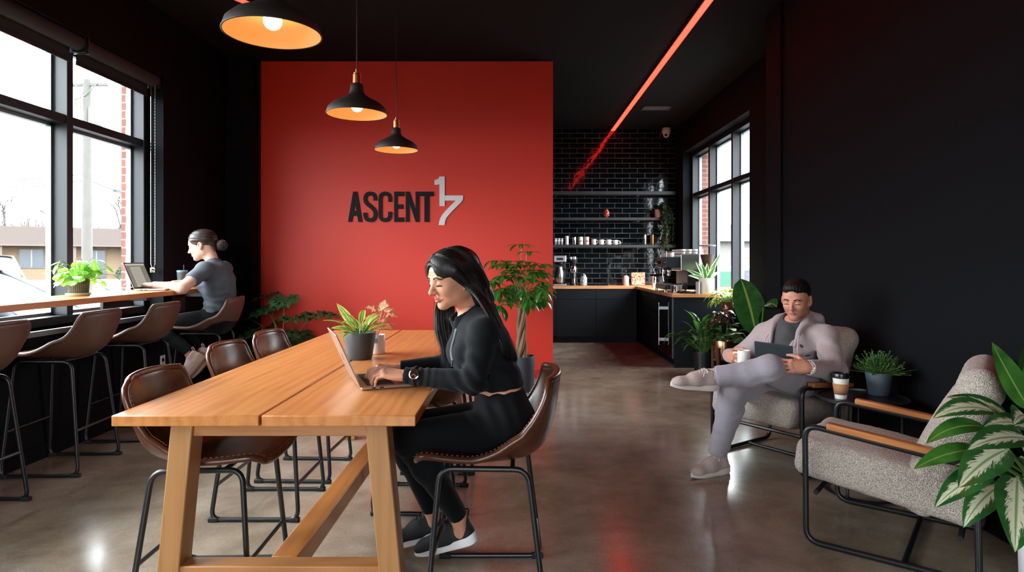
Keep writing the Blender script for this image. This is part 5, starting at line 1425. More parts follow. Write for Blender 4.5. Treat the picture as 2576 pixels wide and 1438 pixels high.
# (base of blade in the picture, its depth, direction, length, width, bend)
agl(2590, 1030, 2.30, (-.62, 0, 1), .28, .085, -.1, True, (-.3, -1, .3))
agl(2500, 1035, 2.25, (-1, -.1, .35), .24, .09, .9)
agl(2480, 1075, 2.15, (-1, -.2, .25), .25, .07, .9, True)
agl(2470, 1130, 2.10, (-1, -.2, .05), .27, .07, .5, True)
agl(2590, 1105, 2.05, (-1, -.3, .25), .27, .10, .6)
agl(2600, 1080, 2.2, (-1, -.2, .5), .22, .085, .8)
agl(2535, 1130, 2.05, (-.9, -.4, -.1), .27, .115, .5)
agl(2500, 1185, 2.05, (-1, -.2, -.15), .25, .085, .6)
agl(2560, 1200, 1.98, (-.5, -.6, -.25), .28, .12, .6)
agl(2570, 1150, 1.98, (.05, -.6, .1), .2, .11, 1.3)
agl(2590, 1060, 2.2, (-.6, -.5, .5), .22, .09, 1.0)
agl(2520, 1220, 2.1, (-.8, -.3, -.2), .22, .09, .7)
agl(2540, 1050, 2.35, (-.8, .2, .6), .22, .08, .7)
agl(2590, 1010, 2.3, (.1, .0, 1), .25, .09, .4, True)
agl(2630, 1080, 2.2, (.5, -.6, .6), .22, .1, .9); agl(2640, 1140, 2.05, (.3, -.9, .1), .22, .1, .9); agl(2600, 1000, 2.35, (.2, .3, .9), .24, .1, .5)
agl(2560, 1080, 2.5, (-.4, .8, .5), .24, .09, .8, True); agl(2590, 1240, 2.0, (.3, -.9, -.1), .2, .09, .9)
for k in range(10):
    a = R1.uniform(0, 2 * PI); e = R1.uniform(.4, 1.2); d = sph(a, e); b = V((0, 0, .32)) + d * R1.uniform(.1, .3)
    d.x = min(d.x, .25); b = V((0, 0, .32)) + d * .2; sm.tube([(0, 0, .31), b], .005, 6); leaf(mb if k % 3 else mb2, b, V((d.x, d.y, d.z * .6)), (0, 0, 1), .22, .085, 1.1, .16, 'lance', 6, 10)
sm.build('stems', M_stem, t); mb.build('foliage', M_g12, t); mb2.build('plain_foliage', M_g12b, t)
# --- plants on the oak table
M_g13 = leaf_mat('yellow edged leaf', (62, 122, 40), (104, 158, 58), (196, 206, 120), 'edge', (214, 206, 120), rough=.3, transl=.3)
pz = TT + .001
t = thing('table_plant', 'yellow-edged leafy plant in a dark grey pot on the oak table', 'plant', (-.800, 3.24, pz))
pot(t, taper(.063, .082, .135), mat('dark grey table pot', (58, 62, 66), .45), .072, .12)
mb, sm = MB(), MB(); R1 = random.Random(19)
for k in range(24):
    a = R1.uniform(0, 2 * PI); e = R1.uniform(.3, 1.2); d = sph(a, e); b = V((d.x * .02, d.y * .02, .12)); tip = b + d * R1.uniform(.02, .07)
    sm.tube([b, tip], .003, 5); leaf(mb, tip, d, (0, 0, 1), R1.uniform(.09, .14), R1.uniform(.028, .038), R1.uniform(.6, 1.6), .22, 'lance', 4, 9)
leaf(mb, (-.03, 0, .16), (-.5, -.1, .9), (0, -1, .3), .15, .042, .2, .2, 'lance', 4, 9)
leaf(mb, (-.05, 0, .14), (-1, -.1, .5), (0, -.5, 1), .1, .036, .7, .2, 'lance', 4, 9)
sm.build('stems', M_stem, t); mb.build('foliage', M_g13, t)
M_g14 = leaf_mat('pink caladium leaf', (226, 160, 132), (238, 190, 164), (206, 120, 100), 'edge', (120, 140, 70), rough=.4, transl=.4)
t = thing('caladium_plant', 'pink-leaved plant in a slim white pot behind the grey pot', 'plant', (-.75, 3.42, pz))
pot(t, [(0, 0), (.036, 0), (.04, .004), (.043, .1), (.041, .102), (.038, .1), (.036, .08), (0, .08)], mat('white pot glaze', (226, 216, 214), .35), .036, .085)
MB().box(-.008, .008, -.0445, -.04, .06, .085).build('mark', mat('grey print', (120, 120, 124), .6), t, smooth=False)
mb, sm = MB(), MB()
for (x, y, z, d, L, W) in ((.03, -.01, .235, (.3, -.5, .5), .075, .07), (-.01, 0, .225, (-.5, -.4, .6), .07, .06), (.05, 0, .205, (1, -.3, .2), .07, .055), (.02, -.02, .18, (.3, -1, -.1), .075, .065), (-.03, -.01, .18, (-.8, -.4, .5), .06, .05), (.05, -.03, .15, (.7, -.7, 0), .065, .055), (.02, .03, .24, (.1, .3, 1), .06, .05), (.04, .02, .22, (.6, .5, .6), .06, .05)):
    sm.tube(spline([(0, 0, .085), (x * .4, y * .4, z * .7), (x, y, z)], 4), .002, 5); leaf(mb, (x, y, z), d, (0, -.5, 1), L, W, .9, .1, 'heart', 4, 7, wave=.35)
sm.build('stems', mat('pink stem', (196, 130, 110), .5), t); mb.build('foliage', M_g14, t)
# ================================================================ people
def skin_mat():
    m, nt, b = new_mat('skin')
    a = nt.nodes.new('ShaderNodeAttribute'); a.attribute_name = 'Col'
    nt.links.new(a.outputs['Color'], b.inputs['Base Color'])
    b.inputs['Roughness'].default_value = .48; b.inputs['Specular IOR Level'].default_value = .28
    b.inputs['Subsurface Weight'].default_value = .12; b.inputs['Subsurface Radius'].default_value = (.008, .003, .002); b.inputs['Subsurface Scale'].default_value = 1.
    bump(nt, b, noise(nt, coords(nt), 420, 2), .04, .001)
    return m
M_skin = skin_mat()
def ss(a, b, x): t = np.clip((x - a) / (b - a), 0, 1); return t * t * (3 - 2 * t)
def mixm(c, col_, w): return c * (1 - w[:, None]) + np.array(lin(col_), np.float32) * w[:, None]
def person_mesh(name, parts, m, parent):
    """parts: (field, 4x4 matrix or None, colour function of local points)"""
    Ps, Qs, Cs, o = [], [], [], 0
    off = np.array(world_off(parent))
    for F, M, cf in parts:
        P, Q = F.mesh(); Cs.append(cf(P) if cf else np.ones((len(P), 3), np.float32))
        if M is not None:
            A = np.array(M); P = P @ A[:3, :3].T + A[:3, 3]
        Ps.append(P - off); Qs.append(Q + o); o += len(P)
    P, Q, C = np.concatenate(Ps), np.concatenate(Qs), np.concatenate(Cs)
    me = bpy.data.meshes.new(name)
    me.vertices.add(len(P)); me.vertices.foreach_set('co', P.astype(np.float32).ravel())
    me.loops.add(Q.size); me.loops.foreach_set('vertex_index', Q.astype(np.int32).ravel())
    me.polygons.add(len(Q)); me.polygons.foreach_set('loop_start', np.arange(0, Q.size, 4, dtype=np.int32)); me.polygons.foreach_set('loop_total', np.full(len(Q), 4, np.int32))
    me.update(calc_edges=True); me.validate(); me.polygons.foreach_set('use_smooth', [True] * len(me.polygons))
    me.materials.append(m)
    ca = me.color_attributes.new('Col', 'FLOAT_COLOR', 'POINT'); c4 = np.ones((len(P), 4), np.float32); c4[:, :3] = C; ca.data.foreach_set('color', c4.ravel())
    ob = bpy.data.objects.new(name, me); col.objects.link(ob); ob.parent = parent
    return ob
def fld(prims, res, grow=0., pad=.035):
    lo = np.min([np.minimum(p[0], p[1]) - max(p[2], p[3]) - grow - pad for p in prims], 0); hi = np.max([np.maximum(p[0], p[1]) + max(p[2], p[3]) + grow + pad for p in prims], 0)
    F = Field(lo, hi, res)
    for p in prims:
        F.cone(p[0], p[1], p[2] + grow, p[3] + grow, p[6] if len(p) > 6 else .03, 'u', p[4] if len(p) > 4 else None, p[5] if len(p) > 5 else 1.)
    return F
def C_(a, b, ra, rb=None, flat=None, f=1., k=.03): return (np.array(a, float), np.array(b, float), ra, ra if rb is None else rb, flat, f, k)
def folds(F, c, axis, amp, freq, r, ph=0.):
    c = np.array(c); a = np.array(axis, float); a /= np.linalg.norm(a)
    def fn(x, y, z):
        px, py, pz = x - c[0], y - c[1], z - c[2]; d2 = px * px + py * py + pz * pz
        s = px * a[0] + py * a[1] + pz * a[2]
        return amp * np.exp(-d2 / (r * r)) * np.sin(freq * s + ph + 2.2 * np.sin(13 * (px + 1.7 * py - 1.3 * pz)))
    return F.warp(fn)
def crinkle(F, amp, fr=38.):
    return F.warp(lambda x, y, z: amp * (np.sin(fr * x + 2.1 * np.sin(fr * .6 * z)) * np.sin(fr * .8 * y + 1.7 * np.sin(fr * .5 * x)) + .6 * np.sin(fr * .9 * z + 2.3 * np.sin(fr * .55 * y))))
def head_field(fem=True, res=.0024):
    """head in its own frame: x forward, y to the person's left, z up; chin -.11, crown .12"""
    F = Field((-.15, -.115, -.20), (.15, .115, .15), res)
    F.ell((-.018, 0, .038), (.098, .077, .085), k=.001)
    F.ell((.035, 0, .012), (.058, .0625, .085), k=.03)                       # forehead and face block
    jw = .046 if fem else .050; jo_ = .011 if fem else .015
    F.cone((.022, jo_, -.05), (.022, -jo_, -.05), jw, k=.03)               # jaw
    F.cone((.028, 0, -.048), (.065, 0, -.082 if fem else -.088), .040, .020 if fem else .027, .03)
    F.ell((.073, 0, -.086 if fem else -.094), (.016, .017 if fem else .024, .013), k=.02)     # chin
    for s in (-1, 1):
        F.ell((.053, .037 * s, -.020), (.028, .022, .023), k=.022)           # cheek
        F.ell((.002, .050 * s, -.052), (.022, .010 if fem else .014, .022), k=.03)   # jaw corner
        F.ell((.078, .026 * s, .030), (.013, .02, .007 if fem else .009), k=.014)  # brow
    for s in (-1, 1):
        F.ell((.098, .031 * s, .009), (.022, .019, .0125), k=.012, op='s')  # eye socket
    for s in (-1, 1):
        F.ell((.0715, .0315 * s, .008), (.0165, .0165, .0148), k=.004)       # lid over the eyeball
        F.cone((.0868, .018 * s, .0018), (.0800, .047 * s, .0006), .0024, .0018, .002)   # lash line of the lowered lid
    F.cone((.082, 0, .022), (.1085, 0, -.020), .0068, .0095, .010)          # nose bridge
    F.ell((.1085, 0, -.0225), (.0105, .0105, .0095), k=.006)                # tip
    for s in (-1, 1):
        F.ell((.0985, .0095 * s, -.0262), (.0088, .0070, .0068), k=.006)    # wings
        F.ell((.1035, .0058 * s, -.0345), (.0045, .0026, .0028), k=.003, op='s')
    F.cone((.096, 0, -.034), (.0945, 0, -.046), .004, .004, .008)           # philtrum
    for s in (-1, 1):
        F.cone((.0930, .004 * s, -.0508), (.0805, .0215 * s, -.0548), .0044, .0020, .006)   # upper lip
    F.cone((.0912, -.007, -.0603), (.0912, .007, -.0603), .0056, .0056, .007)  # lower lip
    for s in (-1, 1): F.cone((.0905, .007 * s, -.0603), (.081, .0205 * s, -.0566), .0052, .002, .006)
    F.ell((.0955, 0, -.0553), (.006, .020, .0011), k=.002, op='s')            # mouth line
    for s in (-1, 1):                                                        # ears
        E_ = Matrix.Rotation(rad(-14), 3, 'Y') @ Matrix.Rotation(rad(18 * s), 3, 'Z')
        F.ell((-.012, (.077 if fem else .0815) * s, -.004), (.019, .0075 if fem else .0095, .031), E_, .006)
        F.ell((-.008, (.086 if fem else .0925) * s, .0), (.010, .006, .018), E_, .004, 's')
        F.ell((-.006, .076 * s, -.030), (.009, .006, .010), k=.006)
    F.cone((-.03, 0, -.04), (-.045, 0, -.20), .050 if fem else .060, .048 if fem else .062, .03)    # neck
    if not fem: F.ell((.012, 0, -.12), (.012, .012, .014), k=.02)
    return F
def head_colour(base, lip, brow, lash=(40, 26, 22), stubble=None, blush=.12):
    B = np.array(lin(base), np.float32)
    def fn(P):
        x, y, z = P[:, 0], P[:, 1], P[:, 2]; ay = np.abs(y)
        c = np.tile(B, (len(P), 1))
        if stubble:
            w = ss(-.02, -.05, z) * ss(.0, .03, x) * (1 - .6 * ss(.03, .0, np.abs(z + .057) + .4 * ay)) * ss(-.135, -.10, z)
            c = mixm(c, stubble, .38 * w)
        c = mixm(c, lip, blush * np.exp(-((ay - .045) ** 2 + (z + .02) ** 2) / .0005) * (x > .02))
        c = mixm(c, lip, .25 * np.exp(-(y ** 2 + (z + .022) ** 2) / .00012) * (x > .09))
        lc = -.0505 - 18. * ay ** 2 * .3
        w = ss(.0088, .0062, np.abs(z + .0562)) * ss(.0215, .0175, ay) * ss(.078, .083, x)
        c = mixm(c, lip, .85 * w)
        c = mixm(c, (88, 40, 36), .65 * ss(.0018, .0006, np.abs(z + .0553 - .0)) * ss(.020, .016, ay) * ss(.078, .084, x))
        bz = .0305 + .004 * ss(.015, .034, ay) - .010 * ss(.036, .054, ay)
        w = ss(.0056, .0026, np.abs(z - bz) + .06 * np.abs(ay - .032) * (ay > .032)) * ss(.011, .016, ay) * ss(.056, .048, ay) * ss(.045, .055, x)
        c = mixm(c, brow, .95 * w)
        ez = .0012 - .0015 * ss(.03, .048, ay)
        w = ss(.0038, .0018, np.abs(z - ez)) * ss(.015, .019, ay) * ss(.050, .046, ay) * ss(.06, .066, x)
        c = mixm(c, lash, .9 * w)
        w = ss(.0035, .001, np.abs(z - .0165)) * ss(.017, .022, ay) * ss(.049, .044, ay) * (x > .06)
        c = mixm(c, brow, .35 * w)
        return c
    return fn
def hand_field(bends, thumb, sgn=1., spread=1., res=.0022, fist=0.):
    """wrist at 0, fingers along x, thumb towards y*sgn, back of the hand z"""
    F = Field((-.06, -.10, -.14), (.20, .10, .07), res)
    F.cone((-.022, 0, 0), (.012, 0, 0), .0255, .026, .02, 'u', (0, 0, 1), .74)
    base = [(.088, .029), (.093, .0095), (.089, -.010), (.080, -.0275)]
    lens = [(.042, .025, .021), (.047, .029, .022), (.043, .027, .021), (.034, .020, .019)]
    rads = [(.0093, .0082, .0074, .0060), (.0095, .0084, .0076, .0062), (.0090, .0080, .0072, .0059), (.0080, .0070, .0063, .0052)]
    for i in range(4):
        bx, by = base[i]; by *= sgn
        F.cone((.008, by * .55, -.001), (bx, by, -.001), .0135, .0118, .016, 'u', (0, 0, 1), .95)   # metacarpals make the palm
    F.ell((.045, 0, -.006), (.045, .034, .013), k=.02)
    F.ell((.03, .022 * sgn, -.012), (.03, .016, .013), k=.015)
    for i in range(4):
        p = V((base[i][0], base[i][1] * sgn, 0)); yaw = (.10, .02, -.05, -.14)[i] * spread * sgn; pit = 0.
        F.ell(p + V((0, 0, .003)), (.0105, .0095, .0100), k=.006)
        for j in range(3):
            pit += rad(bends[i][j])
            d = V((math.cos(pit) * math.cos(yaw), math.cos(pit) * math.sin(yaw), -math.sin(pit)))
            q = p + d * lens[i][j]
            F.cone(p, q, rads[i][j], rads[i][j + 1], .004 if j else .006); p = q
    p = V((.020, .026 * sgn, -.008))
    for j, (d, L, ra, rb) in enumerate(zip(thumb, (.044, .034, .027), (.0145, .0108, .0095), (.0112, .0098, .0074))):
        d = V((d[0], d[1] * sgn, d[2])).normalized(); q = p + d * L
        F.cone(p, q, ra, rb, .010 if j == 0 else .004); p = q
    return F
def hand_colour(base, nail=(222, 170, 156)):
    B = np.array(lin(base), np.float32)
    def fn(P):
        c = np.tile(B, (len(P), 1)); k = np.array(lin(tuple(v * .88 for v in base)), np.float32)
        w = .5 * np.exp(-((P[:, 0] - .09) ** 2) / .00012) * (P[:, 2] > .002)
        return c * (1 - w[:, None]) + k * w[:, None]
    return fn
def plain(base):
    B = np.array(lin(base), np.float32)
    return lambda P: np.tile(B, (len(P), 1))
def shoe(t, ankle, heel, toe, up, L, m_up, m_sole, m_lace, label=None, w=1., collar=.0):
    """shoe in its own frame: x heel to toe, z up, sole bottom at z 0"""
    heel, toe = V(heel), V(toe); M = frame(heel, toe - heel, up); s = L / .28
    S = M @ Matrix.Diagonal((s, s * w, s, 1))
    F = Field((-.05, -.075, -.02), (.32, .075, .17), .0036)
    F.cone((.035, 0, .058), (.035, 0, .10), .036, .034, .02)
    F.cone((.03, 0, .052), (.13, 0, .052), .038, .040, .02)
    F.cone((.13, 0, .050), (.225, .004, .040), .041, .035, .03, 'u')
    F.ell((.235, .004, .038), (.046, .042, .027), k=.02)
    F.cone((.05, 0, .115), (.14, 0, .070), .027, .031, .03)
    F.box((.12, 0, -.02), (.22, .1, .045), .002, k=.004, op='s')
    F.cone((.04, 0, .20), (.046, 0, .112), .030, .027, .008, 's')            # opening
    P, Q = F.mesh(); A = np.array(S); P = P @ A[:3, :3].T + A[:3, 3]
    mb = MB(); mb.add([V(p) for p in P], [tuple(int(i) for i in q) for q in Q])
    up_ = mb.build('shoe', m_up, t, world=True, angle=180)
    if label: up_['label'] = label
    def hw(x):
        k = (x + .015) / .30
        return .041 * (math.sin(PI * min(1, max(0, k)) ** .55) ** .45 if 0 < k < 1 else 0) * (1 - .16 * math.exp(-((k - .42) / .16) ** 2)) + .001
    def solef(uu, vv):
        x = -.015 + .30 * (.5 - .5 * math.cos(PI * uu)); W_ = hw(x)
        zb = .012 * max(0, (x - .20) / .085) ** 2 + .008 * max(0, (.02 - x) / .035) ** 2
        zt = lerp(.040, .026, min(1, max(0, x / .2))) + .012 * max(0, (x - .22) / .065) ** 2 + .010 * max(0, (.03 - x) / .045) ** 2
        a = vv * 2 * PI
        return S @ V((x + .004 * math.cos(a) * 0, W_ * max(-1, min(1, 1.35 * math.cos(a))), lerp(zb, zt, .5 + .5 * max(-1, min(1, 1.35 * math.sin(a))))))
    sl = MB().grid(lambda uu, vv: solef(uu, vv), 36, 24).build('sole', m_sole, up_, world=True, angle=60)
    lb = MB()
    for k in range(6):
        x = .088 + .017 * k; z = .1185 - .0088 * k; yw = .026 - .0005 * k
        a = [S @ V((x, yw * q, z + .007 - .010 * abs(q) ** 2.2)) for q in (-1, -.5, 0, .5, 1)]
        b = [S @ V((x + .012 * (q + 1) / 2, yw * q, z + .008 - .010 * abs(q) ** 2.2)) for q in (-1, -.5, 0, .5, 1)]
        lb.tube(a, .0025 * s, 6).tube(b, .0022 * s, 6)
    for q in (-1, 1): lb.tube([S @ V(p) for p in spline([(.088, 0, .121), (.075, .02 * q, .128), (.072, .036 * q, .112), (.09, .03 * q, .112), (.1, .045 * q, .09)], 4)], .0022 * s, 6)
    lb.build('laces', m_lace, up_, world=True)
    MB().tube([S @ V(p) for p in rounded([(.002, -.008, .118), (-.012, 0, .146), (.006, .0, .150), (.010, .006, .128)], .01, 3)], .004 * s, 6).build('heel_loop', m_up, up_, world=True)
    return up_
def hair_mat(name, c, c2, rough=.32):
    m, nt, b = new_mat(name)
    n1 = noise(nt, coords(nt, (60, 60, 5)), 2.2, 4)
    nt.links.new(ramp(nt, n1, [(.35, lin(c)), (.75, lin(c2))]), b.inputs['Base Color'])
    b.inputs['Roughness'].default_value = rough; b.inputs['Specular IOR Level'].default_value = .35
    bump(nt, b, n1, .25, .003); return m
def strands(mb, guides, n, seed, r0=.0032, jit=.012, k=14):
    """tubes interpolated between neighbouring guide curves (each a list of world points)"""
    R = random.Random(seed); G = guides
    def samp(g, t):
        f = t * (len(g) - 1); i = min(len(g) - 2, int(f)); return g[i].lerp(g[i + 1], f - i)
    for q in range(n):
        f = R.uniform(0, len(G) - 1.001); i = int(f); u_ = f - i; e = R.uniform(.88, 1.)
        o = V((R.gauss(0, 1), R.gauss(0, 1), R.gauss(0, 1))); ph = R.uniform(0, 6); r = r0 * R.uniform(.6, 1.3)
        pts, rs = [], []
        for j in range(k + 1):
            t = j / k * e; p = samp(G[i], t).lerp(samp(G[i + 1], t), u_)
            amt = jit * (.12 + .88 * t)
            pts.append(p + o * amt * .7 + V((math.sin(ph + t * 7), math.cos(ph * 1.3 + t * 6), 0)) * amt * .35)
            rs.append(r * (1 if t < .7 else max(.12, 1 - (t - .7) / .3)))
        mb.tube(pts, rs, 5)

def brows(F, M, parent, col_, z0=.0305, n=70, seed=1, lash=True):
    """small hairs of the eyebrows and the lash lines, laid on the face"""
    R = random.Random(seed)
    def fx(y, z):
        j = int(round((y - F.lo[1]) / F.res)); k = int(round((z - F.lo[2]) / F.res)); c = np.where(F.F[:, j, k] < 0)[0]
        return F.lo[0] + F.res * c[-1] if len(c) else .05
    m = mat('brow hair ' + str(col_), col_, .85, spec=.1)
    for s in (-1, 1):
        mb = MB()
        for k in range(n):
            u = R.uniform(0, 1); ay = lerp(.015, .053, u); z = z0 + .004 * min(1, u / .5) - .011 * max(0, u - .55) / .45 + R.gauss(0, .0010 * (1.3 - u))
            a = (fx(ay * s, z), ay * s, z); y2 = (ay + .005) * s; z2 = z + .0022 * (1 - 1.8 * u); b = (fx(y2, z2), y2, z2)
            mb.tube([M @ (V(a) + V((.0004, 0, 0))), M @ (V(a).lerp(V(b), .5) + V((.0005, 0, 0))), M @ (V(b) + V((.0001, 0, 0)))], [.0007, .0007, .0003], 4)
        mb.build('eyebrow', m, parent, world=True)
        if lash:
            mb = MB()
            pts = [V((fx(y * s, .0014 - .0016 * q), y * s, .0012 - .0016 * q)) for q, y in [(i / 10, lerp(.017, .048, i / 10)) for i in range(11)]]
            mb.tube([M @ (p + V((.0006, 0, 0))) for p in pts], .0011, 5)
            for p in pts[1:]:
                mb.tube([M @ p, M @ (p + V((.004, .0015 * s, -.0028))), M @ (p + V((.007, .003 * s, -.0028)))], [.0006, .0004, .0002], 4)
            mb.build('eyelashes', m, parent, world=True)
# ---------------------------------------------------------------- 1. woman in black typing at the table
SK1 = (206, 148, 120)
w1 = thing('person', 'woman with long black hair in a black zip top typing at the oak table', 'person', (-.08, 2.5, .53))
pel, wai, che, nek = (-.05, 2.49, .625), (-.075, 2.52, .745), (-.145, 2.565, .905), (-.20, 2.575, 1.02)
fw = V((-.90, -.36, .25))
torso = [C_(pel, wai, .140, .108, fw, .80, .05), C_(wai, che, .106, .132, fw, .74, .05), C_(che, nek, .128, .055, fw, .78, .05),
         C_((-.190, 2.482, .888), (-.184, 2.486, .90), .053, .050, k=.06), C_((-.226, 2.578, .888), (-.220, 2.580, .90), .053, .050, k=.06)]
shL, elL, wrL = (-.125, 2.435, .975), (-.160, 2.405, .792), (-.437, 2.475, .803)
shR, elR, wrR = (-.19, 2.715, .97), (-.295, 2.75, .80), (-.485, 2.635, .803)
armL = [C_((-.16, 2.53, .985), shL, .058, .056, k=.05), C_(shL, elL, .052, .041, k=.02), C_(elL, wrL, .042, .0285, k=.02)]
armR = [C_((-.18, 2.62, .985), shR, .058, .054, k=.05), C_(shR, elR, .050, .041, k=.02), C_(elR, wrR, .041, .0285, k=.02)]
hpL, knL, anL = (-.06, 2.42, .607), (-.425, 2.45, .567), (-.243, 2.615, .205)
hpR, knR, anR = (-.06, 2.575, .607), (-.495, 2.615, .556), (-.365, 2.715, .195)
def legp(h, kn, an, r=(.086, .058, .054, .036), back=(.02, 0, -.02)):
    mid = [lerp(a, b, .3) + c for a, b, c in zip(kn, an, back)]
    return [C_(h, kn, r[0], r[1], k=.04), C_(kn, mid, r[1], r[2], k=.02), C_(mid, an, r[2], r[3], k=.03)]
legL, legR = legp(hpL, knL, anL), legp(hpR, knR, anR)
seat = [C_((-.02, 2.43, .60), (-.02, 2.56, .60), .082, .082, k=.05)]
body = fld(torso + armL + armR + seat + legL + legR + [C_(anL, (-.232, 2.625, .13), .034, .034), C_(anR, (-.352, 2.722, .12), .034, .034)], .006, -.006)
hf, hu = V((-.80, -.56, -.27)), V((-.18, -.12, 1))
MH1 = frame((-.258, 2.575, 1.172), hf, hu)
Hd = head_field(True)
typ = [(28, 42, 22), (24, 46, 24), (26, 46, 24), (30, 42, 20)]
thb = ((.55, .75, -.45), (.85, .25, -.5), (.9, -.1, -.45))
MHL = frame(wrL, (-1, .02, .16), (-.05, -.25, 1)) @ Matrix.Scale(.90, 4)
MHR = frame(wrR, (-1, -.08, .10), (-.05, .1, 1)) @ Matrix.Scale(.90, 4)
person_mesh('body', [(body, None, plain(SK1)), (Hd, MH1, head_colour(SK1, (176, 92, 84), (14, 9, 8), (12, 8, 8))), (hand_field(typ, thb, -1.), MHL, hand_colour(SK1)),
                     (hand_field([(34, 40, 22), (26, 44, 22), (20, 40, 22), (18, 36, 20)], thb, 1.), MHR, hand_colour(SK1))], M_skin, w1)
brows(Hd, MH1, w1, (16, 11, 10))
M_top = mat('black jersey', (9, 11, 14), .85, bump=.2, bscale=500, spec=.18, sheen=.05)
M_leg = mat('black leggings', (8, 10, 13), .85, bump=.15, bscale=500, spec=.15, sheen=.04)
top = fld(torso + armL + armR, .0048, .004)
top.cone((-.20, 2.575, .99), (-.27, 2.56, 1.16), .050, .058, .012, 's')                         # neck opening
top.cone((-.262, 2.535, .985), (-.25, 2.53, 1.09), .022, .045, .012, 's')                     # open zip neck
top.half((-.08, 2.52, .752), (.12, 0, -1)) if False else None
top.box((-.05, 2.5, .62), (.24, .24, .135), .004, Matrix.Rotation(rad(-6), 3, 'Y'), .004, 's')
for p, d in ((wrL, (-1, .2, .05)), (wrR, (-1, -.2, 0))):
    d = V(d).normalized(); top.box(V(p) + d * .05, (.052, .07, .07), .002, frame((0, 0, 0), d, (0, 0, 1)).to_3x3(), .002, 's')
folds(top, elL, (-.7, .1, -.5), .0060, 130, .08); folds(top, (-.14, 2.44, .93), (.3, 0, 1), .005, 105, .08); folds(top, (-.37, 2.46, .80), (1, 0, 0), .0034, 210, .07)
folds(top, elR, (-.7, .1, -.5), .003, 150, .07); folds(top, (-.10, 2.47, .82), (.2, .3, 1), .005, 105, .10)
tp = field_obj('zip_top', [top], M_top, w1)
# collar stands open round the neck
cf = Field((-.34, 2.44, .95), (-.08, 2.70, 1.12), .0034)
cf.cone((-.185, 2.575, .985), (-.222, 2.570, 1.052), .074, .063, .001); cf.cone((-.17, 2.575, .93), (-.235, 2.568, 1.10), .067, .055, .003, 's')
cf.half((-.2255, 2.575, 1.046), (-.50, -.15, .87)); cf.half((-.18, 2.575, .985), (.2, 0, -.98))
cf.cone((-.275, 2.52, .955), (-.285, 2.505, 1.09), .022, .048, .004, 's')
field_obj('collar', [cf], M_top, tp)
def surf(F, p, d, far=.4):
    p, d = V(p), V(d).normalized(); t = far
    while t > 0:
        q = p + d * t; i = [int(round((q[k] - F.lo[k]) / F.res)) for k in range(3)]
        if all(0 <= i[k] < F.F.shape[k] for k in range(3)) and F.F[tuple(i)] < 0: return q
        t -= .001
    return p
zb = MB(); zp = [surf(top, (-.15 + .03 * k / 30, 2.565 - .02 * k / 30, .985 - .155 * k / 30), (-.86, -.45, 0)) + V((-.002, -.002, 0)) for k in range(31)]; zp = [p for i, p in enumerate(zp) if i < 26 and (i == 0 or (p - zp[i - 1]).length < .02)]; zp = [sum((zp[min(len(zp) - 1, max(0, i + q))] for q in range(-4, 5)), V((0, 0, 0))) / 9 for i in range(len(zp))]; zp = spline(zp, 3)
zb.tube(zp, .0035, 6)
for p in zp[::2]: zb.box(p.x - .0052, p.x + .002, p.y - .0045, p.y + .0045, p.z - .0009, p.z + .0009)
zb.build('zip', mat('dark zip metal', (120, 124, 130), .3, .9), tp, world=True, smooth=False)
MB().bar(zp[-1], zp[-1] + V((-.004, -.002, -.026)), .007, .004).build('zip_puller', M_iron, tp, world=True)
lg = fld(torso[:1] + seat + legL + legR, .0058, .0035)
lg.box((-.08, 2.5, .85), (.3, .3, .105), .004, Matrix.Rotation(rad(-6), 3, 'Y'), .004, 's')
for an, kn in ((anL, knL), (anR, knR)):
    d = (V(an) - V(kn)).normalized(); lg.box(V(an) + d * .055, (.05, .07, .07), .002, frame((0, 0, 0), d, (1, 0, 0)).to_3x3(), .002, 's')
folds(lg, knL, (.5, .3, -1), .003, 130, .07); folds(lg, (-.10, 2.40, .66), (1, 0, .6), .006, 100, .09); folds(lg, knR, (.5, .3, -1), .003, 130, .07)
field_obj('leggings', [lg], M_leg, w1)
M_shb = mat('black knit shoe', (26, 29, 33), .75, bump=.4, bscale=260); M_whs = mat('white foam sole', (232, 231, 232), .55)
M_lab = mat('black lace', (14, 15, 16), .8)
sh = shoe(w1, None, (-.172, 2.628, .085), (-.405, 2.665, .008), (.30, .05, 1), .262, M_shb, M_whs, M_lab)
shoe(w1, None, (-.300, 2.722, .075), (-.515, 2.745, .010), (.30, .05, 1), .255, M_shb, M_whs, M_lab)
# watch worn over the left cuff
wd = V((-1, .22, .03)).normalized(); wc = V(wrL) - wd * .048
MB().tube([wc + (V((0, 0, 1)) * math.cos(a) + wd.cross(V((0, 0, 1))) * math.sin(a)) * .0375 for a in np.linspace(0, 2 * PI, 25)[:-1]], .006, 8, closed=True, flat=.5).build('watch_strap', M_lab, w1, world=True)
Mw = frame(wc + V((0, -.037, .014)), wd, (0, -1, .45))
wa = MB().lathe([(0, 0), (.0185, 0), (.0205, .002), (.0205, .006), (.017, .0075), (.0165, .006), (0, .006)], (0, 0, 0), 28, Mw, cap=False).build('watch_case', mat('rose gold', (214, 160, 130), .2, 1.), w1, world=True)
MB().lathe([(0, .0062), (.0162, .0062)], (0, 0, 0), 28, Mw, cap=False).build('watch_dial', mat('dark dial', (30, 20, 20), .2), wa, world=True)
hb = MB()
for a, L in ((.6, .011), (2.4, .013)): hb.bar(Mw @ V((0, 0, .0068)), Mw @ V((L * math.cos(a), L * math.sin(a), .0068)), .0016, .0008)
for k in range(12): hb.box(-.0012, .0012, .0125, .0152, .0064, .0069, Mw @ Matrix.Rotation(k * PI / 6, 4, 'Z'))
hb.build('watch_hands', mat('rose gold', (214, 160, 130), .2, 1.), wa, world=True, smooth=False)
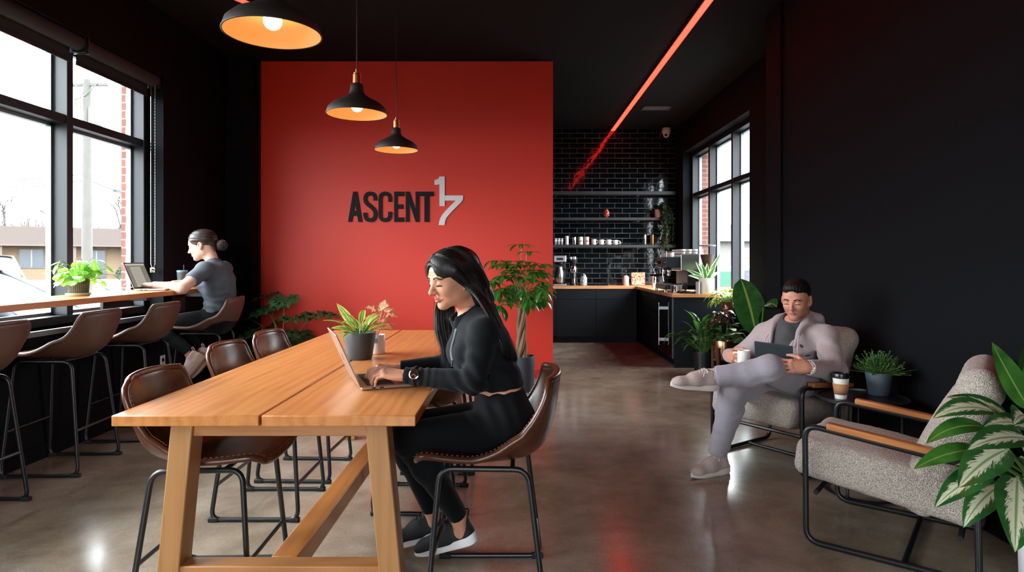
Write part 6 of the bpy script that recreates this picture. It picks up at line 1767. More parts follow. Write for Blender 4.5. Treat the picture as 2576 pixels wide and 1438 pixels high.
# hair: parted in the middle, falling behind the left shoulder and in front of the right one
def H1(x, y, z): return MH1 @ V((x, y, z))
M_h1 = hair_mat('glossy black hair', (9, 8, 9), (24, 19, 18), .46)
hv = Field((-.17, -.13, -.13), (.13, .13, .16), .003)
hv.ell((-.022, 0, .040), (.106, .086, .092), k=.001); hv.ell((.022, 0, .058), (.070, .076, .066), k=.03)
hv.cone((-.06, .055, -.01), (-.085, .06, -.10), .045, .045, .03); hv.cone((-.06, -.055, -.01), (-.05, -.075, -.10), .045, .04, .03)
hv.cone((.035, -.070, .05), (.02, -.082, -.10), .022, .024, .02); hv.cone((.02, .074, .045), (-.012, .080, -.01), .018, .016, .02)
hv.cone((.108, 0, .058), (.104, 0, -.025), .033, .074, .006, 's'); hv.ell((.09, 0, -.05), (.07, .066, .085), None, .006, 's')
hv.ell((.058, .072, -.045), (.056, .045, .072), k=.006, op='s')
hv.cone((-.02, 0, -.04), (.02, 0, -.17), .056, .06, .01, 's')
hv.cone((.10, 0, .142), (-.06, 0, .143), .0045, .0045, .006, 's')
P, Q = hv.mesh(); A = np.array(MH1); P = P @ A[:3, :3].T + A[:3, 3]
hm = MB(); hm.add([V(p) for p in P], [tuple(int(i) for i in q) for q in Q])
gl = [[H1(.086, .004, .092), H1(.072, .050, .062), H1(.036, .079, .016), H1(-.002, .090, -.034), at(1203, 752, 2.455), at(1238, 812, 2.43), at(1260, 862, 2.42), at(1266, 905, 2.43)],
      [H1(.050, .004, .122), H1(.032, .058, .096), H1(-.005, .088, .040), H1(-.045, .090, -.03), at(1228, 765, 2.47), at(1260, 830, 2.44), at(1280, 880, 2.45), at(1285, 920, 2.46)],
      [H1(.0, .003, .130), H1(-.03, .050, .110), H1(-.075, .080, .045), H1(-.095, .08, -.03), at(1238, 770, 2.54), at(1270, 840, 2.53), at(1291, 890, 2.52), at(1297, 922, 2.52)],
      [H1(-.05, .0, .125), H1(-.095, .03, .085), H1(-.125, .035, .02), H1(-.125, .03, -.05), at(1243, 775, 2.60), at(1276, 850, 2.59), at(1293, 890, 2.58), at(1296, 915, 2.57)],
      [H1(-.05, .0, .125), H1(-.10, -.02, .08), H1(-.13, -.03, .01), H1(-.125, -.03, -.06), at(1240, 780, 2.68), at(1268, 850, 2.66), at(1284, 890, 2.64), at(1288, 905, 2.63)]]
gr_ = [[H1(.082, -.004, .098), H1(.078, -.050, .062), H1(.056, -.080, .0), H1(.030, -.088, -.06), at(1098, 778, 2.69), at(1100, 830, 2.67), at(1112, 880, 2.64), at(1118, 938, 2.60)],
       [H1(.050, -.004, .122), H1(.040, -.062, .085), H1(.020, -.090, .02), H1(.0, -.094, -.05), at(1116, 782, 2.70), at(1122, 835, 2.68), at(1132, 885, 2.64), at(1124, 940, 2.59)],
       [H1(.0, -.003, .130), H1(-.02, -.058, .10), H1(-.04, -.092, .03), H1(-.04, -.09, -.04), at(1140, 790, 2.71), at(1138, 840, 2.68), at(1142, 880, 2.63), at(1138, 915, 2.58)]]
IH1 = MH1.inverted(); hc = V((-.02, 0, .03))
def drape(g):
    """dense guide curve lifted onto the hair cap where it would sink into it"""
    out = []
    for p in spline(g, 6):
        l = IH1 @ p; d = l - hc
        if d.length < .16 and l.z > -.06:
            q = surf(hv, hc, d, .17)
            if (q - hc).length > d.length - .001 and (q - hc).length > .05: l = hc + d.normalized() * ((q - hc).length - .0004)
        out.append(MH1 @ l)
    return out
gl, gr_ = [drape(g) for g in gl], [drape(g) for g in gr_]
for G_ in (gl, gr_):
    for a, b in zip(G_[:-1], G_[1:]):
        for q in (.0, .33, .66, 1.):
            pts = [x.lerp(y, q) for x, y in zip(a, b)][17:-2]
            hm.tube(pts, [.003 + .0007 * min(6, k) for k in range(len(pts) - 5)] + [.0065 - .0009 * k for k in range(5)], 7)
strands(hm, gl, 1100, 41, .0016, .0065, 22)
strands(hm, gr_, 520, 42, .0017, .008, 22)
strands(hm, gr_[:2], 10, 43, .0010, .024); strands(hm, gl[1:4], 18, 44, .0010, .022)
hm.build('hair', M_h1, w1, world=True, angle=180)
MB().ball(H1(.006, .0835, -.037), .0035, 10).build('earring', M_chrome, w1, world=True)

# ---------------------------------------------------------------- 2. man in a grey tracksuit in the armchair
SK2 = (196, 136, 112)
m2 = thing('person', 'man in a grey tracksuit sitting cross-legged in the armchair with a tablet and mug', 'person', (1.68, 4.0, .42))
f2 = V((-.82, -.565, 0)); l2 = V((.565, -.82, 0))
pel, wai, che, nek = V((1.655, 3.985, .525)), V((1.685, 4.005, .63)), V((1.705, 3.965, .755)), V((1.705, 3.915, .865))
fl2 = V((-.82, -.565, .1))
torso2 = [C_(pel, wai, .160, .150, fl2, .78, .05), C_(wai, che, .150, .160, fl2, .74, .05), C_(che, nek, .155, .066, fl2, .78, .05)]
shL, elL, wrL = V((1.835, 3.775, .795)), V((1.815, 3.635, .620)), V((1.600, 3.490, .664))
shR, elR, wrR = V((1.595, 4.085, .775)), V((1.475, 4.20, .615)), V((1.330, 3.985, .655))
arm2 = [C_(che.lerp(nek, .6), shL, .068, .062, k=.05), C_(shL, elL, .060, .050, k=.03), C_(elL, wrL, .050, .034, k=.03),
        C_(che.lerp(nek, .6), shR, .068, .062, k=.05), C_(shR, elR, .060, .050, k=.03), C_(elR, wrR, .050, .034, k=.03)]
hpL, knL, anL = V((1.735, 3.90, .515)), V((1.413, 3.55, .646)), V((1.130, 3.625, .592))
hpR, knR, anR = V((1.605, 4.07, .515)), V((1.245, 3.675, .490)), V((1.175, 3.735, .115))
leg2 = legp(hpL, knL, anL, (.098, .066, .060, .044), (0, .02, -.02)) + legp(hpR, knR, anR, (.098, .066, .060, .044), (.02, .02, 0))
body2 = fld(torso2 + arm2 + leg2 + [C_(anL, (1.09, 3.625, .59), .034, .034), C_(anR, (1.165, 3.735, .07), .034, .034)], .0065, -.012)
hf, hu = V((-.64, -.74, -.30)), V((-.16, -.2, 1))
MH2 = frame((1.690, 3.845, 1.012), hf, hu) @ Matrix.Scale(.97, 4)
gripL = [(12, 26, 16), (10, 26, 18), (14, 28, 18), (20, 32, 18)]
thL = ((.45, .75, -.6), (.8, .35, -.6), (.9, .1, -.5))
MHL2 = frame(wrL, (-1, .10, .06), (-.12, -1, .30))
gripR = [(52, 62, 35), (55, 66, 38), (58, 68, 38), (62, 66, 36)]
thR = ((.55, .65, -.7), (.7, .15, -.8), (.5, -.2, -.9))
MHR2 = frame(wrR, (-.06, -1, .02), (-1, .05, .12))
Hm2 = head_field(False)
person_mesh('body', [(body2, None, plain(SK2)), (Hm2, MH2, head_colour(SK2, (176, 96, 84), (40, 26, 20), (52, 36, 30), (92, 66, 58))),
                     (hand_field(gripL, thL, -1.), MHL2, hand_colour(SK2)), (hand_field(gripR, thR, 1.), MHR2, hand_colour(SK2))], M_skin, m2)
brows(Hm2, MH2, m2, (24, 16, 13), z0=.0275, n=90, lash=False)
M_tee2 = mat('charcoal T-shirt', (66, 64, 66), .85, bump=.2, bscale=400)
M_hood = mat('grey marl fleece', (160, 143, 143), .92, bump=.35, bscale=420, var=.12, vscale=160, sheen=.25)
M_jog = mat('grey marl jogger', (147, 141, 149), .92, bump=.35, bscale=420, var=.12, vscale=160, sheen=.25)
tee = fld(torso2, .005, .004); tee.cone(nek + f2 * .062 - V((0, 0, .050)), nek - V((0, 0, .045)), .050, .060, .04); tee.cone(nek + f2 * .012 + V((0, 0, .012)), (1.685, 3.865, .99), 0.056, .066, .012, 's')
folds(tee, che + f2 * .1, (0, .3, 1), .003, 60, .16)
ts2 = field_obj('t_shirt', [tee], M_tee2, m2)
def neckband(F, c, ax, m, parent, r=.0065, lift=.25):
    """ribbed band laid on the edge of a neck opening: walk down the cloth from the neck axis in every direction"""
    c, ax = V(c), V(ax).normalized(); u_ = ax.orthogonal().normalized(); v_ = ax.cross(u_); pts = []
    for k in range(48):
        a = 2 * PI * k / 48; d = u_ * math.cos(a) + v_ * math.sin(a); best = None
        for t in np.arange(.040, .105, .003):
            for h in np.arange(.10, -.10, -.004):
                q = c + d * t + ax * h; i = [int(round((q[j] - F.lo[j]) / F.res)) for j in range(3)]
                if all(0 <= i[j] < F.F.shape[j] for j in range(3)) and F.F[tuple(i)] < 0:
                    sc = h - .35 * t
                    if best is None or sc > best[0]: best = (sc, q)
                    break
        pts.append(best[1] if best else c + d * .06)
    for _ in range(4): pts = [(pts[i - 1] + pts[i] * 2 + pts[(i + 1) % 48]) / 4 for i in range(48)]
    MB().tube(pts, r, 8, closed=True).build('neckband', m, parent, world=True)
neckband(tee, nek + V((0, 0, .02)), V((1.69, 3.87, .99)) - nek, M_tee2, ts2)
hd = fld(torso2 + arm2, .006, .009)
c0 = nek + f2 * .10
for a, b, r1, r2 in ((nek + f2 * .13 + V((0, 0, .02)), wai + f2 * .20, .092, .058),):
    hd.cone(a, b, r1, r2, .01, 's', fl2, 1.6)
hd.cone(nek - V((0, 0, .02)), nek + f2 * .03 + V((0, 0, .14)), .074, .085, .01, 's')
for p, e in ((wrL, elL), (wrR, elR)):
    d = (p - e).normalized(); hd.box(p + d * .06, (.06, .08, .08), .002, frame((0, 0, 0), d, (0, 0, 1)).to_3x3(), .003, 's')
    for k in (.012, .024): pass
hd.box(pel + V((0, 0, -.16)), (.3, .3, .12), .01, None, .01, 's')
folds(hd, elL, (.3, .5, -1), .009, 80, .11); folds(hd, shL + V((.02, -.02, -.06)), (.2, -.2, 1), .005, 65, .09); folds(hd, elR, (.3, .5, -1), .006, 75, .10); folds(hd, wai + l2 * .1, (0, .2, 1), .009, 66, .15); folds(hd, shL.lerp(elL, .5), (.4, -.2, 1), .005, 70, .10, 1.); folds(hd, che + l2 * .12 + f2 * .08, (.6, .3, .8), .005, 75, .11, 2.)
folds(hd, wrL + (elL - wrL) * .3, elL - wrL, .003, 160, .06)
crinkle(hd, .0009, 55)
ho = field_obj('hoodie', [hd], M_hood, m2)
for p, e in ((wrL, elL), (wrR, elR)):
    d = (p - e).normalized()
    ff = Field(np.array(p) - .09, np.array(p) + .09, .0035); ff.cone(p - d * .052, p - d * .002, .041, .038, .001); ff.half(p - d * .003, d); ff.half(p - d * .05, -d)
    u_ = d.orthogonal().normalized(); v_ = d.cross(u_)
    ff.warp(lambda x, y, z, p=p, u_=u_, v_=v_: .0008 * np.sin(34 * np.arctan2((x - p.x) * u_.x + (y - p.y) * u_.y + (z - p.z) * u_.z, (x - p.x) * v_.x + (y - p.y) * v_.y + (z - p.z) * v_.z)))
    field_obj('cuff', [ff], M_hood, ho)
# hood: thick folded roll lying round the back of the neck down to the chest
hp = spline([nek + f2 * .122 - l2 * .082 + V((0, 0, -.125)), nek + f2 * .088 - l2 * .090 + V((0, 0, -.035)), nek + f2 * .03 - l2 * .095 + V((0, 0, .015)), nek - f2 * .065 - l2 * .065 + V((0, 0, .042)),
             nek - f2 * .092 + V((0, 0, .046)), nek - f2 * .065 + l2 * .065 + V((0, 0, .042)), nek + f2 * .03 + l2 * .095 + V((0, 0, .015)), nek + f2 * .088 + l2 * .090 + V((0, 0, -.035)), nek + f2 * .122 + l2 * .082 + V((0, 0, -.125))], 5)
ff = Field(np.array(nek) - .34, np.array(nek) + .34, .0045)
n_ = len(hp)
for i in range(n_ - 1):
    t_ = abs(i / (n_ - 1) - .5) * 2; r = lerp(.030, .007, t_ ** 1.1); ff.cone(hp[i], hp[i + 1], r, r, .010)
for q in (-1, 0, 1): ff.cone(nek - f2 * .10 + l2 * (.10 * q) + V((0, 0, .03)), nek - f2 * .17 + l2 * (.07 * q) + V((0, 0, -.07)), .034, .045, .03)
for q in (-1, 1): ff.cone(nek + f2 * .02 + l2 * (.10 * q) + V((0, 0, .01)), nek - f2 * .06 + l2 * (.16 * q) + V((0, 0, -.035)), .026, .018, .03)
ff.cone(nek - f2 * .02, nek + f2 * .03 + V((0, 0, .16)), .066, .076, .008, 's')
folds(ff, nek - f2 * .1 + V((0, 0, .03)), (1, .6, 1), .005, 85, .15); crinkle(ff, .0009, 55)
field_obj('hood', [ff], M_hood, ho)
for sg in (1, -1):
    a = nek + f2 * .100 + l2 * .098 * sg + V((0, 0, -.055))
    MB().tube(spline([a, a + f2 * .035 + V((0, 0, -.05)) + l2 * .01 * sg, a + f2 * .035 + V((0, 0, -.12)) + l2 * .015 * sg, a + f2 * .03 + V((0, 0, -.175)) + l2 * .012 * sg], 5), [.004] * 12 + [.006] * 4, 8).build('drawstring', mat('pale cord', (186, 172, 170), .8), ho, world=True)
jg = fld(torso2[:1] + leg2, .006, .012)
for an, kn in ((anL, knL), (anR, knR)):
    d = (an - kn).normalized(); jg.box(an + d * .045, (.05, .09, .09), .002, frame((0, 0, 0), d, (0, 0, 1) if abs(d.z) < .9 else (1, 0, 0)).to_3x3(), .003, 's')
folds(jg, knL + V((.05, .03, -.05)), (-.5, -.6, .5), .007, 70, .11); folds(jg, hpL + V((-.05, -.12, .06)), (-.5, -.8, .2), .008, 66, .15); folds(jg, knL.lerp(anL, .45), (1, .1, .3), .0015, 60, .11, 1.); folds(jg, knR.lerp(anR, .5), (.2, .1, 1), .002, 70, .12, 2.)
folds(jg, knR + V((.03, .04, -.06)), (.2, .2, -1), .006, 75, .11); folds(jg, anL + V((.07, 0, .01)), (1, 0, 0), .003, 110, .05); folds(jg, anR + V((0, 0, .09)), (.2, 0, 1), .005, 95, .08)
crinkle(jg, .001, 45)
jo = field_obj('joggers', [jg], M_jog, m2)
for an, kn in ((anL, knL), (anR, knR)):
    d = (an - kn).normalized()
    ff = Field(np.array(an) - .11, np.array(an) + .11, .0036); ff.cone(an - d * .055, an + d * .004, .052, .046, .001); ff.half(an + d * .003, d); ff.half(an - d * .055, -d)
    u_ = d.orthogonal().normalized(); v_ = d.cross(u_)
    ff.warp(lambda x, y, z, p=an, u_=u_, v_=v_: .0009 * np.sin(36 * np.arctan2((x - p.x) * u_.x + (y - p.y) * u_.y + (z - p.z) * u_.z, (x - p.x) * v_.x + (y - p.y) * v_.y + (z - p.z) * v_.z)))
    field_obj('ankle_cuff', [ff], M_jog, jo)
M_shk = mat('mauve knit shoe', (178, 160, 154), .85, bump=.6, bscale=220, var=.1, vscale=120); M_sol = mat('pale foam sole', (214, 200, 194), .6); M_lac = mat('pale lace', (216, 202, 196), .8)
shoe(m2, None, (1.238, 3.765, .0), (1.005, 3.645, .0), (0, 0, 1), .268, M_shk, M_sol, M_lac)
shoe(m2, None, (1.128, 3.640, .510), (.890, 3.600, .530), (.06, -.10, 1), .262, M_shk, M_sol, M_lac)
wc = wrL + (elL - wrL).normalized() * .004; wd = (wrL - elL).normalized(); q1 = wd.orthogonal().normalized(); q2 = wd.cross(q1)
MB().tube([wc + (q1 * math.cos(a) * 1.0 + q2 * math.sin(a)) * .033 for a in np.linspace(0, 2 * PI, 25)[:-1]], .005, 8, closed=True).build('bracelet', M_chrome, m2, world=True)
hv = Field((-.15, -.12, -.12), (.13, .12, .17), .0026)
hv.ell((-.022, 0, .043), (.100, .0795, .086), k=.001); hv.ell((.026, 0, .088), (.058, .056, .042), k=.03); hv.ell((.056, -.008, .100), (.030, .040, .024), k=.02)
hv.ell((.114, 0, -.002), (.064, .070, .101), Matrix.Rotation(rad(-4), 3, 'Y'), .005, 's')
for q in (-1, 1): hv.ell((.082, .060 * q, .035), (.034, .034, .044), None, .005, 's')
hv.cone((.075, -.10, -.04), (.075, .10, -.04), .062, .062, .006, 's')
hv.ell((.05, 0, -.06), (.050, .12, .080), None, .008, 's')
hv.cone((-.05, 0, -.07), (-.05, 0, -.2), .11, .12, .02, 's')
for q in (-1, 1): hv.ell((-.010, .088 * q, -.008), (.024, .022, .034), None, .004, 's')
hv.warp(lambda x, y, z: (.0007 * np.sin(310 * y + 60 * x + 6 * np.sin(38 * x)) + .0006 * np.sin(520 * y + 90 * x)) * (z > .06) + .0006 * np.sin(300 * x + 420 * z))
P, Q = hv.mesh(); A = np.array(MH2); P = P @ A[:3, :3].T + A[:3, 3]
hm = MB(); hm.add([V(p) for p in P], [tuple(int(i) for i in q) for q in Q])
R1 = random.Random(77); A3 = MH2.to_3x3()
for k in range(950):
    a = R1.uniform(-1.25, 1.25); x = R1.uniform(-.085, .078)
    rr = math.sqrt(max(.05, 1 - ((x + .022) / .108) ** 2)); y = .078 * rr * math.sin(a); z = .045 + .083 * rr * math.cos(a) + .014 * min(1, max(0, (x + .01) / .05)) * math.cos(a)
    if z < .066 + (.02 if x > .045 else 0): continue
    n_v = V((.2 * x / .1, y / .08, (z - .045) / .08)).normalized(); d = V((.8, R1.uniform(-.5, .2), .25)); d = (d - n_v * d.dot(n_v)).normalized()
    p = V((x, y, z)); pts = [MH2 @ (p - n_v * .003), MH2 @ (p + d * .010 + n_v * .003), MH2 @ (p + d * .022 + n_v * R1.uniform(.001, .006))]
    hm.tube(pts, [.0017, .0014, .0005], 4)
hm.build('hair', hair_mat('dark brown hair', (10, 7, 6), (24, 16, 13), .65), m2, world=True, angle=180)
cup = mug((1.378, 3.858, .618), .038, .088, M_cer, 'white mug the man in the armchair holds in his right hand', rad(150))
tp_ = thing('tablet', 'black tablet in a dark case held by the man in the armchair', 'tablet', at(1945, 885, 3.66))
TL, TR = at(1897, 858, 3.69), at(1994, 871, 3.565); xd = (TR - TL).normalized()
Mt = frame(TL, xd, (-.45, -.75, -.32)); dn = Mt.to_3x3() @ V((0, 1, 0)); sy = 1 if dn.z < 0 else -1
wT = (TR - TL).length
MB().box(0, wT, min(0, sy * .165), max(0, sy * .165), -.008, 0, Mt).build('case', mat('dark slate tablet case', (36, 42, 49), .6, bump=.15, bscale=300), tp_, world=True, smooth=False, bev=.003)
MB().box(.006, wT - .006, min(sy * .006, sy * .159), max(sy * .006, sy * .159), -.0095, -.0078, Mt).build('screen', mat('dark glass screen', (12, 13, 15), .08), tp_, world=True, smooth=False)

# ---------------------------------------------------------------- 3. woman at the window counter
SK3 = (214, 168, 148)
w3 = thing('person', 'woman in a grey T-shirt with a low bun typing at the window counter', 'person', (-2.5, 5.28, .70))
pel, wai, che, nek = V((-2.475, 5.28, .785)), V((-2.455, 5.28, .90)), V((-2.47, 5.26, 1.07)), V((-2.505, 5.25, 1.225))
fw = V((-1, -.05, .08))
torso3 = [C_(pel, wai, .150, .128, fw, .82, .05), C_(wai, che, .128, .148, fw, .76, .05), C_(che, nek, .142, .058, fw, .78, .05), C_((-2.555, 5.20, 1.06), (-2.55, 5.20, 1.07), .055, k=.04), C_((-2.555, 5.31, 1.06), (-2.55, 5.31, 1.07), .055, k=.04)]
shL, elL, wrL = V((-2.49, 5.075, 1.175)), V((-2.570, 4.88, 1.038)), V((-2.795, 4.905, 1.062))
shR, elR, wrR = V((-2.50, 5.43, 1.175)), V((-2.60, 5.46, 1.06)), V((-2.775, 5.14, 1.062))
upL, upR = C_(shL, elL, .052, .043, k=.02), C_(shR, elR, .052, .043, k=.02)
arms3 = [C_(che.lerp(nek, .55), shL, .062, .058, k=.05), upL, C_(elL, wrL, .043, .027, k=.02), C_(che.lerp(nek, .55), shR, .062, .058, k=.05), upR, C_(elR, wrR, .043, .027, k=.02)]
hpL, knL, anL = V((-2.50, 5.20, .765)), V((-2.90, 5.12, .735)), V((-2.572, 5.06, .500))
hpR, knR, anR = V((-2.50, 5.37, .765)), V((-2.90, 5.32, .735)), V((-2.55, 5.185, .510))
leg3 = legp(hpL, knL, anL, (.085, .058, .054, .034)) + legp(hpR, knR, anR, (.085, .058, .054, .034))
seat3 = [C_((-2.45, 5.21, .765), (-2.45, 5.35, .765), .085, .085, k=.05)]
body3 = fld(torso3 + leg3 + seat3 + [C_(p[0], p[1], p[2] + .005, p[3] + .005, p[4], p[5], p[6]) for p in arms3], .0055, -.005)
MH3 = frame((-2.592, 5.243, 1.372), (-1, -.10, -.30), (-.28, 0, 1)) @ Matrix.Scale(1.04, 4)
MHL3 = frame(wrL, (-1, .05, .06), (0, -.1, 1)) @ Matrix.Scale(.92, 4); MHR3 = frame(wrR, (-1, -.25, .06), (0, .1, 1)) @ Matrix.Scale(.92, 4)
person_mesh('body', [(body3, None, plain(SK3)), (head_field(True, .003), MH3, head_colour(SK3, (196, 110, 100), (60, 40, 32))), (hand_field(typ, thb, -1., res=.003), MHL3, hand_colour(SK3)), (hand_field(typ, thb, 1., res=.003), MHR3, hand_colour(SK3))], M_skin, w3)
M_tee3 = mat('slate grey T-shirt', (76, 82, 90), .85, bump=.25, bscale=400, var=.08, vscale=60)
te = fld(torso3 + arms3[:2] + arms3[3:5], .006, .012)
te.cone(nek - V((0, 0, .03)), (-2.54, 5.25, 1.36), .056, .062, .008, 's')
for a, b in ((shL, elL), (shR, elR)):
    d = (b - a).normalized(); te.box(a.lerp(b, .60) + d * .10, (.10, .09, .09), .003, frame((0, 0, 0), d, (1, 0, 0)).to_3x3(), .004, 's')
te.box((-2.47, 5.28, .64), (.3, .3, .115), .004, None, .004, 's')
for c, ax, am, fr, r in ((wai, (.1, .2, 1), .010, 80, .15), ((-2.40, 5.2, .85), (.3, .3, 1), .010, 90, .13), (shL + V((0, 0, -.06)), (.2, .5, .8), .004, 80, .1), (che, (0, .5, 1), .003, 50, .2)): folds(te, c, ax, am, fr, r)
ts3 = field_obj('t_shirt', [te], M_tee3, w3)
neckband(te, nek, V((-2.54, 5.25, 1.36)) - nek, M_tee3, ts3, .006)
lg = fld(torso3[:1] + leg3 + seat3, .006, .004)
for an, kn in ((anL, knL), (anR, knR)):
    d = (an - kn).normalized(); lg.box(an + d * .05, (.05, .07, .07), .002, frame((0, 0, 0), d, (0, 0, 1)).to_3x3(), .002, 's')
lg.box((-2.47, 5.28, .99), (.3, .3, .13), .004, None, .004, 's')
field_obj('leggings', [lg], M_leg, w3)
M_shp = mat('pale pink canvas shoe', (206, 178, 168), .85, bump=.3, bscale=200); M_gum = mat('beige rubber sole', (176, 150, 134), .7)
shoe(w3, None, (-2.478, 5.065, .475), (-2.628, 5.03, .285), (-.75, -.1, .62), .25, M_shp, M_gum, M_lac)
shoe(w3, None, (-2.462, 5.19, .485), (-2.612, 5.15, .295), (-.75, -.1, .62), .25, M_shp, M_gum, M_lac)
for an in (anL, anR):
    q = an + V((.02, 0, -.015)); MB().tube([an + V((-.035, 0, .02)), an + V((.005, 0, -.03)), an + V((.01, 0, -.06))], .040, 14).build('sock', mat('pink sock', (196, 130, 112), .9), w3, world=True)
def H3(x, y, z): return MH3 @ V((x, y, z))
hv = Field((-.17, -.12, -.12), (.12, .12, .16), .0032)
hv.ell((-.024, 0, .040), (.102, .083, .088), k=.001); hv.ell((.01, 0, .056), (.075, .076, .066), k=.03); hv.ell((-.085, 0, -.02), (.04, .05, .05), k=.03)
hv.ell((.105, 0, -.028), (.072, .10, .108), Matrix.Rotation(rad(-10), 3, 'Y'), .006, 's'); hv.ell((.035, 0, -.06), (.066, .12, .078), None, .006, 's')
hv.cone((-.02, 0, -.05), (.0, 0, -.2), .075, .075, .01, 's')
hv.warp(lambda x, y, z: .001 * np.sin(300 * (z * .8 - x * .25) + 3 * np.sin(30 * y)) + .0008 * np.sin(520 * (z * .8 - x * .3)))
P, Q = hv.mesh(); A = np.array(MH3); P = P @ A[:3, :3].T + A[:3, 3]
hm = MB(); hm.add([V(p) for p in P], [tuple(int(i) for i in q) for q in Q])
hm.build('hair', hair_mat('dark brown tied hair', (26, 18, 16), (58, 42, 36), .35), w3, world=True, angle=180)
bn = MB(); R1 = random.Random(6); bc = H3(-.145, .0, -.038)
bn.ball(bc, (.040, .041, .043), 18)
for k in range(170):
    ax = V((R1.gauss(0, 1), R1.gauss(0, 1), R1.gauss(0, 1))).normalized(); u_ = ax.orthogonal().normalized(); v_ = ax.cross(u_); r = R1.uniform(.038, .045)
    a0 = R1.uniform(0, 6); bn.tube([bc + (u_ * math.cos(a0 + q * .28) + v_ * math.sin(a0 + q * .28)) * r for q in range(12)], [.0021] * 10 + [.0014, .0006], 5)
for k in range(10): d = V((R1.uniform(0, 1), R1.uniform(-1, 1), R1.uniform(-1, .3))).normalized(); bn.tube([bc + d * .035, bc + d * .065 + V((.004, 0, -.012))], [.001, .0004], 4)
bn.build('hair_bun', hair_mat('dark brown bun', (26, 18, 16), (58, 42, 36), .4), w3, world=True, angle=180)
# ================================================================ laptops and small things
M_alu = mat('rose grey aluminium', (196, 178, 168), .32, .85)
M_key = mat('dark keys', (34, 24, 22), .5)
def laptop(name, label, o, rz, W, D, m, open_deg, screen_m, logo=None):
    """origin at hinge centre; base runs along +x, screen stands at the hinge"""
    t = thing(name, label, 'laptop', o, rz)
    base = MB().box(0, D, -W / 2, W / 2, .001, .014).build('base', m, t, smooth=False, bev=.003)
    MB().box(.025, D * .58, -W / 2 + .02, W / 2 - .02, .0138, .0146).build('keyboard_well', mat('keyboard well', (70, 44, 36), .5), base, smooth=False)
    kb = MB()
    for r in range(5):
        for c in range(14):
            kw = (W - .05) / 14; kd = (D * .58 - .032) / 5
            kb.box(.029 + r * kd, .029 + r * kd + kd * .82, -W / 2 + .025 + c * kw, -W / 2 + .025 + c * kw + kw * .84, .0146, .0162)
    kb.build('keys', M_key, base, smooth=False)
    MB().box(D * .62, D * .95, -W * .2, W * .2, .0138, .0143).build('trackpad', m, base, smooth=False)
    for k in range(2): MB().box(.04 + .03 * k, .056 + .03 * k, -W / 2 - .0006, -W / 2 + .002, .005, .0095).build('port', M_dplas, base, smooth=False)
    M = Matrix.Translation((0, 0, .012)) @ Matrix.Rotation(rad(-(open_deg - 90)), 4, 'Y')
    sc = MB().box(-.006, .001, -W / 2, W / 2, 0, D, M).build('screen_lid', m, t, smooth=False, bev=.003)
    MB().box(.0008, .0018, -W / 2 + .004, W / 2 - .004, .006, D - .004, M).build('bezel', M_dplas, sc, smooth=False)
    MB().box(.0016, .0024, -W / 2 + .010, W / 2 - .010, .014, D - .010, M).build('display', screen_m, sc, smooth=False)
    if logo: MB().lathe([(0, -.0072), (.016, -.0072)], (0, 0, 0), 5, M @ Matrix.Translation((0, 0, D * .5)) @ Matrix.Rotation(PI / 2, 4, 'Y'), cap=False)
    return t, M, sc
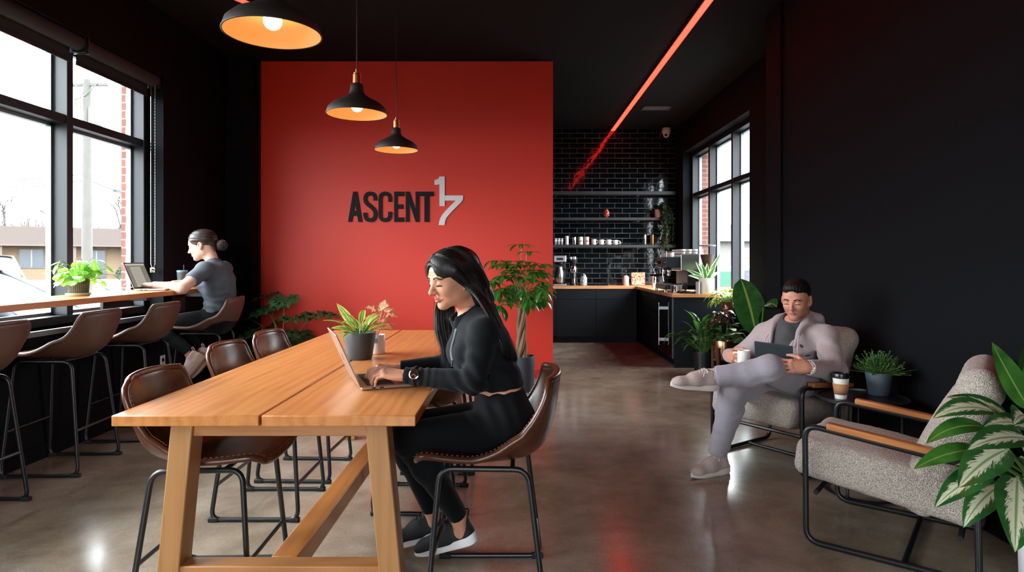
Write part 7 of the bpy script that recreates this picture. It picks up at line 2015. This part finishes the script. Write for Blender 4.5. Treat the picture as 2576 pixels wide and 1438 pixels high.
def screen_mat(name, emit, page):
    m, nt, b = new_mat(name)
    tc = nt.nodes.new('ShaderNodeTexCoord'); sp = nt.nodes.new('ShaderNodeSeparateXYZ'); nt.links.new(tc.outputs['Generated'], sp.inputs[0])
    y, z = sp.outputs['Y'], sp.outputs['Z']
    pg = mathn(nt, 'MULTIPLY', mathn(nt, 'LESS_THAN', mathn(nt, 'ABSOLUTE', mathn(nt, 'SUBTRACT', y, .45)), .27), mathn(nt, 'LESS_THAN', z, .86))
    ln = mathn(nt, 'LESS_THAN', mathn(nt, 'ABSOLUTE', mathn(nt, 'SUBTRACT', y, .45)), .21)
    row = mathn(nt, 'LESS_THAN', mathn(nt, 'FRACT', mathn(nt, 'MULTIPLY', z, 17.)), .32)
    nz = noise(nt, coords(nt, (1, 14, 60), out='Generated'), 3.2, 2)
    tx = mathn(nt, 'MULTIPLY', mathn(nt, 'MULTIPLY', ln, row), mathn(nt, 'GREATER_THAN', nz, .46))
    tx = mathn(nt, 'MULTIPLY', tx, mathn(nt, 'MULTIPLY', mathn(nt, 'LESS_THAN', z, .8), mathn(nt, 'GREATER_THAN', z, .1)))
    c = mixc(nt, pg, (.20, .20, .15), (.42, .42, .35)); c = mixc(nt, mathn(nt, 'GREATER_THAN', z, .92), c, (.5, .5, .44)); c = mixc(nt, tx, c, (.22, .22, .18))
    nt.links.new(c, b.inputs['Emission Color']); b.inputs['Emission Strength'].default_value = emit
    b.inputs['Base Color'].default_value = (.01, .01, .01, 1); b.inputs['Roughness'].default_value = .3
    return m
# hinge from near corner (-.596, 2.439) running away from the camera; base towards the woman
nx, ny = -.596, 2.439; dx, dy = .926, .378; W = .30
hx, hy = nx - dy * W / 2, ny + dx * W / 2
lt, Ml, sc = laptop('laptop', 'silver laptop open on the oak table in front of the woman in black', (hx, hy, TT + .001), math.atan2(dy, dx), W, .226, M_alu, 114, screen_mat('laptop screen glow', .8, True))
# small lozenge mark on the lid
MB().prism([(-.007, -.016), (.005, -.016), (.009, .0), (.004, .018), (-.008, .012)], Ml @ Matrix.Translation((-.0075, 0, .113)) @ Matrix(((0, 0, 1, 0), (1, 0, 0, 0), (0, 1, 0, 0), (0, 0, 0, 1))), .002).build('lid_mark', mat('polished mark', (226, 190, 176), .15, 1.), sc, smooth=False)
hx, hy = -2.885, 4.93
laptop('laptop', 'dark laptop showing a text page on the window counter', (hx, hy, 1.023), rad(8), .34, .215, mat('grey aluminium', (150, 150, 152), .35, .8), 112, screen_mat('document screen glow', 1.0, True))
t = thing('travel_tumbler', 'dark travel tumbler with a straw on the window counter', 'tumbler', (-2.86, 5.44, 1.023))
MB().lathe([(0, 0), (.034, 0), (.036, .005), (.043, .13), (.044, .135)], (0, 0, 0), 28).build('body', mat('slate powder coat', (52, 60, 68), .5), t, angle=40)
MB().lathe([(.0455, .128), (.0455, .142), (.04, .145), (0, .145)], (0, 0, 0), 28, cap=False).build('lid', mat('translucent blue lid', (96, 120, 136), .2), t, angle=40)
MB().tube([(.01, .0, .03), (.012, 0, .19)], .0042, 8).build('straw', M_dplas, t)
